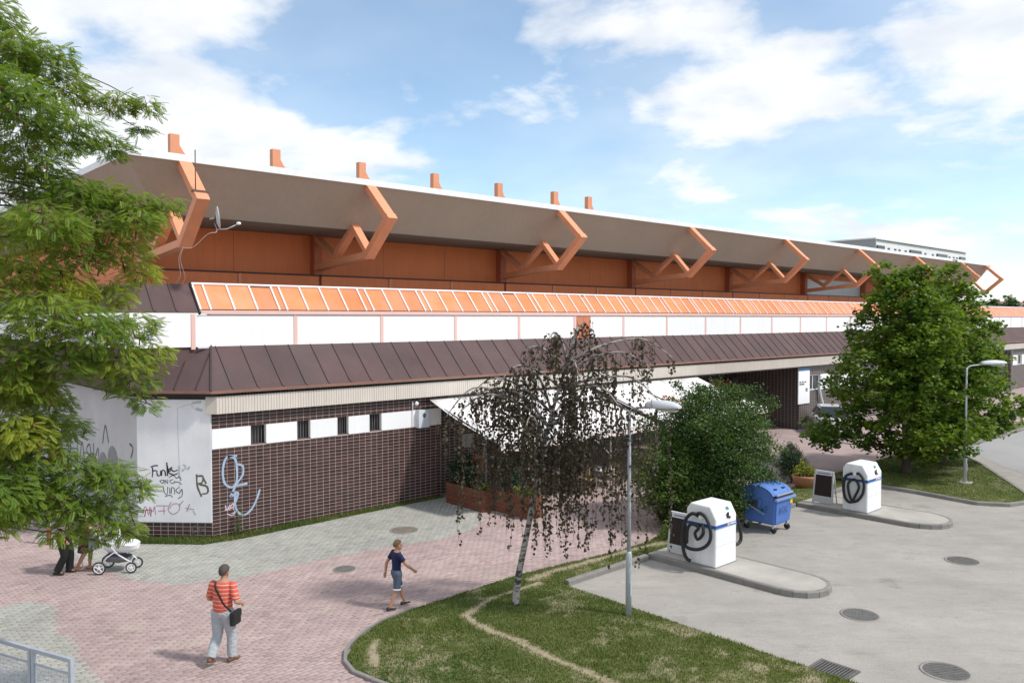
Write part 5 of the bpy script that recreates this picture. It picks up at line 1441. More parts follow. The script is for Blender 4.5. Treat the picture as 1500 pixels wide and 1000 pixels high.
# ---- pushchair
def pushchair(loc, ang):
    t = thing('pushchair', loc, 'white and grey pushchair with spoked wheels and a grey bag on the handle', 'pushchair', rz=ang)
    fm = pm('pram_white', (0.78, 0.78, 0.78), 0.45, 0.05, 4); gm = pm('pram_grey', (0.17, 0.18, 0.20), 0.8, 0.1, 6); tm = pm('tyre', (0.03, 0.03, 0.03), 0.7, 0.1, 5)
    def wheel(x, y, r_):
        w = MB()
        n = 20; q_ = 8
        for i in range(n):
            a_ = 2 * math.pi * i / n
            for j in range(q_):
                b_ = 2 * math.pi * j / q_; rr_ = r_ - 0.022 + 0.022 * math.cos(b_)
                w.v.append((x + rr_ * math.cos(a_), y + 0.022 * math.sin(b_), r_ + rr_ * math.sin(a_)))
        for i in range(n):
            for j in range(q_):
                w.f.append((i * q_ + j, ((i + 1) % n) * q_ + j, ((i + 1) % n) * q_ + (j + 1) % q_, i * q_ + (j + 1) % q_)); w.m.append(0); w.sm.append(True)
        wo = w.build('wheel', tm, t, local=True)
        s_ = MB().lathe([(0.03, -0.03), (0.03, 0.03)], (x, y, r_), 10, axis='y')
        for k in range(5):
            a_ = 2 * math.pi * k / 5 + 0.3
            s_.beam((x, y, r_), (x + (r_ - 0.035) * math.cos(a_), y, r_ + (r_ - 0.035) * math.sin(a_)), 0.022, 0.03, up=(0, 1, 0))
        for i in range(16):
            a0, a1 = 2 * math.pi * i / 16, 2 * math.pi * (i + 1) / 16
            s_.beam((x + (r_ - 0.045) * math.cos(a0), y, r_ + (r_ - 0.045) * math.sin(a0)), (x + (r_ - 0.045) * math.cos(a1), y, r_ + (r_ - 0.045) * math.sin(a1)), 0.016, 0.034, up=(0, 1, 0))
        s_.build('rim', fm, wo, local=True)
    wheel(-0.36, -0.29, 0.16); wheel(-0.36, 0.29, 0.16); wheel(0.36, -0.22, 0.135); wheel(0.36, 0.22, 0.135)
    for s_ in (-1, 1):
        MB().tube([(-0.36, s_ * 0.25, 0.17), (-0.20, s_ * 0.24, 0.40), (-0.02, s_ * 0.23, 0.52), (0.22, s_ * 0.20, 0.34), (0.36, s_ * 0.17, 0.24)], 0.016, 8).build('frame_tube', fm, t, local=True)
        MB().tube([(0.10, s_ * 0.23, 0.42), (-0.28, s_ * 0.23, 0.86), (-0.46, s_ * 0.22, 1.00)], 0.015, 8).build('frame_tube', fm, t, local=True)
    MB().tube(smooth_line([(-0.46, -0.22, 1.0), (-0.53, -0.2, 1.05), (-0.55, 0, 1.06), (-0.53, 0.2, 1.05), (-0.46, 0.22, 1.0)], 4), 0.02, 8).build('handle', gm, t, local=True)
    # carrycot: rounded tub with a folding hood at its head and an apron over the foot
    def shell(name, prof, mt, yw):
        m = MB(); rows = len(prof); n = 9
        for (x, zl, zh, ww) in prof:
            for k in range(n):
                u = k / (n - 1); a_ = math.pi * u
                m.v.append((x, -math.cos(a_) * yw * ww, zl + (zh - zl) * math.sin(a_)))
        for i in range(rows - 1):
            for k in range(n - 1):
                m.f.append((i * n + k, i * n + k + 1, (i + 1) * n + k + 1, (i + 1) * n + k)); m.m.append(0); m.sm.append(True)
        m.f.append(tuple(range(n))); m.m.append(0); m.sm.append(False); m.f.append(tuple(range((rows - 1) * n, rows * n))); m.m.append(0); m.sm.append(False)
        return m.build(name, mt, t, local=True)
    shell('carrycot', [(-0.30, 0.74, 0.52, 0.7), (-0.22, 0.76, 0.46, 1), (0.10, 0.70, 0.44, 1), (0.36, 0.66, 0.46, 0.95), (0.46, 0.66, 0.54, 0.6)], fm, 0.23)
    shell('apron', [(0.02, 0.70, 0.76, 0.98), (0.20, 0.68, 0.78, 1.0), (0.38, 0.66, 0.75, 0.95), (0.47, 0.66, 0.70, 0.6)], fm, 0.24)
    shell('hood', [(-0.02, 0.72, 1.12, 0.95), (-0.14, 0.72, 1.13, 1.0), (-0.26, 0.72, 1.04, 0.95), (-0.33, 0.72, 0.90, 0.75)], pm('pram_hood', (0.70, 0.71, 0.71), 0.8, 0.08, 5), 0.235)
    shell('basket', [(-0.28, 0.42, 0.24, 0.9), (0.0, 0.40, 0.20, 1), (0.26, 0.36, 0.24, 0.8)], gm, 0.20)
    MB().rbox(-0.66, -0.50, -0.16, 0.14, 0.56, 0.90, 0.04).build('bag', gm, t, local=True)
    MB().tube([(-0.58, -0.1, 0.88), (-0.55, -0.1, 1.05), (-0.54, 0.08, 1.05), (-0.58, 0.08, 0.88)], 0.012, 6).build('bag_strap', gm, t, local=True)
pushchair((6.08, 20.98, 0), R(-36))

# ---- plant boxes in front of the terrace
plank_m = pm('reddish_plank', (0.17, 0.062, 0.034), 0.75, 0.2, 2, 0.15, 20, island=0.18)
def plant_box(x0, x1, y0, y1, h_, label):
    t = thing('plant_box', (x0, y0, 0), label, 'plant box', 'wooden plant boxes by the terrace')
    n = 5; st = h_ / n
    for k in range(n):
        z0, z1 = k * st + 0.004, (k + 1) * st - 0.004
        MB().box(0, 0.03, 0, y1 - y0, z0, z1).build('plank', plank_m, t, local=True)
        MB().box(x1 - x0 - 0.03, x1 - x0, 0, y1 - y0, z0, z1).build('plank', plank_m, t, local=True)
        MB().box(0.031, x1 - x0 - 0.031, 0.0, 0.03, z0, z1).build('plank', plank_m, t, local=True)
        MB().box(0.031, x1 - x0 - 0.031, y1 - y0 - 0.03, y1 - y0, z0, z1).build('plank', plank_m, t, local=True)
    MB().box(0.032, x1 - x0 - 0.032, 0.032, y1 - y0 - 0.032, 0.02, h_ - 0.08).build('soil', pm('potting_soil', (0.05, 0.035, 0.025), 0.95, 0.2, 10), t, local=True)
    return t
plant_box(16.5, 17.0, 19.45, 21.35, 0.70, 'reddish wooden plant box against the end of the tiled wall')
plant_box(16.95, 17.5, 17.75, 19.35, 0.70, 'reddish wooden plant box farther out from the tiled wall, at the terrace corner')
# ---- terracotta tub with flowers
t = thing('flower_tub', (27.6, 14.35, 0.04), 'terracotta flower tub beside the farther mat board', 'flower tub')
MB().lathe([(0.34, 0), (0.42, 0.30), (0.46, 0.38), (0.46, 0.44), (0.40, 0.44), (0.38, 0.40)], n=20).build('pot', pm('terracotta', (0.42, 0.19, 0.11), 0.85, 0.15, 4), t, local=True)
MB().lathe([(0.36, 0.30), (0.36, 0.405)], n=16).build('soil', MATS['potting_soil'], t, local=True)

# ---- café tables and chairs on the terrace
tb_m = pm('table_white', (0.75, 0.74, 0.72), 0.5, 0.05, 3); wood_m = pm('pale_wood', (0.48, 0.33, 0.15), 0.6, 0.15, 5)
def table(x, y, label, rz=0.0):
    t = thing('cafe_table', (x, y, 0), label, 'table', 'terrace tables', rz)
    MB().rbox(-0.40, 0.40, -0.40, 0.40, 0.71, 0.745, 0.012).build('table_top', tb_m, t, local=True)
    for sx in (-1, 1):
        for sy in (-1, 1): MB().box(sx * 0.34 - 0.02, sx * 0.34 + 0.02, sy * 0.34 - 0.02, sy * 0.34 + 0.02, 0, 0.708).build('leg', steel, t, local=True)
def chair(x, y, rz, label, mt):
    t = thing('cafe_chair', (x, y, 0), label, 'chair', 'terrace chairs', rz)
    MB().rbox(-0.21, 0.21, -0.21, 0.21, 0.43, 0.46, 0.01).build('seat', mt, t, local=True)
    for sx in (-1, 1):
        for sy in (-1, 1): MB().box(sx * 0.18 - 0.015, sx * 0.18 + 0.015, sy * 0.18 - 0.015, sy * 0.18 + 0.015, 0, 0.428).build('leg', mt, t, local=True)
        MB().box(sx * 0.18 - 0.015, sx * 0.18 + 0.015, 0.175, 0.205, 0.462, 0.90).build('back_post', mt, t, local=True)
    for z in (0.60, 0.72, 0.84): MB().box(-0.16, 0.16, 0.18, 0.20, z, z + 0.06).build('back_slat', mt, t, local=True)
TBL = [(19.2, 20.3, 'white table just behind the plant boxes'), (22.0, 19.3, 'white table under the wide awning'), (25.6, 19.4, 'white table where the two awnings meet'), (29.0, 19.6, 'white table under the striped awning')]
for i, (x, y, l) in enumerate(TBL):
    table(x, y, l, 0.1 * i)
    chair(x - 0.62, y, R(90), 'wooden chair on the near side of the ' + l[6:], wood_m)
    chair(x + 0.62, y, R(-90), 'wooden chair on the far side of the ' + l[6:], wood_m)

# ---- white car by the far wall
def car(loc, ang):
    t = thing('parked_car', loc, 'white hatchback parked by the far tiled wall behind the round-crowned tree', 'car', rz=ang)
    body = pm('car_white', (0.80, 0.80, 0.81), 0.25, 0.02, 2, coat=0.6); gl = pm('car_glass', (0.02, 0.025, 0.03), 0.06, 0.0, spec=0.7); tr_ = pm('car_trim', (0.02, 0.02, 0.02), 0.5, 0.1, 5)
    # sections along x (front at +x): half width, sill, belt height
    sec = [(2.02, 0.60, 0.36, 0.62), (1.90, 0.76, 0.24, 0.74), (1.55, 0.84, 0.20, 0.84), (1.0, 0.87, 0.19, 0.93), (0.2, 0.88, 0.19, 0.97), (-0.8, 0.88, 0.19, 1.0), (-1.6, 0.86, 0.20, 1.0), (-1.95, 0.80, 0.28, 0.95), (-2.05, 0.68, 0.42, 0.85)]
    m = MB(); n = 10
    for x, w, z0, z1 in sec:
        pr = [(-w * 0.86, z0), (-w, z0 + 0.12), (-w, z0 + (z1 - z0) * 0.55), (-w * 0.95, z1 - 0.05), (-w * 0.80, z1), (w * 0.80, z1), (w * 0.95, z1 - 0.05), (w, z0 + (z1 - z0) * 0.55), (w, z0 + 0.12), (w * 0.86, z0)]
        m.v += [(x, y, z) for y, z in pr]
    for i in range(len(sec) - 1):
        for k in range(n): m.f.append((i * n + k, i * n + (k + 1) % n, (i + 1) * n + (k + 1) % n, (i + 1) * n + k)); m.m.append(0); m.sm.append(True)
    m.f.append(tuple(range(n))); m.m.append(0); m.sm.append(False); m.f.append(tuple(range((len(sec) - 1) * n, len(sec) * n))); m.m.append(0); m.sm.append(False)
    m.build('body', body, t, local=True)
    g_ = MB(); cs = [(0.95, 0.72, 0.90), (0.15, 0.62, 1.42), (-1.0, 0.62, 1.46), (-1.75, 0.70, 0.96)]
    vs = []
    for x, w, z in cs: vs += [(x, -w, z), (x, w, z)]
    bl = [(0.95, 0.80, 0.92), (-1.85, 0.78, 0.98)]
    g_.add(vs + [(0.95, -0.8, 0.90), (0.95, 0.8, 0.90), (-1.85, -0.78, 0.95), (-1.85, 0.78, 0.95)],
           [(0, 1, 3, 2), (2, 3, 5, 4), (4, 5, 7, 6), (8, 2, 4, 10), (9, 11, 5, 3), (0, 2, 8), (1, 9, 3), (6, 10, 4), (7, 5, 11), (6, 7, 11, 10)])
    g_.build('glasshouse', gl, t, local=True)
    MB().rbox(-1.02, 0.14, -0.60, 0.60, 1.425, 1.475, 0.02).build('roof', body, t, local=True)
    MB().rbox(1.86, 2.05, -0.60, 0.60, 0.22, 0.44, 0.03).build('bumper', tr_, t, local=True)
    gr_ = MB().rbox(1.93, 2.04, -0.30, 0.30, 0.50, 0.60, 0.015).build('grille', tr_, t, local=True)
    MB().box(2.041, 2.05, -0.25, 0.25, 0.54, 0.56).build('bar', alu_m, gr_, local=True)
    MB().rbox(2.035, 2.062, -0.26, 0.26, 0.345, 0.445, 0.006).build('number_plate', white_m, t, local=True)
    for s_ in (-1, 1):
        hl_ = MB().rbox(1.80, 2.0, s_ * 0.56 - 0.16, s_ * 0.56 + 0.16, 0.52, 0.66, 0.03).build('headlight', pm('headlight_dark', (0.08, 0.09, 0.10), 0.15, 0.0), t, local=True)
        MB().lathe([(0.055, -0.01), (0.05, 0.02)], (1.992, s_ * 0.56, 0.59), 12, axis='x').build('reflector', alu_m, hl_, local=True)
        MB().rbox(0.72, 0.86, s_ * 0.98 - 0.09, s_ * 0.98 + 0.09, 0.92, 1.04, 0.03).build('mirror', body, t, local=True)
        for x in (1.25, -1.3):
            w = MB().lathe([(0.20, -0.1), (0.31, -0.09), (0.32, 0), (0.31, 0.09), (0.20, 0.1)], (x, s_ * 0.78, 0.32), 20, axis='y').build('wheel', tr_, t, local=True)
            MB().lathe([(0.19, -0.105), (0.05, -0.11), (0.05, 0.11), (0.19, 0.105)], (x, s_ * 0.78, 0.32), 16, axis='y').build('rim', steel, w, local=True)
car((42.0, 20.3, 0), math.atan2(-0.60, -0.80))

# ---- far away: apartment block, houses
apt = thing('apartment_block', (151.6, 65.3, 0), 'white flat-roofed apartment block rising far behind the canopy', 'apartment block')
aw = pm('apartment_white', (0.78, 0.78, 0.78), 0.8, 0.04, 0.2); ag = pm('apartment_grey', (0.34, 0.35, 0.37), 0.85, 0.06, 0.1)
L_, D_, HH = 48.0, 14.0, 21.0
MB().box(0.3, L_, 0.3, D_, 0, HH - 0.1).build('wall', aw, apt, local=True)
MB().box(0.0, 0.29, 0.0, 26, 0, HH).build('gable_wall', ag, apt, local=True)
MB().box(0.3, L_, 14.0, 26, 0, HH - 0.2).build('rear_wing', ag, apt, local=True)
MB().box(-0.1, L_ + 0.1, -0.05, 26, HH + 0.001, HH + 0.25).build('roof', aw, apt, local=True)
for fl in range(3):
    zt = HH - 0.9 - 2.9 * fl
    for x0, w in ((0.9, 3.2), (16.3, 5.6), (30.5, 5.6), (43.8, 3.2)):
        MB().box(x0, x0 + w, 0.0, 0.298, zt - 1.6, zt - 0.2).build('loggia', glass_m, apt, local=True)
        MB().box(x0 - 0.2, x0 + w + 0.2, -0.35, -0.05, zt - 2.5, zt - 1.62).build('balcony', pm('balcony_grey', (0.5, 0.5, 0.5), 0.8, 0.05, 1), apt, local=True)
    for x0 in (6.0, 9.0, 11.0, 14.0, 24.0, 28.0, 37.5, 40.0, 42.0):
        MB().box(x0, x0 + 0.9, 0.2, 0.299, zt - 1.5, zt - 0.4).build('window', glass_m, apt, local=True)
roof_red = pm('red_roof_tile', (0.24, 0.105, 0.075), 0.85, 0.15, 0.4); hw_ = pm('house_render', (0.55, 0.47, 0.42), 0.85, 0.06, 0.5)
def house(x, y, w, d_, h_, rh, label):
    t = thing('house', (x, y, 0), label, 'house', 'houses beyond the trees')
    MB().box(0, w, 0, d_, 0, h_).build('wall', hw_, t, local=True)
    r_ = MB().add([(-0.5, -0.5, h_ + 0.002), (w + 0.5, -0.5, h_ + 0.002), (w + 0.5, d_ + 0.5, h_ + 0.002), (-0.5, d_ + 0.5, h_ + 0.002), (-0.5, d_ / 2, h_ + rh), (w + 0.5, d_ / 2, h_ + rh)],
             [(0, 1, 5, 4), (2, 3, 4, 5), (0, 4, 3), (1, 2, 5), (0, 3, 2, 1)]).build('roof', roof_red, t, local=True)
    for k in range(int(w / 4)):
        dm_ = MB().box(1.2 + k * 4, 3.0 + k * 4, 0.2, 2.2, h_ + 0.3, h_ + rh * 0.72).build('dormer', hw_, t, local=True)
        MB().box(1.5 + k * 4, 2.7 + k * 4, 0.15, 0.199, h_ + 0.7, h_ + rh * 0.6).build('window', glass_m, dm_, local=True)
    for k in range(int(w / 3)):
        MB().box(0.8 + k * 3, 2.0 + k * 3, -0.05, -0.002, h_ - 2.2, h_ - 0.9).build('window', glass_m, t, local=True)
    MB().box(w * 0.6, w * 0.6 + 0.8, d_ / 2 + 0.3, d_ / 2 + 1.1, h_ + rh * 0.5, h_ + rh + 0.8).build('chimney', hw_, t, local=True)
house(165, 36, 17, 10, 7.4, 2.9, 'red-roofed house with dormers beyond the trees, on the road side')
house(186, 50, 20, 11, 7.2, 2.6, 'long red-roofed house beyond the trees, nearer the apartment block')
# ================================================================== trees, shrubs, plants
bark_m = pm('grey_brown_bark', (0.10, 0.075, 0.055), 0.95, 0.25, 4, 0.3, 30, bump=0.5)
def rot_mats(rs, n, droop=0.0, flat=0.5):
    """random leaf frames: x = leaf axis, z = leaf normal; flat near 1 keeps leaves level, droop bends axes down"""
    a = rs.uniform(0, 2 * np.pi, n)
    el = rs.normal(0, 0.45 * (1 - flat) + 0.15, n) - droop
    ax = np.stack([np.cos(a) * np.cos(el), np.sin(a) * np.cos(el), np.sin(el)], 1)
    up = np.stack([rs.normal(0, 1 - flat * 0.75, n), rs.normal(0, 1 - flat * 0.75, n), np.ones(n)], 1)
    sd = np.cross(up, ax); sd /= np.linalg.norm(sd, axis=1, keepdims=True) + 1e-9
    nz = np.cross(ax, sd)
    return np.stack([ax, sd, nz], 2)
def place(T, TF, pos, M, size, var):
    """copies a leaf template (k,3) to every position"""
    n, k = len(pos), len(T)
    V = np.einsum('nij,kj->nki', M, T) * np.asarray(size)[:, None, None] + pos[:, None, :]
    F = (np.asarray(TF)[None] + (np.arange(n) * k)[:, None, None]).reshape(-1, len(TF[0]))
    return V.reshape(-1, 3), F, np.repeat(var, k)
OVAL = np.array([(0, 0, 0), (0.45, -0.30, 0.03), (1.0, 0, -0.05), (0.45, 0.30, 0.03)], float); OVAL_F = [(0, 1, 2, 3)]
BROAD = np.array([(0, 0, 0), (0.22, -0.42, 0.05), (0.62, -0.36, 0.0), (1.0, 0, -0.08), (0.62, 0.36, 0.0), (0.22, 0.42, 0.05)], float)
BROAD_F = [(0, 1, 2, 3), (0, 3, 4, 5)]
_t, _f = [], []
for i in range(8):                      # feather leaf: eight pairs of leaflets along a drooping stalk
    x = 0.14 + i * 0.115; zz = -0.16 * x * x
    for s in (-1, 1):
        o = len(_t); l = 0.26 * (1 - 0.45 * abs(i - 3.2) / 5)
        d = np.array([0.42, s * 0.86, -0.25]) * l; w = np.array([0.9, -s * 0.4, 0]) * 0.062
        b = np.array([x, 0, zz])
        _t += [b, b + d * 0.5 - w, b + d, b + d * 0.5 + w]; _f.append((o, o + 1, o + 2, o + 3))
FEATHER = np.array(_t); FEATHER_F = _f

def shell_points(rs, n, c, r, fill=0.45, squash=0.75):
    """points through a clump, denser towards its outside"""
    d = rs.normal(0, 1, (n, 3)); d /= np.linalg.norm(d, axis=1, keepdims=True)
    q = fill + (1 - fill) * rs.rand(n) ** 0.6
    p = d * q[:, None] * r; p[:, 2] *= squash
    return p + c
def limb(m, a, b, r0, r1, rs, sag=0.0, n=6, wob=0.12):
    a, b = np.array(a, float), np.array(b, float); L_ = np.linalg.norm(b - a)
    pts, rr = [], []
    off = rs.normal(0, wob * L_ * 0.3, 3)
    for i in range(n + 1):
        t_ = i / n
        p = a + (b - a) * t_ + off * math.sin(math.pi * t_) + np.array([0, 0, sag * L_ * math.sin(math.pi * t_)])
        pts.append(tuple(p)); rr.append(r0 + (r1 - r0) * t_ ** 0.8)
    m.tube(pts, rr, 7)
    return pts

# ---- feathery tree on the left, its boughs reaching over the forecourt
LOC = [(2.53, 13.42, 10.07, 0.44), (2.98, 13.69, 10.08, 0.46), (3.33, 14.04, 9.77, 0.48), (2.51, 12.73, 9.15, 0.56), (3.26, 13.39, 9.01, 0.51), (4.11, 14.0, 9.69, 0.31), (4.54, 13.87, 9.69, 0.25), (4.01, 14.06, 8.97, 0.31), (4.49, 14.04, 9.32, 0.18), (2.61, 13.29, 8.6, 0.59), (3.06, 14.22, 8.28, 0.58), (3.28, 13.34, 8.04, 0.46), (3.77, 13.57, 8.07, 0.42), (4.12, 13.25, 7.96, 0.37), (4.58, 13.23, 8.0, 0.27), (2.69, 12.5, 7.47, 0.51), (3.46, 13.16, 7.59, 0.41), (4.05, 12.89, 7.66, 0.36), (2.59, 13.95, 7.48, 0.51), (3.3, 13.28, 7.13, 0.41), (3.98, 13.48, 7.28, 0.43), (4.34, 13.68, 6.93, 0.31), (2.53, 13.02, 6.83, 0.48), (3.09, 13.19, 6.66, 0.4), (3.78, 13.5, 6.58, 0.37), (2.66, 12.48, 6.26, 0.56), (3.28, 12.58, 6.06, 0.54), (3.98, 13.03, 6.05, 0.42), (2.38, 12.72, 5.79, 0.47), (2.99, 12.83, 5.57, 0.49), (3.72, 12.84, 5.6, 0.46), (4.34, 13.08, 5.62, 0.3), (2.58, 13.86, 5.14, 0.46), (3.08, 14.08, 4.88, 0.37), (3.99, 13.12, 5.21, 0.37), (4.31, 13.35, 4.85, 0.2), (3.4, 14.44, 4.44, 0.33), (2.43, 12.89, 4.64, 0.43), (2.82, 13.34, 4.21, 0.4), (2.45, 13.26, 4.11, 0.34), (3.32, 13.55, 3.86, 0.42), (3.79, 13.51, 3.7, 0.41), (4.13, 13.47, 3.49, 0.28), (2.85, 13.55, 3.66, 0.39), (3.29, 13.68, 3.31, 0.42), (3.77, 13.65, 3.14, 0.41), (4.1, 13.74, 2.79, 0.24), (3.17, 13.78, 2.95, 0.27), (3.63, 13.89, 2.68, 0.22), (2.73, 13.65, 3.36, 0.31), (2.03, 13.17, 9.43, 0.65), (2.04, 14.48, 8.4, 0.92), (1.91, 13.18, 6.82, 0.84), (1.98, 14.42, 5.34, 0.92), (2.03, 14.32, 4.02, 0.82), (1.51, 15.67, 9.02, 1.17), (1.39, 15.69, 6.9, 1.27), (1.27, 15.72, 4.78, 1.17), (2.24, 14.39, 10.75, 0.61), (1.63, 14.94, 10.54, 0.92), (0.73, 17.02, 8.03, 1.44), (0.69, 16.97, 5.82, 1.44), (0.64, 15.82, 9.73, 1.22),
       (2.25, 13.3, 4.5, 0.5), (2.15, 13.0, 3.8, 0.5), (2.5, 13.5, 3.55, 0.4), (2.2, 13.6, 3.3, 0.42), (2.55, 13.15, 5.2, 0.5), (2.3, 12.9, 5.4, 0.45), (2.9, 13.4, 4.6, 0.35)]
YELLOW = {20: 0.5, 21: 0.95, 22: 0.9, 23: 0.9, 24: 0.6, 18: 0.35, 31: 0.45, 37: 0.5, 30: 0.3, 25: 0.35}
rs = np.random.RandomState(41)
tx_, ty_ = 1.3, 15.2
tr = thing('feathery_tree', (tx_, ty_, 0), 'tall feathery-leaved green tree with brown pods overhanging the forecourt', 'tree')
m = MB().tube([(tx_, ty_, -0.1), (tx_ + 0.05, ty_ - 0.02, 0.6), (tx_ - 0.05, ty_, 2.2), (tx_ + 0.1, ty_ - 0.1, 4.2), (tx_ + 0.15, ty_ - 0.2, 6.4), (tx_ + 0.2, ty_ - 0.25, 8.6), (tx_ + 0.3, ty_ - 0.3, 10.4)], [0.27, 0.21, 0.19, 0.16, 0.12, 0.07, 0.03], 12)
m.build('trunk', bark_m, tr)
br = MB(); PV, PF, PVAR = [], [], []; o = 0; PODS = []
for i, (x, y, z, r) in enumerate(LOC):
    z_att = min(10.2, max(2.2, z + 0.12 * math.hypot(x - tx_, y - ty_)))
    k = min(z_att / 10.4, 1)
    base = (tx_ + 0.2 * k, ty_ - 0.28 * k, z_att)
    pts = limb(br, base, (x, y, z), 0.018 + 0.022 * r, 0.006, rs, sag=0.10, n=6)
    # twigs inside the clump, leaves set along them and drooping outwards
    n = int(430 * (r / 0.45) ** 2.1) if r < 0.7 else int(330 * (r / 0.8) ** 1.6)
    p = shell_points(rs, n, np.array((x, y, z)), r * 1.1, 0.25, 0.62)
    for _ in range(5 if r < 0.7 else 3):
        e = p[rs.randint(len(p))]; limb(br, (x, y, z), e, 0.007, 0.003, rs, sag=0.05, n=3)
    rel = p - np.array((x, y, z)); az = np.arctan2(rel[:, 1], rel[:, 0]) + rs.normal(0, 0.7, n)
    el = -0.22 + rs.normal(0, 0.34, n)
    ax = np.stack([np.cos(az) * np.cos(el), np.sin(az) * np.cos(el), np.sin(el)], 1)
    up = np.stack([rs.normal(0, 0.35, n), rs.normal(0, 0.35, n), np.ones(n)], 1)
    sd = np.cross(up, ax); sd /= np.linalg.norm(sd, axis=1, keepdims=True)
    M = np.stack([ax, sd, np.cross(ax, sd)], 2)
    yv = YELLOW.get(i, 0.0)
    var = np.clip(0.22 + rs.normal(0, 0.13, n) + 0.08 * rs.normal() + yv * 0.62, 0, 1)
    V, F, C = place(FEATHER, FEATHER_F, p, M, rs.uniform(0.12, 0.20, n), var)
    PV.append(V); PF.append(F + o); PVAR.append(C); o += len(V)
    PODS.append(p[rs.rand(n) < 0.02])
br.build('branches', bark_m, tr, fix=False)
me = np_mesh('crown', np.concatenate(PV) - np.array((tx_, ty_, 0)), np.concatenate(PF), leaf_mat('locust_leaf', (0.130, 0.235, 0.040), (0.39, 0.41, 0.055), 0.45), np.concatenate(PVAR))
link_mesh('crown', me, tr)
pods = MB()
for p in np.concatenate(PODS):
    l = random.uniform(0.08, 0.16); d_ = Vector((random.uniform(-0.4, 0.4), random.uniform(-0.4, 0.4), -1)).normalized() * l
    pods.beam(p, Vector(p) + d_, 0.022, 0.006, up=(random.random(), random.random(), 0))
pods.build('pods', pm('brown_pod', (0.14, 0.055, 0.03), 0.7, 0.2, 8), tr, fix=False)['kind'] = 'stuff'

# ---- weeping birch with dark purple leaves
bx_, by_ = 11.55, 12.54
tr = thing('weeping_birch', (bx_, by_, 0.05), 'leaning weeping birch with white trunk and dark purple drooping leaves', 'tree')
birch_m = bpy.data.materials.new('birch_bark'); birch_m.use_nodes = True
N_, L_n = birch_m.node_tree.nodes, birch_m.node_tree.links
g_ = N_.new('ShaderNodeNewGeometry'); mp = N_.new('ShaderNodeMapping'); mp.inputs['Scale'].default_value = (5, 5, 13)
L_n.new(g_.outputs['Position'], mp.inputs[0]); nz = N_.new('ShaderNodeTexNoise'); nz.inputs['Scale'].default_value = 1.0; nz.inputs['Detail'].default_value = 6
L_n.new(mp.outputs[0], nz.inputs['Vector']); rp_ = N_.new('ShaderNodeValToRGB')
rp_.color_ramp.elements[0].position = 0.42; rp_.color_ramp.elements[0].color = (0.06, 0.05, 0.045, 1); rp_.color_ramp.elements[1].position = 0.52; rp_.color_ramp.elements[1].color = (0.36, 0.33, 0.30, 1)
L_n.new(nz.outputs['Fac'], rp_.inputs[0]); L_n.new(rp_.outputs[0], N_['Principled BSDF'].inputs['Base Color']); N_['Principled BSDF'].inputs['Roughness'].default_value = 0.85
rs = np.random.RandomState(77); random.seed(9)
trunk = smooth_line([(bx_, by_, 0.0), (bx_ + 0.06, by_ - 0.04, 0.7), (bx_ + 0.22, by_ - 0.16, 1.7), (bx_ + 0.36, by_ - 0.30, 2.8), (bx_ + 0.55, by_ - 0.45, 3.9), (bx_ + 0.78, by_ - 0.66, 5.0), (bx_ + 0.98, by_ - 0.90, 6.0)], 4)
m = MB().tube(trunk, list(np.linspace(0.082, 0.022, len(trunk))), 12)
m.build('trunk', birch_m, tr)
# arching limbs: start height, tip (x, y, z) in metres from the trunk foot
RX, RY = 0.738, -0.674                      # direction across the lawn
FX, FY = 0.674, 0.738
LIMB = []
def rel(u, w): return (bx_ + RX * u + FX * w, by_ + RY * u + FY * w)
for (z0, u, w, zt, zend) in ((5.2, 3.4, 0.3, 5.75, 5.35), (4.9, 2.7, -0.9, 5.5, 5.2), (4.6, 2.2, 0.6, 5.1, 4.8), (4.0, -0.8, -0.3, 4.75, 4.6), (3.8, -1.55, 0.2, 4.7, 4.0), (3.6, -0.5, 0.8, 4.6, 4.4), (5.4, 0.7, -0.5, 5.9, 5.8), (5.6, 1.6, 0.1, 6.1, 5.9), (4.4, 2.1, -1.1, 4.8, 4.4),
                             (3.4, 0.2, -0.9, 4.2, 4.0), (3.6, 1.4, 0.9, 4.4, 4.1), (4.2, 0.1, 0.4, 5.1, 5.0), (5.0, 0.2, 0.1, 5.6, 5.5), (4.6, -0.3, -0.2, 5.2, 4.9), (3.2, 1.3, -0.5, 3.9, 3.6), (3.0, 2.1, 0.2, 3.6, 3.2), (5.0, 1.3, -0.6, 5.3, 5.0), (4.0, 2.5, -0.9, 4.5, 4.1), (4.7, 2.9, -1.2, 5.0, 4.5), (3.9, -1.2, -0.4, 4.6, 4.2), (4.3, -1.0, 0.5, 4.9, 4.5)):
    i = min(range(len(trunk)), key=lambda j: abs(trunk[j][2] - z0)); s = trunk[i]
    ex, ey = rel(u, w)
    LIMB.append(smooth_line([s, (s[0] + (ex - s[0]) * 0.35, s[1] + (ey - s[1]) * 0.35, s[2] + (zt - s[2]) * 0.75), (s[0] + (ex - s[0]) * 0.72, s[1] + (ey - s[1]) * 0.72, zt), (ex, ey, zend)], 6))
br = MB()
for l_ in LIMB: br.tube(l_, list(np.linspace(0.034, 0.010, len(l_))), 7)
br.build('branches', birch_m, tr, fix=False)
tw = MB(); PP, MM, VV, SS = [], [], [], []
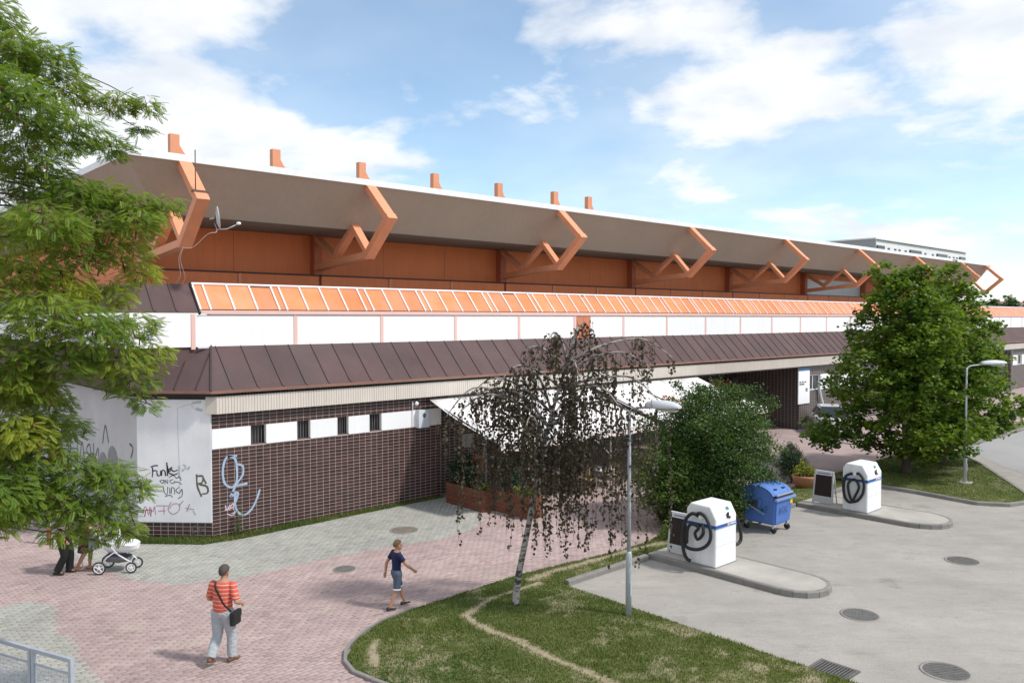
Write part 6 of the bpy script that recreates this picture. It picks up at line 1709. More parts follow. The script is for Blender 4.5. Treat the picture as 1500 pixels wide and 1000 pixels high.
for li, l_ in enumerate(LIMB):
    n = len(l_)
    for i in range(3, n):
        dens = 3 if i < n - 1 else 6
        for _ in range(dens):
            if rs.rand() < 0.58: continue
            s = np.array(l_[i]) + rs.normal(0, 0.10, 3) * np.array((1, 1, 0.3))
            floor = 0.75 if li not in (0, 1, 3, 4, 6, 7, 12) else s[2] - rs.uniform(0.5, 1.5)
            if li == 4 and i == n - 1: floor = 1.55 if rs.rand() < 0.25 else 2.6
            length = min(rs.uniform(0.5, 3.1), max(s[2] - floor - rs.rand() * 0.9, 0.3))
            ang = rs.uniform(0, 6.28); out = rs.uniform(0.02, 0.16)
            k = max(3, int(length / 0.30)); pts = []
            for j in range(k + 1):
                t_ = j / k
                pts.append((s[0] + math.cos(ang) * out * (1 - (1 - t_) ** 2) + rs.normal(0, 0.012), s[1] + math.sin(ang) * out * (1 - (1 - t_) ** 2) + rs.normal(0, 0.012), s[2] - length * t_))
            tw.tube(pts, [0.004] * k + [0.002], 3, cap=False)
            nl = int(length * 20 * rs.uniform(0.7, 1.25))
            tt = np.sort(rs.rand(nl)) * k; ii = np.minimum(tt.astype(int), k - 1); ff = tt - ii
            P_ = np.array(pts); pos = P_[ii] * (1 - ff[:, None]) + P_[ii + 1] * ff[:, None] + rs.normal(0, 0.022, (nl, 3))
            PP.append(pos); MM.append(rot_mats(rs, nl, droop=1.0, flat=0.1)); SS.append(rs.uniform(0.05, 0.085, nl)); VV.append(np.clip(rs.normal(0.36, 0.24, nl) + rs.normal(0, 0.08), 0, 1))
tw.build('twigs', pm('dark_twig', (0.06, 0.035, 0.03), 0.9, 0.1, 5), tr, fix=False)
V, F, C = place(BROAD, BROAD_F, np.concatenate(PP), np.concatenate(MM), np.concatenate(SS), np.concatenate(VV))
me = np_mesh('crown', V - np.array((bx_, by_, 0.05)), F, leaf_mat('purple_birch_leaf', (0.036, 0.030, 0.025), (0.16, 0.135, 0.085), 0.32), C)
link_mesh('crown', me, tr)

def leafy(name, label, cat, loc, clumps, n_per, size, mat, trunk_pts=None, trunk_r=0.1, stems=None, seed=1, T=BROAD, TF=BROAD_F, flat=0.5, droop=0.1, fill=0.35, squash=0.8, group=None, tone=0.35, bark=None, spread=0.16):
    """trunk or stems, limbs to every clump, and a crown of single leaves"""
    rs = np.random.RandomState(seed); lx, ly, lz = loc
    t = thing(name, loc, label, cat, group)
    if trunk_pts:
        tp = smooth_line(trunk_pts, 4)
        MB().tube(tp, list(np.linspace(trunk_r, trunk_r * 0.25, len(tp))), 10).build('trunk', bark or bark_m, t, local=True)
    b = MB(); P_, M_, S_, C_ = [], [], [], []
    for i, (x, y, z, r) in enumerate(clumps):
        if trunk_pts:
            za = max(trunk_pts[1][2] * 0.9, min(z - 0.3 * math.hypot(x, y) - 0.25, trunk_pts[-1][2]))
            j = min(range(len(tp)), key=lambda q: abs(tp[q][2] - za)); base = tp[j]
        else:
            base = (x * 0.15, y * 0.15, 0.0)
        limb(b, base, (x, y, z), 0.014 + 0.03 * r, 0.006, rs, sag=-0.03, n=5)
        n = int(n_per * r * r); c = np.array((x, y, z))
        # sprays: leaves gathered round many short shoots
        ns = max(6, int(n / 14)); sp = shell_points(rs, ns, c, r, fill, squash)
        idx = rs.randint(0, ns, n); p = sp[idx] + rs.normal(0, spread * r, (n, 3)) * np.array((1, 1, 0.7))
        P_.append(p); M_.append(rot_mats(rs, n, droop, flat)); S_.append(rs.uniform(0.7, 1.2, n) * size)
        sv = rs.normal(0, 0.17, ns)
        C_.append(np.clip(tone + rs.normal(0, 0.10) + sv[idx] + rs.normal(0, 0.12, n), 0, 1))
        for _ in range(3): limb(b, (x, y, z), sp[rs.randint(ns)], 0.008, 0.003, rs, n=2)
    b.build('branches', bark or bark_m, t, local=True, fix=False)
    V, F, C = place(T, TF, np.concatenate(P_), np.concatenate(M_), np.concatenate(S_), np.concatenate(C_))
    link_mesh('crown', np_mesh('crown', V, F, mat, C), t)
    return t
def crown_clumps(seed, n, rx, ry, zc, rz, r0, r1, core=0.35, egg=0.0):
    rs = np.random.RandomState(seed); out = []
    for i in range(n):
        u = (i + 0.5) / n; ph = i * 2.39996; cz = 1 - 2 * u; s = math.sqrt(max(0, 1 - cz * cz))
        k = rs.uniform(0.66, 1.10) * (1 + egg * -cz)
        out.append((rx * s * math.cos(ph) * k, ry * s * math.sin(ph) * k, zc + rz * cz * rs.uniform(0.85, 1.03), rs.uniform(r0, r1)))
    for i in range(int(n * core)):
        d = rs.normal(0, 1, 3); d /= np.linalg.norm(d); q = rs.uniform(0.1, 0.55)
        out.append((rx * d[0] * q, ry * d[1] * q, zc + rz * d[2] * q, r1))
    return out
maple_leaf = leaf_mat('maple_leaf', (0.045, 0.115, 0.017), (0.22, 0.30, 0.036), 0.45)
leafy('round_tree', 'dense broad-leaved green tree with low crown on the kerbed verge, nearer the vacuum stations', 'tree', (32.64, 12.76, 0.1),
      crown_clumps(5, 64, 2.45, 2.45, 4.25, 3.5, 0.38, 0.90, 0.40, 0.30) + [(-1.5, 2.6, 1.6, 0.8), (-2.2, 2.2, 1.5, 0.7), (-2.8, 2.3, 1.6, 0.6), (-2.0, -1.6, 1.7, 0.6), (-0.8, -2.4, 1.6, 0.55), (2.2, -1.0, 1.5, 0.6), (0.3, -2.0, 1.9, 0.5), (1.4, -2.0, 2.0, 0.7), (-0.4, 0.9, 7.9, 0.6), (0.5, -0.3, 8.0, 0.5), (0.2, 0.2, 7.6, 0.7)], 850, 0.155, maple_leaf,
      [(0, 0, -0.1), (0.05, 0, 1.1), (0.0, 0.1, 3.0), (0.1, 0.0, 5.4), (0.1, 0.1, 7.6)], 0.19, seed=12, group='round-crowned trees on the verge', tone=0.46)
leafy('round_tree', 'broad-leaved green tree on the kerbed verge, behind its neighbour and closer to the road', 'tree', (35.7, 12.5, 0.1),
      crown_clumps(8, 48, 2.0, 2.0, 4.3, 3.5, 0.40, 0.85, 0.40, 0.24) + [(1.9, -1.9, 1.9, 0.7), (2.4, -2.0, 2.5, 0.7), (1.3, -1.6, 1.8, 0.6)], 850, 0.155, maple_leaf,
      [(0, 0, -0.1), (0.0, 0, 1.1), (0.1, 0.1, 3.0), (0.0, 0.0, 5.4), (0.1, 0.1, 7.4)], 0.17, seed=13, group='round-crowned trees on the verge', tone=0.46)
leafy('sapling', 'small leafy sapling standing in the verge grass before the lamp post', 'sapling', (32.3, 11.9, 0.1), [(0, 0, 0.9, 0.35), (0.05, 0, 0.5, 0.3), (0, 0.05, 1.3, 0.28)], 900, 0.12, maple_leaf,
      [(0, 0, -0.05), (0, 0, 0.4), (0, 0, 1.3)], 0.02, seed=14, tone=0.45)
shrub_leaf = leaf_mat('shrub_leaf', (0.030, 0.076, 0.018), (0.135, 0.205, 0.036), 0.30)
leafy('large_shrub', 'large dense dark green shrub behind the vacuum station and blue container', 'shrub', (21.2, 14.05, 0.04),
      crown_clumps(21, 50, 1.72, 1.72, 2.15, 1.85, 0.42, 0.66, 0.7) + [(-0.3, 0.3, 3.9, 0.4), (0.7, -0.4, 3.8, 0.4), (1.2, -1.2, 3.5, 0.35), (-1.3, 0.6, 3.5, 0.35), (-0.4, 0.9, 4.05, 0.25), (-1.2, -1.0, 0.9, 0.5), (-0.2, -1.4, 0.8, 0.5), (-1.5, 0.2, 0.7, 0.5), (-1.6, 0.7, 1.2, 0.5), (-1.4, -0.5, 1.4, 0.5), (-0.9, -1.2, 1.5, 0.5), (-1.5, 0.9, 0.6, 0.45), (-0.9, -0.7, 0.5, 0.45), (0.5, -1.5, 1.2, 0.5)], 2600, 0.085, shrub_leaf,
      seed=22, T=OVAL, TF=OVAL_F, flat=0.25, droop=-0.35, tone=0.26, spread=0.2)
leafy('light_shrub', 'lighter green bushy shrub on the birch side of the large dark shrub', 'shrub', (19.55, 14.5, 0.04),
      crown_clumps(25, 22, 0.95, 0.95, 1.35, 1.15, 0.34, 0.5, 0.6), 2400, 0.085, shrub_leaf, seed=23, T=OVAL, TF=OVAL_F, flat=0.25, droop=-0.2, tone=0.52, spread=0.2)
leafy('ground_shrub', 'low bright green weeds at the foot of the shrub beside the dirt path', 'weeds', (18.6, 13.35, 0.03),
      [(0, 0, 0.25, 0.4), (0.5, 0.2, 0.3, 0.38), (-0.4, 0.15, 0.2, 0.3), (0.9, 0.1, 0.35, 0.4), (0.3, -0.25, 0.2, 0.3)], 2000, 0.09, shrub_leaf, seed=24, T=OVAL, TF=OVAL_F, flat=0.2, droop=-0.5, tone=0.5, spread=0.25)
con_leaf = leaf_mat('conifer_needle', (0.028, 0.058, 0.030), (0.09, 0.13, 0.065), 0.15)
NEED = np.array([(0, 0, 0), (0.5, -0.10, 0), (1, 0, 0), (0.5, 0.10, 0)], float)
leafy('small_conifer', 'small rounded bluish green conifer beyond the blue container', 'conifer', (28.2, 15.2, 0.0),
      crown_clumps(31, 24, 0.42, 0.42, 0.72, 0.58, 0.16, 0.26, 0.5, 0.2) + [(0, 0, 1.3, 0.14)], 9000, 0.09, con_leaf, [(0, 0, -0.05), (0, 0, 0.3), (0, 0, 1.25)], 0.03, seed=32, T=NEED, TF=OVAL_F, flat=0.1, droop=-0.8, tone=0.35, spread=0.3)
flower_leaf = leaf_mat('yellow_green_leaf', (0.10, 0.15, 0.02), (0.30, 0.30, 0.04), 0.3)
leafy('tub_plant', 'yellow-green bushy plant growing in the terracotta tub', 'plant', (27.6, 14.35, 0.42), [(0, 0, 0.2, 0.32), (-0.25, 0.1, 0.18, 0.28), (0.25, -0.1, 0.2, 0.28), (0.0, 0.1, 0.38, 0.22)], 2600, 0.09, flower_leaf, seed=33, T=OVAL, TF=OVAL_F, flat=0.2, droop=-0.3, tone=0.5, spread=0.25)
red_petal = leaf_mat('red_petal', (0.50, 0.035, 0.03), (0.62, 0.12, 0.06), 0.2)
leafy('red_flowers', 'red flowers beside the yellow-green tub plant', 'flowers', (28.15, 14.3, 0.06), [(0, 0, 0.52, 0.13), (0.1, -0.08, 0.46, 0.11), (-0.06, 0.05, 0.44, 0.09)], 4200, 0.05, red_petal, seed=34, T=OVAL, TF=OVAL_F, flat=0.2, tone=0.5, spread=0.3)
leafy('flower_bush', 'low pale green leaves under the red flowers', 'plant', (28.1, 14.2, 0.05), [(0, 0, 0.2, 0.22), (0.2, 0.05, 0.18, 0.2), (0, 0, 0.36, 0.15)], 2600, 0.08, flower_leaf, seed=35, T=OVAL, TF=OVAL_F, flat=0.2, droop=-0.3, tone=0.35, spread=0.3)
# plants in the terrace boxes
dk = leaf_mat('box_dark_leaf', (0.016, 0.045, 0.024), (0.055, 0.10, 0.045), 0.2)
for k, (x, y, h_, lab) in enumerate(((16.75, 20.9, 1.25, 'tall dark shrub in the plant box, against the end of the tiled wall'), (16.75, 20.25, 1.0, 'dark shrub in the middle of the plant box by the tiled wall'), (17.2, 18.95, 1.1, 'dark feathery shrub in the outer plant box, on its wall side'))):
    leafy('box_shrub', lab, 'shrub', (x, y, 0.62), crown_clumps(40 + k, 12, 0.30, 0.30, h_ * 0.5, h_ * 0.42, 0.16, 0.24, 0.5), 3600, 0.07, dk, seed=50 + k, T=OVAL, TF=OVAL_F, flat=0.2, droop=-0.3, group='shrubs in the plant boxes', tone=0.35, spread=0.28)
for k, (x, y, lab) in enumerate(((16.72, 19.75, 'low yellow-green plant at the open end of the plant box by the tiled wall'), (17.2, 18.45, 'low yellow plant in the middle of the outer plant box'), (17.22, 17.98, 'low yellow-green plant at the open end of the outer plant box'))):
    leafy('box_plant', lab, 'plant', (x, y, 0.62), [(0, 0, 0.14, 0.24), (0.02, 0.2, 0.12, 0.2), (0, -0.16, 0.12, 0.18)], 3400, 0.07, flower_leaf, seed=60 + k, T=OVAL, TF=OVAL_F, flat=0.2, droop=-0.3, group='low plants in the boxes', tone=0.30 + 0.2 * (k == 1), spread=0.28)
# weeds at the wall foot
leafy('wall_weed', 'tall weed growing at the foot of the tiled wall below the blue graffiti', 'weed', (9.55, 22.0, 0.0), [(0, 0, 0.25, 0.16), (0.05, 0, 0.55, 0.12), (0.0, 0, 0.8, 0.07), (0.14, 0, 0.12, 0.12)], 3000, 0.06, shrub_leaf, seed=70, T=OVAL, TF=OVAL_F, flat=0.2, tone=0.6, spread=0.3)
# far trees beyond the hall, each on its own trunk
far_leaf = leaf_mat('far_tree_leaf', (0.035, 0.085, 0.028), (0.115, 0.17, 0.05), 0.3)
for k, (x, y, h_, r) in enumerate(((118, 39.5, 8.6, 3.4), (122, 34.5, 8.3, 3.6), (128, 36.5, 9.0, 3.8), (131, 31.5, 8.4, 3.6), (137, 34.0, 9.2, 3.8), (141, 28.5, 8.6, 3.8))):
    leafy('far_tree', ['round green tree beyond the hall, next to the canopy end', 'green tree beyond the low roof, second from the canopy end', 'taller green tree beyond the low roof before the long house', 'green tree in front of the dormered house', 'tall dark green tree between the two red-roofed houses', 'green tree at the road side of the dormered house'][k], 'tree', (x, y, 0),
          crown_clumps(80 + k, 18, r, r, h_ * 0.58, h_ * 0.38, 1.0, 1.5, 0.4), 170, 0.42, far_leaf, [(0, 0, 0), (0, 0, 2), (0.1, 0, h_ * 0.75)], 0.2, seed=90 + k, group='trees beyond the hall', tone=0.3 + 0.05 * (k % 3))
# ================================================================== people
def ell(m, c, r, n=14, k=10):
    prof = [(max(math.sin(math.pi * i / k), 0.02), -math.cos(math.pi * i / k)) for i in range(k + 1)]
    s = MB().lathe(prof, n=n)
    m.add([(c[0] + x * r[0], c[1] + y * r[1], c[2] + z * r[2]) for x, y, z in s.v], s.f)
def rings(m, rs_, n=18):
    """loft of level ellipses: (x, y, z, rx, ry)"""
    o = len(m.v)
    for x, y, z, rx, ry in rs_:
        for k in range(n):
            a = 2 * math.pi * k / n; m.v.append((x + rx * math.cos(a), y + ry * math.sin(a), z))
    for i in range(len(rs_) - 1):
        for k in range(n): m.f.append((o + i * n + k, o + i * n + (k + 1) % n, o + (i + 1) * n + (k + 1) % n, o + (i + 1) * n + k)); m.m.append(0); m.sm.append(True)
    m.f.append(tuple(o + k for k in range(n))[::-1]); m.m.append(0); m.sm.append(True)
    e = o + (len(rs_) - 1) * n; m.f.append(tuple(e + k for k in range(n))); m.m.append(0); m.sm.append(True)
def chain(m, pts, rr, n=12, ends=True):
    P_ = smooth_line(pts, 4); t = np.linspace(0, len(rr) - 1, len(P_)); r = [float(np.interp(v, range(len(rr)), rr)) for v in t]
    m.tube(P_, r, n)
    if ends:
        ell(m, P_[0], (r[0],) * 3, 10, 6); ell(m, P_[-1], (r[-1],) * 3, 10, 6)
def fuse(m, name, mat, parent, voxel=0.009, smooth=4):
    """melts overlapping volumes into one continuous skin"""
    me = m.mesh(name + '_raw', mat); tmp = bpy.data.objects.new('tmp', me); COL.objects.link(tmp)
    bm = bmesh.new(); bm.from_mesh(me); bmesh.ops.recalc_face_normals(bm, faces=bm.faces); bm.to_mesh(me); bm.free()
    r = tmp.modifiers.new('r', 'REMESH'); r.mode = 'VOXEL'; r.voxel_size = voxel; r.use_smooth_shade = True
    s = tmp.modifiers.new('s', 'SMOOTH'); s.iterations = smooth; s.factor = 0.5
    dg = bpy.context.evaluated_depsgraph_get()
    out = bpy.data.meshes.new_from_object(tmp.evaluated_get(dg)); out.name = name
    bpy.data.objects.remove(tmp); bpy.data.meshes.remove(me)
    out.materials.clear(); out.materials.append(mat)
    return link_mesh(name, out, parent)
def hand(m, wrist, elbow, side, s=1.0, curl=0.7):
    """palm, four unequal bent fingers and a thumb, continuing the forearm"""
    w, e = Vector(wrist), Vector(elbow); d = (w - e).normalized()
    sx = d.cross(Vector((0, 1, 0)))
    if sx.length < 0.2: sx = d.cross(Vector((1, 0, 0)))
    sx.normalize(); nrm = sx.cross(d).normalized() * side      # palm towards the body
    if nrm.y * side > 0: nrm = -nrm
    palm = w + d * 0.05 * s
    for k in range(4):
        b = palm + sx * (k - 1.5) * 0.020 * s + d * 0.03 * s
        l = (0.062, 0.072, 0.068, 0.052)[k] * s
        p1 = b + d * l * 0.5 + nrm * 0.004; p2 = p1 + (d * (1 - curl * 0.5) + nrm * curl * 0.6).normalized() * l * 0.4; p3 = p2 + (d * (0.6 - curl * 0.6) + nrm * curl).normalized() * l * 0.32
        m.tube([palm + sx * (k - 1.5) * 0.014 * s, b, p1, p2, p3], [0.012 * s, 0.0105 * s, 0.0095 * s, 0.0088 * s, 0.0075 * s], 8)
    tb = w + d * 0.02 * s - sx * 0.022 * s
    m.tube([tb, tb - sx * 0.022 * s + d * 0.025 * s, tb - sx * 0.028 * s + d * 0.055 * s + nrm * 0.012], [0.013 * s, 0.0115 * s, 0.009 * s], 8)
    o = MB(); ell(o, (0, 0, 0), (0.045 * s, 0.042 * s, 0.018 * s))
    Mx = Matrix((d, sx, nrm)).transposed().to_4x4(); Mx.translation = w + d * 0.035 * s
    m.add([tuple(Mx @ Vector(v)) for v in o.v], o.f)
def head(m, c, s=1.0):
    """skull, jaw, nose, lips, ears, neck joint; face looks along +x"""
    x, y, z = c
    ell(m, (x - 0.008 * s, y, z + 0.03 * s), (0.098 * s, 0.077 * s, 0.098 * s), 18, 12)
    ell(m, (x + 0.018 * s, y, z - 0.035 * s), (0.072 * s, 0.060 * s, 0.080 * s), 16, 10)
    ell(m, (x + 0.055 * s, y, z - 0.085 * s), (0.030 * s, 0.034 * s, 0.026 * s))
    chain(m, [(x + 0.085 * s, y, z + 0.025 * s), (x + 0.104 * s, y, z - 0.018 * s)], [0.009 * s, 0.014 * s], 8)
    ell(m, (x + 0.082 * s, y, z - 0.055 * s), (0.014 * s, 0.024 * s, 0.009 * s))
    for sd in (-1, 1):
        ell(m, (x - 0.005 * s, y + sd * 0.078 * s, z), (0.022 * s, 0.010 * s, 0.033 * s), 10, 8)
        ell(m, (x + 0.072 * s, y + sd * 0.030 * s, z + 0.022 * s), (0.016 * s, 0.018 * s, 0.008 * s), 8, 6)
def eyes(parent, c, s=1.0):
    for sd in (-1, 1):
        m = MB(); ell(m, (c[0] + 0.083 * s, c[1] + sd * 0.031 * s, c[2] + 0.008 * s), (0.009 * s, 0.012 * s, 0.008 * s), 10, 6)
        m.build('eye', pm('eye_dark', (0.03, 0.02, 0.02), 0.2, 0), parent, local=True)
def hair(parent, c, mat, s=1.0, bald=0.0, long_=0.0):
    m = MB(); n, k = 20, 10; x, y, z = c; rows = []
    for i in range(k + 1):
        t = i / k
        for j in range(n):
            a = 2 * math.pi * j / n; back = 0.5 - 0.5 * math.cos(a)     # a = 0 is the face
            low = 0.45 + (1.75 + long_ - 0.45 - 0.25 * math.sin(a) ** 2 * 0) * back
            th = 0.02 + t * (low + 0.35)
            r_ = 1.07 + 0.02 * math.sin(5 * a + 7 * t)
            m.v.append((x - 0.010 * s + 0.098 * s * r_ * math.sin(th) * math.cos(a), y + 0.078 * s * r_ * math.sin(th) * math.sin(a), z + 0.030 * s + 0.100 * s * r_ * math.cos(th)))
    for i in range(k):
        for j in range(n): m.f.append((i * n + j, i * n + (j + 1) % n, (i + 1) * n + (j + 1) % n, (i + 1) * n + j)); m.m.append(0); m.sm.append(True)
    m.f.append(tuple(range(n))); m.m.append(0); m.sm.append(True)
    o = m.build('hair', mat, parent, local=True)
    so = o.modifiers.new('thick', 'SOLIDIFY'); so.thickness = 0.012 * s; so.offset = 0
    return o
def shoe(parent, ankle, fwd, mat, s=1.0, name='shoe', pitch=0.0):
    m = MB()
    prof = [(-0.095, 0.034, 0.0, 0.075), (-0.06, 0.040, 0.0, 0.085), (0.0, 0.041, 0.0, 0.080), (0.07, 0.047, 0.0, 0.060), (0.13, 0.046, 0.0, 0.045), (0.165, 0.030, 0.004, 0.030)]
    n = 10
    for x, w, z0, z1 in prof:
        for k in range(n):
            a = 2 * math.pi * k / n; yy = w * math.cos(a); zz = (z0 + z1) / 2 + (z1 - z0) / 2 * math.sin(a)
            m.v.append((x * s, yy * s, zz * s))
    for i in range(len(prof) - 1):
        for k in range(n): m.f.append((i * n + k, i * n + (k + 1) % n, (i + 1) * n + (k + 1) % n, (i + 1) * n + k)); m.m.append(0); m.sm.append(True)
    m.f.append(tuple(range(n))); m.m.append(0); m.sm.append(True); m.f.append(tuple(range((len(prof) - 1) * n, len(prof) * n))); m.m.append(0); m.sm.append(True)
    M = Matrix.Translation(Vector(ankle) + Vector((0, 0, -0.085 * s))) @ Matrix.Rotation(math.atan2(fwd[1], fwd[0]), 4, 'Z') @ Matrix.Rotation(pitch, 4, 'Y')
    m.xf(M)
    return m.build(name, mat, parent, local=True)

SKIN = pm('skin_tan', (0.46, 0.245, 0.16), 0.55, 0.08, 8, spec=0.35)
def torso_rings(p, inf=0.0, z0=None, z1=None, belly=0.0, s=1.0, wide=1.0):
    """trunk from crotch to neck along the spine; inflate by inf for clothing"""
    px_, cz_ = p
    base = [(0.86, 0.095, 0.130), (0.93, 0.118, 0.168), (1.02, 0.112 + belly, 0.158 + belly * 0.6), (1.12, 0.112 + belly, 0.152 + belly * 0.6), (1.24, 0.118 + belly * 0.4, 0.165), (1.36, 0.118, 0.182), (1.43, 0.102, 0.180), (1.475, 0.078, 0.120), (1.50, 0.062, 0.072)]
    out = []
    for z, rx, ry in base:
        if z0 is not None and z < z0: continue
        if z1 is not None and z > z1: continue
        out.append(((px_ + (z - 0.95) * cz_) * s, 0, z * s, (rx + inf) * s * wide, (ry + inf) * s * wide))
    return out

def human(name, loc, heading, label, P, shirt, trousers, hair_mat, s=1.0, skin=SKIN, voxel=0.008, belly=0.0, sleeve=0.75, leg_len=1.0, leg_wide=0.0, shirt_z=0.93, lean=0.02, shoes=None, feet=None, head_turn=0.0, skirt=None, hair_long=0.0, wide=1.0, shirt_hem=0.93, head_scale=1.0):
    """P: joints in metres for a 1.76 m figure facing +x; s scales the whole figure"""
    t = thing(name, loc, label, 'person', rz=heading)
    S = lambda q: (q[0] * s, q[1] * s, q[2] * s)
    b = MB()
    rings(b, torso_rings((0.0, lean), 0.0, belly=belly, s=s, wide=wide))
    hc = P['head']; nk = (P['head'][0] - 0.03, P['head'][1], P['head'][2] - 0.10)
    chain(b, [S((lean * 0.5, 0, 1.46)), S(nk), S((hc[0] - 0.01, hc[1], hc[2] - 0.04))], [0.062 * s, 0.054 * s, 0.055 * s])
    hs = s * head_scale; hm = MB(); head(hm, (0, 0, 0), hs)
    hm.xf(Matrix.Translation(S(hc)) @ Matrix.Rotation(head_turn, 4, 'Z')); b.add(hm.v, hm.f)
    for sd in ('L', 'R'):
        sh, el_, wr = P['sh' + sd], P['el' + sd], P['wr' + sd]; sgn = 1 if sd == 'L' else -1
        chain(b, [S(sh), S(((sh[0] + el_[0]) / 2, (sh[1] + el_[1]) / 2, (sh[2] + el_[2]) / 2)), S(el_)], [0.058 * s, 0.050 * s, 0.040 * s])
        chain(b, [S(el_), S(((el_[0] * 0.6 + wr[0] * 0.4), (el_[1] * 0.6 + wr[1] * 0.4), (el_[2] * 0.6 + wr[2] * 0.4))), S(wr)], [0.041 * s, 0.042 * s, 0.027 * s])
        hand(b, S(wr), S(el_), sgn, s)
        hp, kn, an = P['hp' + sd], P['kn' + sd], P['an' + sd]
        chain(b, [S(hp), S(((hp[0] + kn[0]) / 2, (hp[1] + kn[1]) / 2, (hp[2] + kn[2]) / 2)), S(kn)], [0.098 * s, 0.080 * s, 0.056 * s])
        chain(b, [S(kn), S((kn[0] * 0.65 + an[0] * 0.35 - 0.012, kn[1] * 0.65 + an[1] * 0.35, kn[2] * 0.65 + an[2] * 0.35)), S(an)], [0.055 * s, 0.057 * s, 0.036 * s])
        ff = (feet or {}).get(sd, (1, 0, 0))
        chain(b, [S((an[0] - 0.03, an[1], an[2] - 0.035)), S((an[0] + 0.11 * ff[0], an[1] + 0.11 * ff[1], an[2] - 0.05 + ff[2] * 0.11))], [0.034 * s, 0.026 * s])
    body = fuse(b, 'body', skin, t, voxel * s)
    hl = hair(t, (0, 0, 0), hair_mat, hs, long_=hair_long); hl.location = S(hc); hl.rotation_euler = (0, 0, head_turn)
    eh = bpy.data.objects.new('face', None)
    eyes(t, (0, 0, 0), hs)
    for ch in t.children:
        if ch.name.startswith('eye'): ch.location = S(hc); ch.rotation_euler = (0, 0, head_turn)
    bpy.data.objects.remove(eh)
    # shirt
    c = MB(); rings(c, torso_rings((0.0, lean), 0.016, z0=shirt_hem - 0.01, z1=1.49, belly=belly, s=s, wide=wide))
    for sd in ('L', 'R'):
        sh, el_ = P['sh' + sd], P['el' + sd]; k = sleeve; e2 = tuple(sh[i] + (el_[i] - sh[i]) * k for i in range(3)); mid = tuple((sh[i] + e2[i]) / 2 for i in range(3))
        c.tube([S(sh), S(mid), S(e2)], [0.074 * s, 0.068 * s, 0.066 * s], 12); ell(c, S(sh), (0.074 * s,) * 3, 10, 8)
    fuse(c, 'shirt', shirt, t, voxel * s, 3)
    if skirt:
        c = MB(); rings(c, [(0, 0, 0.50 * s, 0.20 * s, 0.24 * s), (0, 0, 0.70 * s, 0.17 * s, 0.215 * s), (0, 0, 0.95 * s, 0.135 * s, 0.185 * s), (0, 0, 1.05 * s, 0.13 * s, 0.17 * s)])
        fuse(c, 'skirt', skirt, t, voxel * s, 3)
    if trousers:
        c = MB(); rings(c, torso_rings((0.0, lean), 0.018, z0=0.85, z1=1.05, belly=belly * 0.6, s=s, wide=wide))
        for sd in ('L', 'R'):
            hp, kn, an = P['hp' + sd], P['kn' + sd], P['an' + sd]
            if leg_len >= 1.0:
                q = tuple(kn[i] + (an[i] - kn[i]) * (leg_len - 0.02) for i in range(3))
                cal = tuple(kn[i] * 0.5 + q[i] * 0.5 for i in range(3))
                c.tube(smooth_line([S(hp), S(tuple((hp[i] + kn[i]) / 2 for i in range(3))), S(kn), S(cal), S(q)], 3), [float(np.interp(v, [0, .25, .5, .75, 1], [0.112 + leg_wide, 0.098 + leg_wide, 0.078 + leg_wide, 0.074 + leg_wide * 1.3, 0.070 + leg_wide * 1.5])) * s for v in np.linspace(0, 1, 13)], 14)
            else:
                q = tuple(hp[i] + (kn[i] - hp[i]) * leg_len for i in range(3))
                c.tube([S(hp), S(tuple((hp[i] + q[i]) / 2 for i in range(3))), S(q)], [(0.114 + leg_wide) * s, (0.100 + leg_wide) * s, (0.094 + leg_wide) * s], 14)
            ell(c, S(hp), ((0.112 + leg_wide) * s,) * 3, 12, 8)
        fuse(c, 'trousers', trousers, t, voxel * s, 3)
    if shoes:
        for sd in ('L', 'R'):
            an = P['an' + sd]; ff = (feet or {}).get(sd, (1, 0, 0))
            shoe(t, S(an), ff, shoes, s * 1.02, pitch=-math.asin(max(-0.9, min(0.9, ff[2]))))
    return t

def stripe_mat():
    m = bpy.data.materials.new('striped_shirt'); m.use_nodes = True
    N, L = m.node_tree.nodes, m.node_tree.links
    b = N['Principled BSDF']; b.inputs['Roughness'].default_value = 0.85
    tc_ = N.new('ShaderNodeTexCoord'); sp = N.new('ShaderNodeSeparateXYZ'); L.new(tc_.outputs['Object'], sp.inputs[0])
    ml = N.new('ShaderNodeMath'); ml.operation = 'MULTIPLY'; ml.inputs[1].default_value = 14.5; L.new(sp.outputs['Z'], ml.inputs[0])
    fr_ = N.new('ShaderNodeMath'); fr_.operation = 'FRACT'; L.new(ml.outputs[0], fr_.inputs[0])
    rp = N.new('ShaderNodeValToRGB'); rp.color_ramp.interpolation = 'CONSTANT'
    rp.color_ramp.elements[0].color = (0.62, 0.10, 0.065, 1); rp.color_ramp.elements[1].position = 0.80; rp.color_ramp.elements[1].color = (0.70, 0.42, 0.33, 1)
    L.new(fr_.outputs[0], rp.inputs[0]); L.new(rp.outputs[0], b.inputs['Base Color'])
    nz = N.new('ShaderNodeTexNoise'); nz.inputs['Scale'].default_value = 9; L.new(tc_.outputs['Object'], nz.inputs['Vector'])
    bp = N.new('ShaderNodeBump'); bp.inputs['Strength'].default_value = 0.5; bp.inputs['Distance'].default_value = 0.03; L.new(nz.outputs['Fac'], bp.inputs['Height']); L.new(bp.outputs[0], b.inputs['Normal'])
    return m
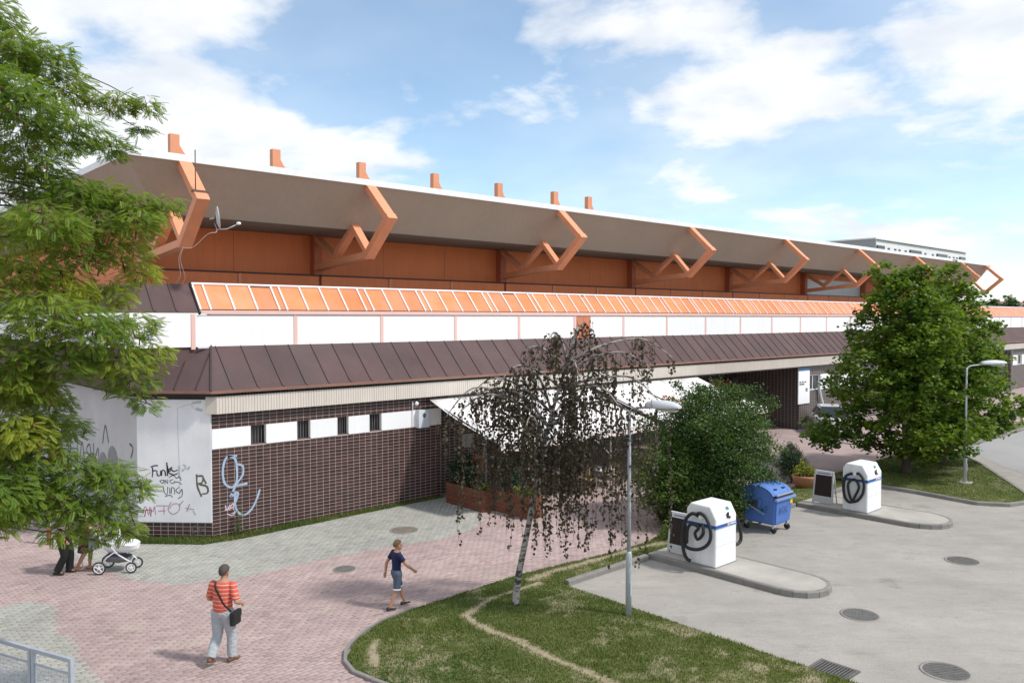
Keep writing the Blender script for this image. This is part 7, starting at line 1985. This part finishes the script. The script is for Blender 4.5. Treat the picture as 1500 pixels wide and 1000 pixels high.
def cloth(name, col, bump=0.5, scale=10):
    m = pm(name, col, 0.85, 0.12, 6, 0.06, 90)
    N, L = m.node_tree.nodes, m.node_tree.links
    nz = N.new('ShaderNodeTexNoise'); nz.inputs['Scale'].default_value = scale; nz.inputs['Detail'].default_value = 3
    g_ = N.new('ShaderNodeNewGeometry'); L.new(g_.outputs['Position'], nz.inputs['Vector'])
    bp = N.new('ShaderNodeBump'); bp.inputs['Strength'].default_value = bump; bp.inputs['Distance'].default_value = 0.03; L.new(nz.outputs['Fac'], bp.inputs['Height']); L.new(bp.outputs[0], N['Principled BSDF'].inputs['Normal'])
    return m
dark_hair = pm('dark_grey_hair', (0.075, 0.06, 0.05), 0.8, 0.3, 40); brown_hair = pm('brown_hair', (0.16, 0.095, 0.05), 0.75, 0.3, 40)
leather = pm('brown_leather', (0.17, 0.085, 0.05), 0.55, 0.15, 8); black_sh = pm('black_shoe', (0.02, 0.02, 0.02), 0.5, 0.1, 8)
fwd_ang = R(47.6)

# man walking away across the pink pavers, bag on a shoulder strap
PM = dict(head=(0.075, 0, 1.625), shL=(0.02, 0.195, 1.415), shR=(0.02, -0.195, 1.415), elL=(0.02, 0.285, 1.15), wrL=(0.22, 0.23, 1.06), elR=(-0.04, -0.30, 1.15), wrR=(0.19, -0.27, 1.045),
          hpL=(0, 0.095, 0.92), knL=(0.015, 0.115, 0.50), anL=(-0.20, 0.125, 0.165), hpR=(0, -0.095, 0.92), knR=(0.12, -0.105, 0.49), anR=(0.13, -0.10, 0.09))
man = human('person', (5.80, 14.06, 0.0), fwd_ang - R(12), 'man in red striped polo and pale trousers walking away with a black shoulder bag', PM, stripe_mat(), cloth('pale_grey_trousers', (0.40, 0.425, 0.45), 1.0, 16), dark_hair, 1.0, belly=0.014, sleeve=0.86, leg_wide=0.012, shirt_hem=0.935, lean=0.045, shoes=leather, feet={'L': (0.95, 0.15, -0.35), 'R': (0.93, -0.30, 0)}, wide=1.0, head_scale=1.06)
c = MB(); st = []
for k in range(13):       # strap from the left shoulder across the back to the right hip
    u = k / 12; z = 1.475 - u * 0.50; y = 0.105 - u * 0.31; q = min(max((z - 0.9) / 0.6, 0), 1)
    xb = -0.145 - 0.012 * math.sin(math.pi * u) + 0.045 * (z - 0.95) + (0.085 * max(0, u - 0.7) / 0.3) + 0.07 * max(0, 0.12 - u) / 0.12
    st.append((xb, y, z))
bag = thing('shoulder_bag', (5.80, 14.06, 0.0), 'black shoulder bag hanging at the hip of the man in red stripes', 'bag', rz=fwd_ang - R(12))
bag.location = (5.80, 14.06, 0.80)
sm = MB()
for a_, b_ in zip(st[:-1], st[1:]): sm.beam((a_[0], a_[1], a_[2] - 0.80), (b_[0], b_[1], b_[2] - 0.80), 0.034, 0.010, up=(1, 0, 0), ext=0.004)
sm.build('strap', black_sh, bag, local=True)
MB().rbox(-0.16, 0.10, -0.315, -0.225, -0.06, 0.185, 0.03).build('pouch', pm('black_bag', (0.015, 0.015, 0.017), 0.6, 0.1, 8), bag, local=True)
MB().rbox(-0.165, 0.105, -0.325, -0.24, 0.07, 0.195, 0.025).build('flap', MATS['black_bag'], bag, local=True)

# boy walking along the lawn edge
PB = dict(head=(0.05, 0, 1.625), shL=(0.0, 0.175, 1.42), shR=(0.0, -0.175, 1.42), elL=(-0.16, 0.25, 1.16), wrL=(-0.20, 0.24, 0.92), elR=(0.16, -0.26, 1.17), wrR=(0.37, -0.24, 1.00),
          hpL=(0, 0.085, 0.92), knL=(0.14, 0.09, 0.51), anL=(0.26, 0.09, 0.12), hpR=(0, -0.085, 0.92), knR=(-0.03, -0.09, 0.49), anR=(-0.22, -0.09, 0.11))
boy = human('person', (9.66, 14.24, 0.0), R(-10), 'boy in navy t-shirt and grey shorts walking along the lawn edge', PB, cloth('navy_tshirt', (0.012, 0.016, 0.065), 0.5, 12), cloth('blue_grey_shorts', (0.085, 0.11, 0.155), 0.6, 12), brown_hair, 0.83, belly=-0.012, sleeve=0.62, leg_len=0.92, leg_wide=0.004, shirt_hem=0.98, shoes=pm('sandal_dark', (0.035, 0.035, 0.03), 0.7, 0.2, 10), feet={'L': (1, 0, 0.1), 'R': (1, 0, -0.05)}, head_turn=R(-6), wide=0.93, head_scale=1.12)
for sd, sy in (('L', 1), ('R', -1)):
    kn, hp = PB['kn' + sd], PB['hp' + sd]; q = [hp[i] + (kn[i] - hp[i]) * 0.94 for i in range(3)]; q2 = [hp[i] + (kn[i] - hp[i]) * 0.86 for i in range(3)]
    MB().tube([tuple(v * 0.83 for v in q2), tuple(v * 0.83 for v in q)], [0.0875, 0.089], 14).build('white_hem', white_m, boy, local=True)

# elderly person with a white cane under the feathery tree
PC_ = dict(head=(0.10, 0, 1.60), shL=(0.04, 0.19, 1.40), shR=(0.04, -0.19, 1.40), elL=(-0.02, 0.29, 1.14), wrL=(0.20, 0.30, 0.98), elR=(0.0, -0.27, 1.12), wrR=(0.14, -0.24, 0.92),
           hpL=(0, 0.10, 0.92), knL=(0.10, 0.12, 0.50), anL=(0.07, 0.13, 0.09), hpR=(0, -0.10, 0.92), knR=(0.06, -0.11, 0.49), anR=(-0.12, -0.11, 0.10))
old = human('person', (5.02, 21.62, 0.0), R(-38), 'person in grey-brown top and black trousers leaning on a white cane under the feathery tree', PC_, cloth('grey_brown_top', (0.20, 0.17, 0.13)), cloth('black_trousers', (0.012, 0.012, 0.013)), pm('grey_hair', (0.40, 0.39, 0.38), 0.8, 0.2, 40), 0.95, voxel=0.011, belly=0.03, shirt_hem=0.88, shoes=black_sh, lean=0.06, leg_wide=0.015)
cn = thing('cane', (5.0, 21.55, 0), 'white walking cane held by the person in black trousers', 'cane', rz=R(-38))
hx_, hy_, hz_ = 0.24 * 0.95, 0.30 * 0.95, 0.95 * 0.95
MB().tube([(hx_ + 0.06, hy_ + 0.06, 0.0), (hx_ + 0.02, hy_ + 0.02, hz_ - 0.08)], 0.011, 8).build('shaft', white_m, cn, local=True)
MB().tube(smooth_line([(hx_ + 0.02, hy_ + 0.02, hz_ - 0.08), (hx_ + 0.02, hy_ + 0.01, hz_ - 0.02), (hx_ - 0.03, hy_, hz_), (hx_ - 0.09, hy_ - 0.01, hz_ - 0.02)], 4), 0.012, 8).build('crook', pm('cane_wood', (0.18, 0.10, 0.05), 0.5, 0.1, 8), cn, local=True)

# woman pushing the pushchair
PW = dict(head=(0.05, 0, 1.645), shL=(0.0, 0.165, 1.42), shR=(0.0, -0.165, 1.42), elL=(0.12, 0.21, 1.18), wrL=(0.36, 0.17, 1.10), elR=(0.12, -0.21, 1.18), wrR=(0.36, -0.17, 1.10),
          hpL=(0, 0.09, 0.92), knL=(0.10, 0.09, 0.50), anL=(0.06, 0.09, 0.09), hpR=(0, -0.09, 0.92), knR=(0.02, -0.09, 0.49), anR=(-0.18, -0.09, 0.12))
wom = human('person', (5.50, 21.60, 0.0), R(-34), 'woman in a dark plum skirt with bare legs pushing the pushchair', PW, cloth('cream_top', (0.55, 0.42, 0.33)), None, brown_hair, 0.93, voxel=0.011, belly=-0.01, sleeve=0.35, shirt_hem=0.98, shoes=pm('tan_sandal', (0.40, 0.26, 0.15), 0.6, 0.1, 10), skirt=cloth('plum_skirt', (0.10, 0.02, 0.05)), hair_long=0.5, wide=0.92)

# two people on the café terrace
PO = dict(head=(0.36, 0, 1.42), shL=(0.20, 0.19, 1.30), shR=(0.20, -0.19, 1.30), elL=(0.32, 0.26, 1.05), wrL=(0.50, 0.18, 0.95), elR=(0.32, -0.26, 1.05), wrR=(0.50, -0.18, 0.95),
          hpL=(0, 0.10, 0.92), knL=(0.05, 0.11, 0.50), anL=(0.0, 0.12, 0.09), hpR=(0, -0.10, 0.92), knR=(0.05, -0.11, 0.50), anR=(0.0, -0.12, 0.09))
human('person', (17.62, 21.35, 0.0), R(-15), 'person in a bright orange top bending over a terrace table', PO, cloth('bright_orange_top', (0.75, 0.16, 0.045)), cloth('dark_trousers', (0.03, 0.035, 0.045)), brown_hair, 0.98, voxel=0.012, lean=0.42, shoes=black_sh)
PS = dict(PC_); PS['head'] = (0.06, 0, 1.645); PS['elL'] = (0.05, 0.25, 1.15); PS['wrL'] = (0.2, 0.15, 1.1)
human('person', (20.3, 20.9, 0.0), R(-120), 'person in dark navy clothes standing behind the awning post', PS, cloth('dark_navy_top', (0.02, 0.025, 0.05)), cloth('dark_jeans', (0.02, 0.028, 0.05)), dark_hair, 0.98, voxel=0.012, lean=0.02, shoes=black_sh)
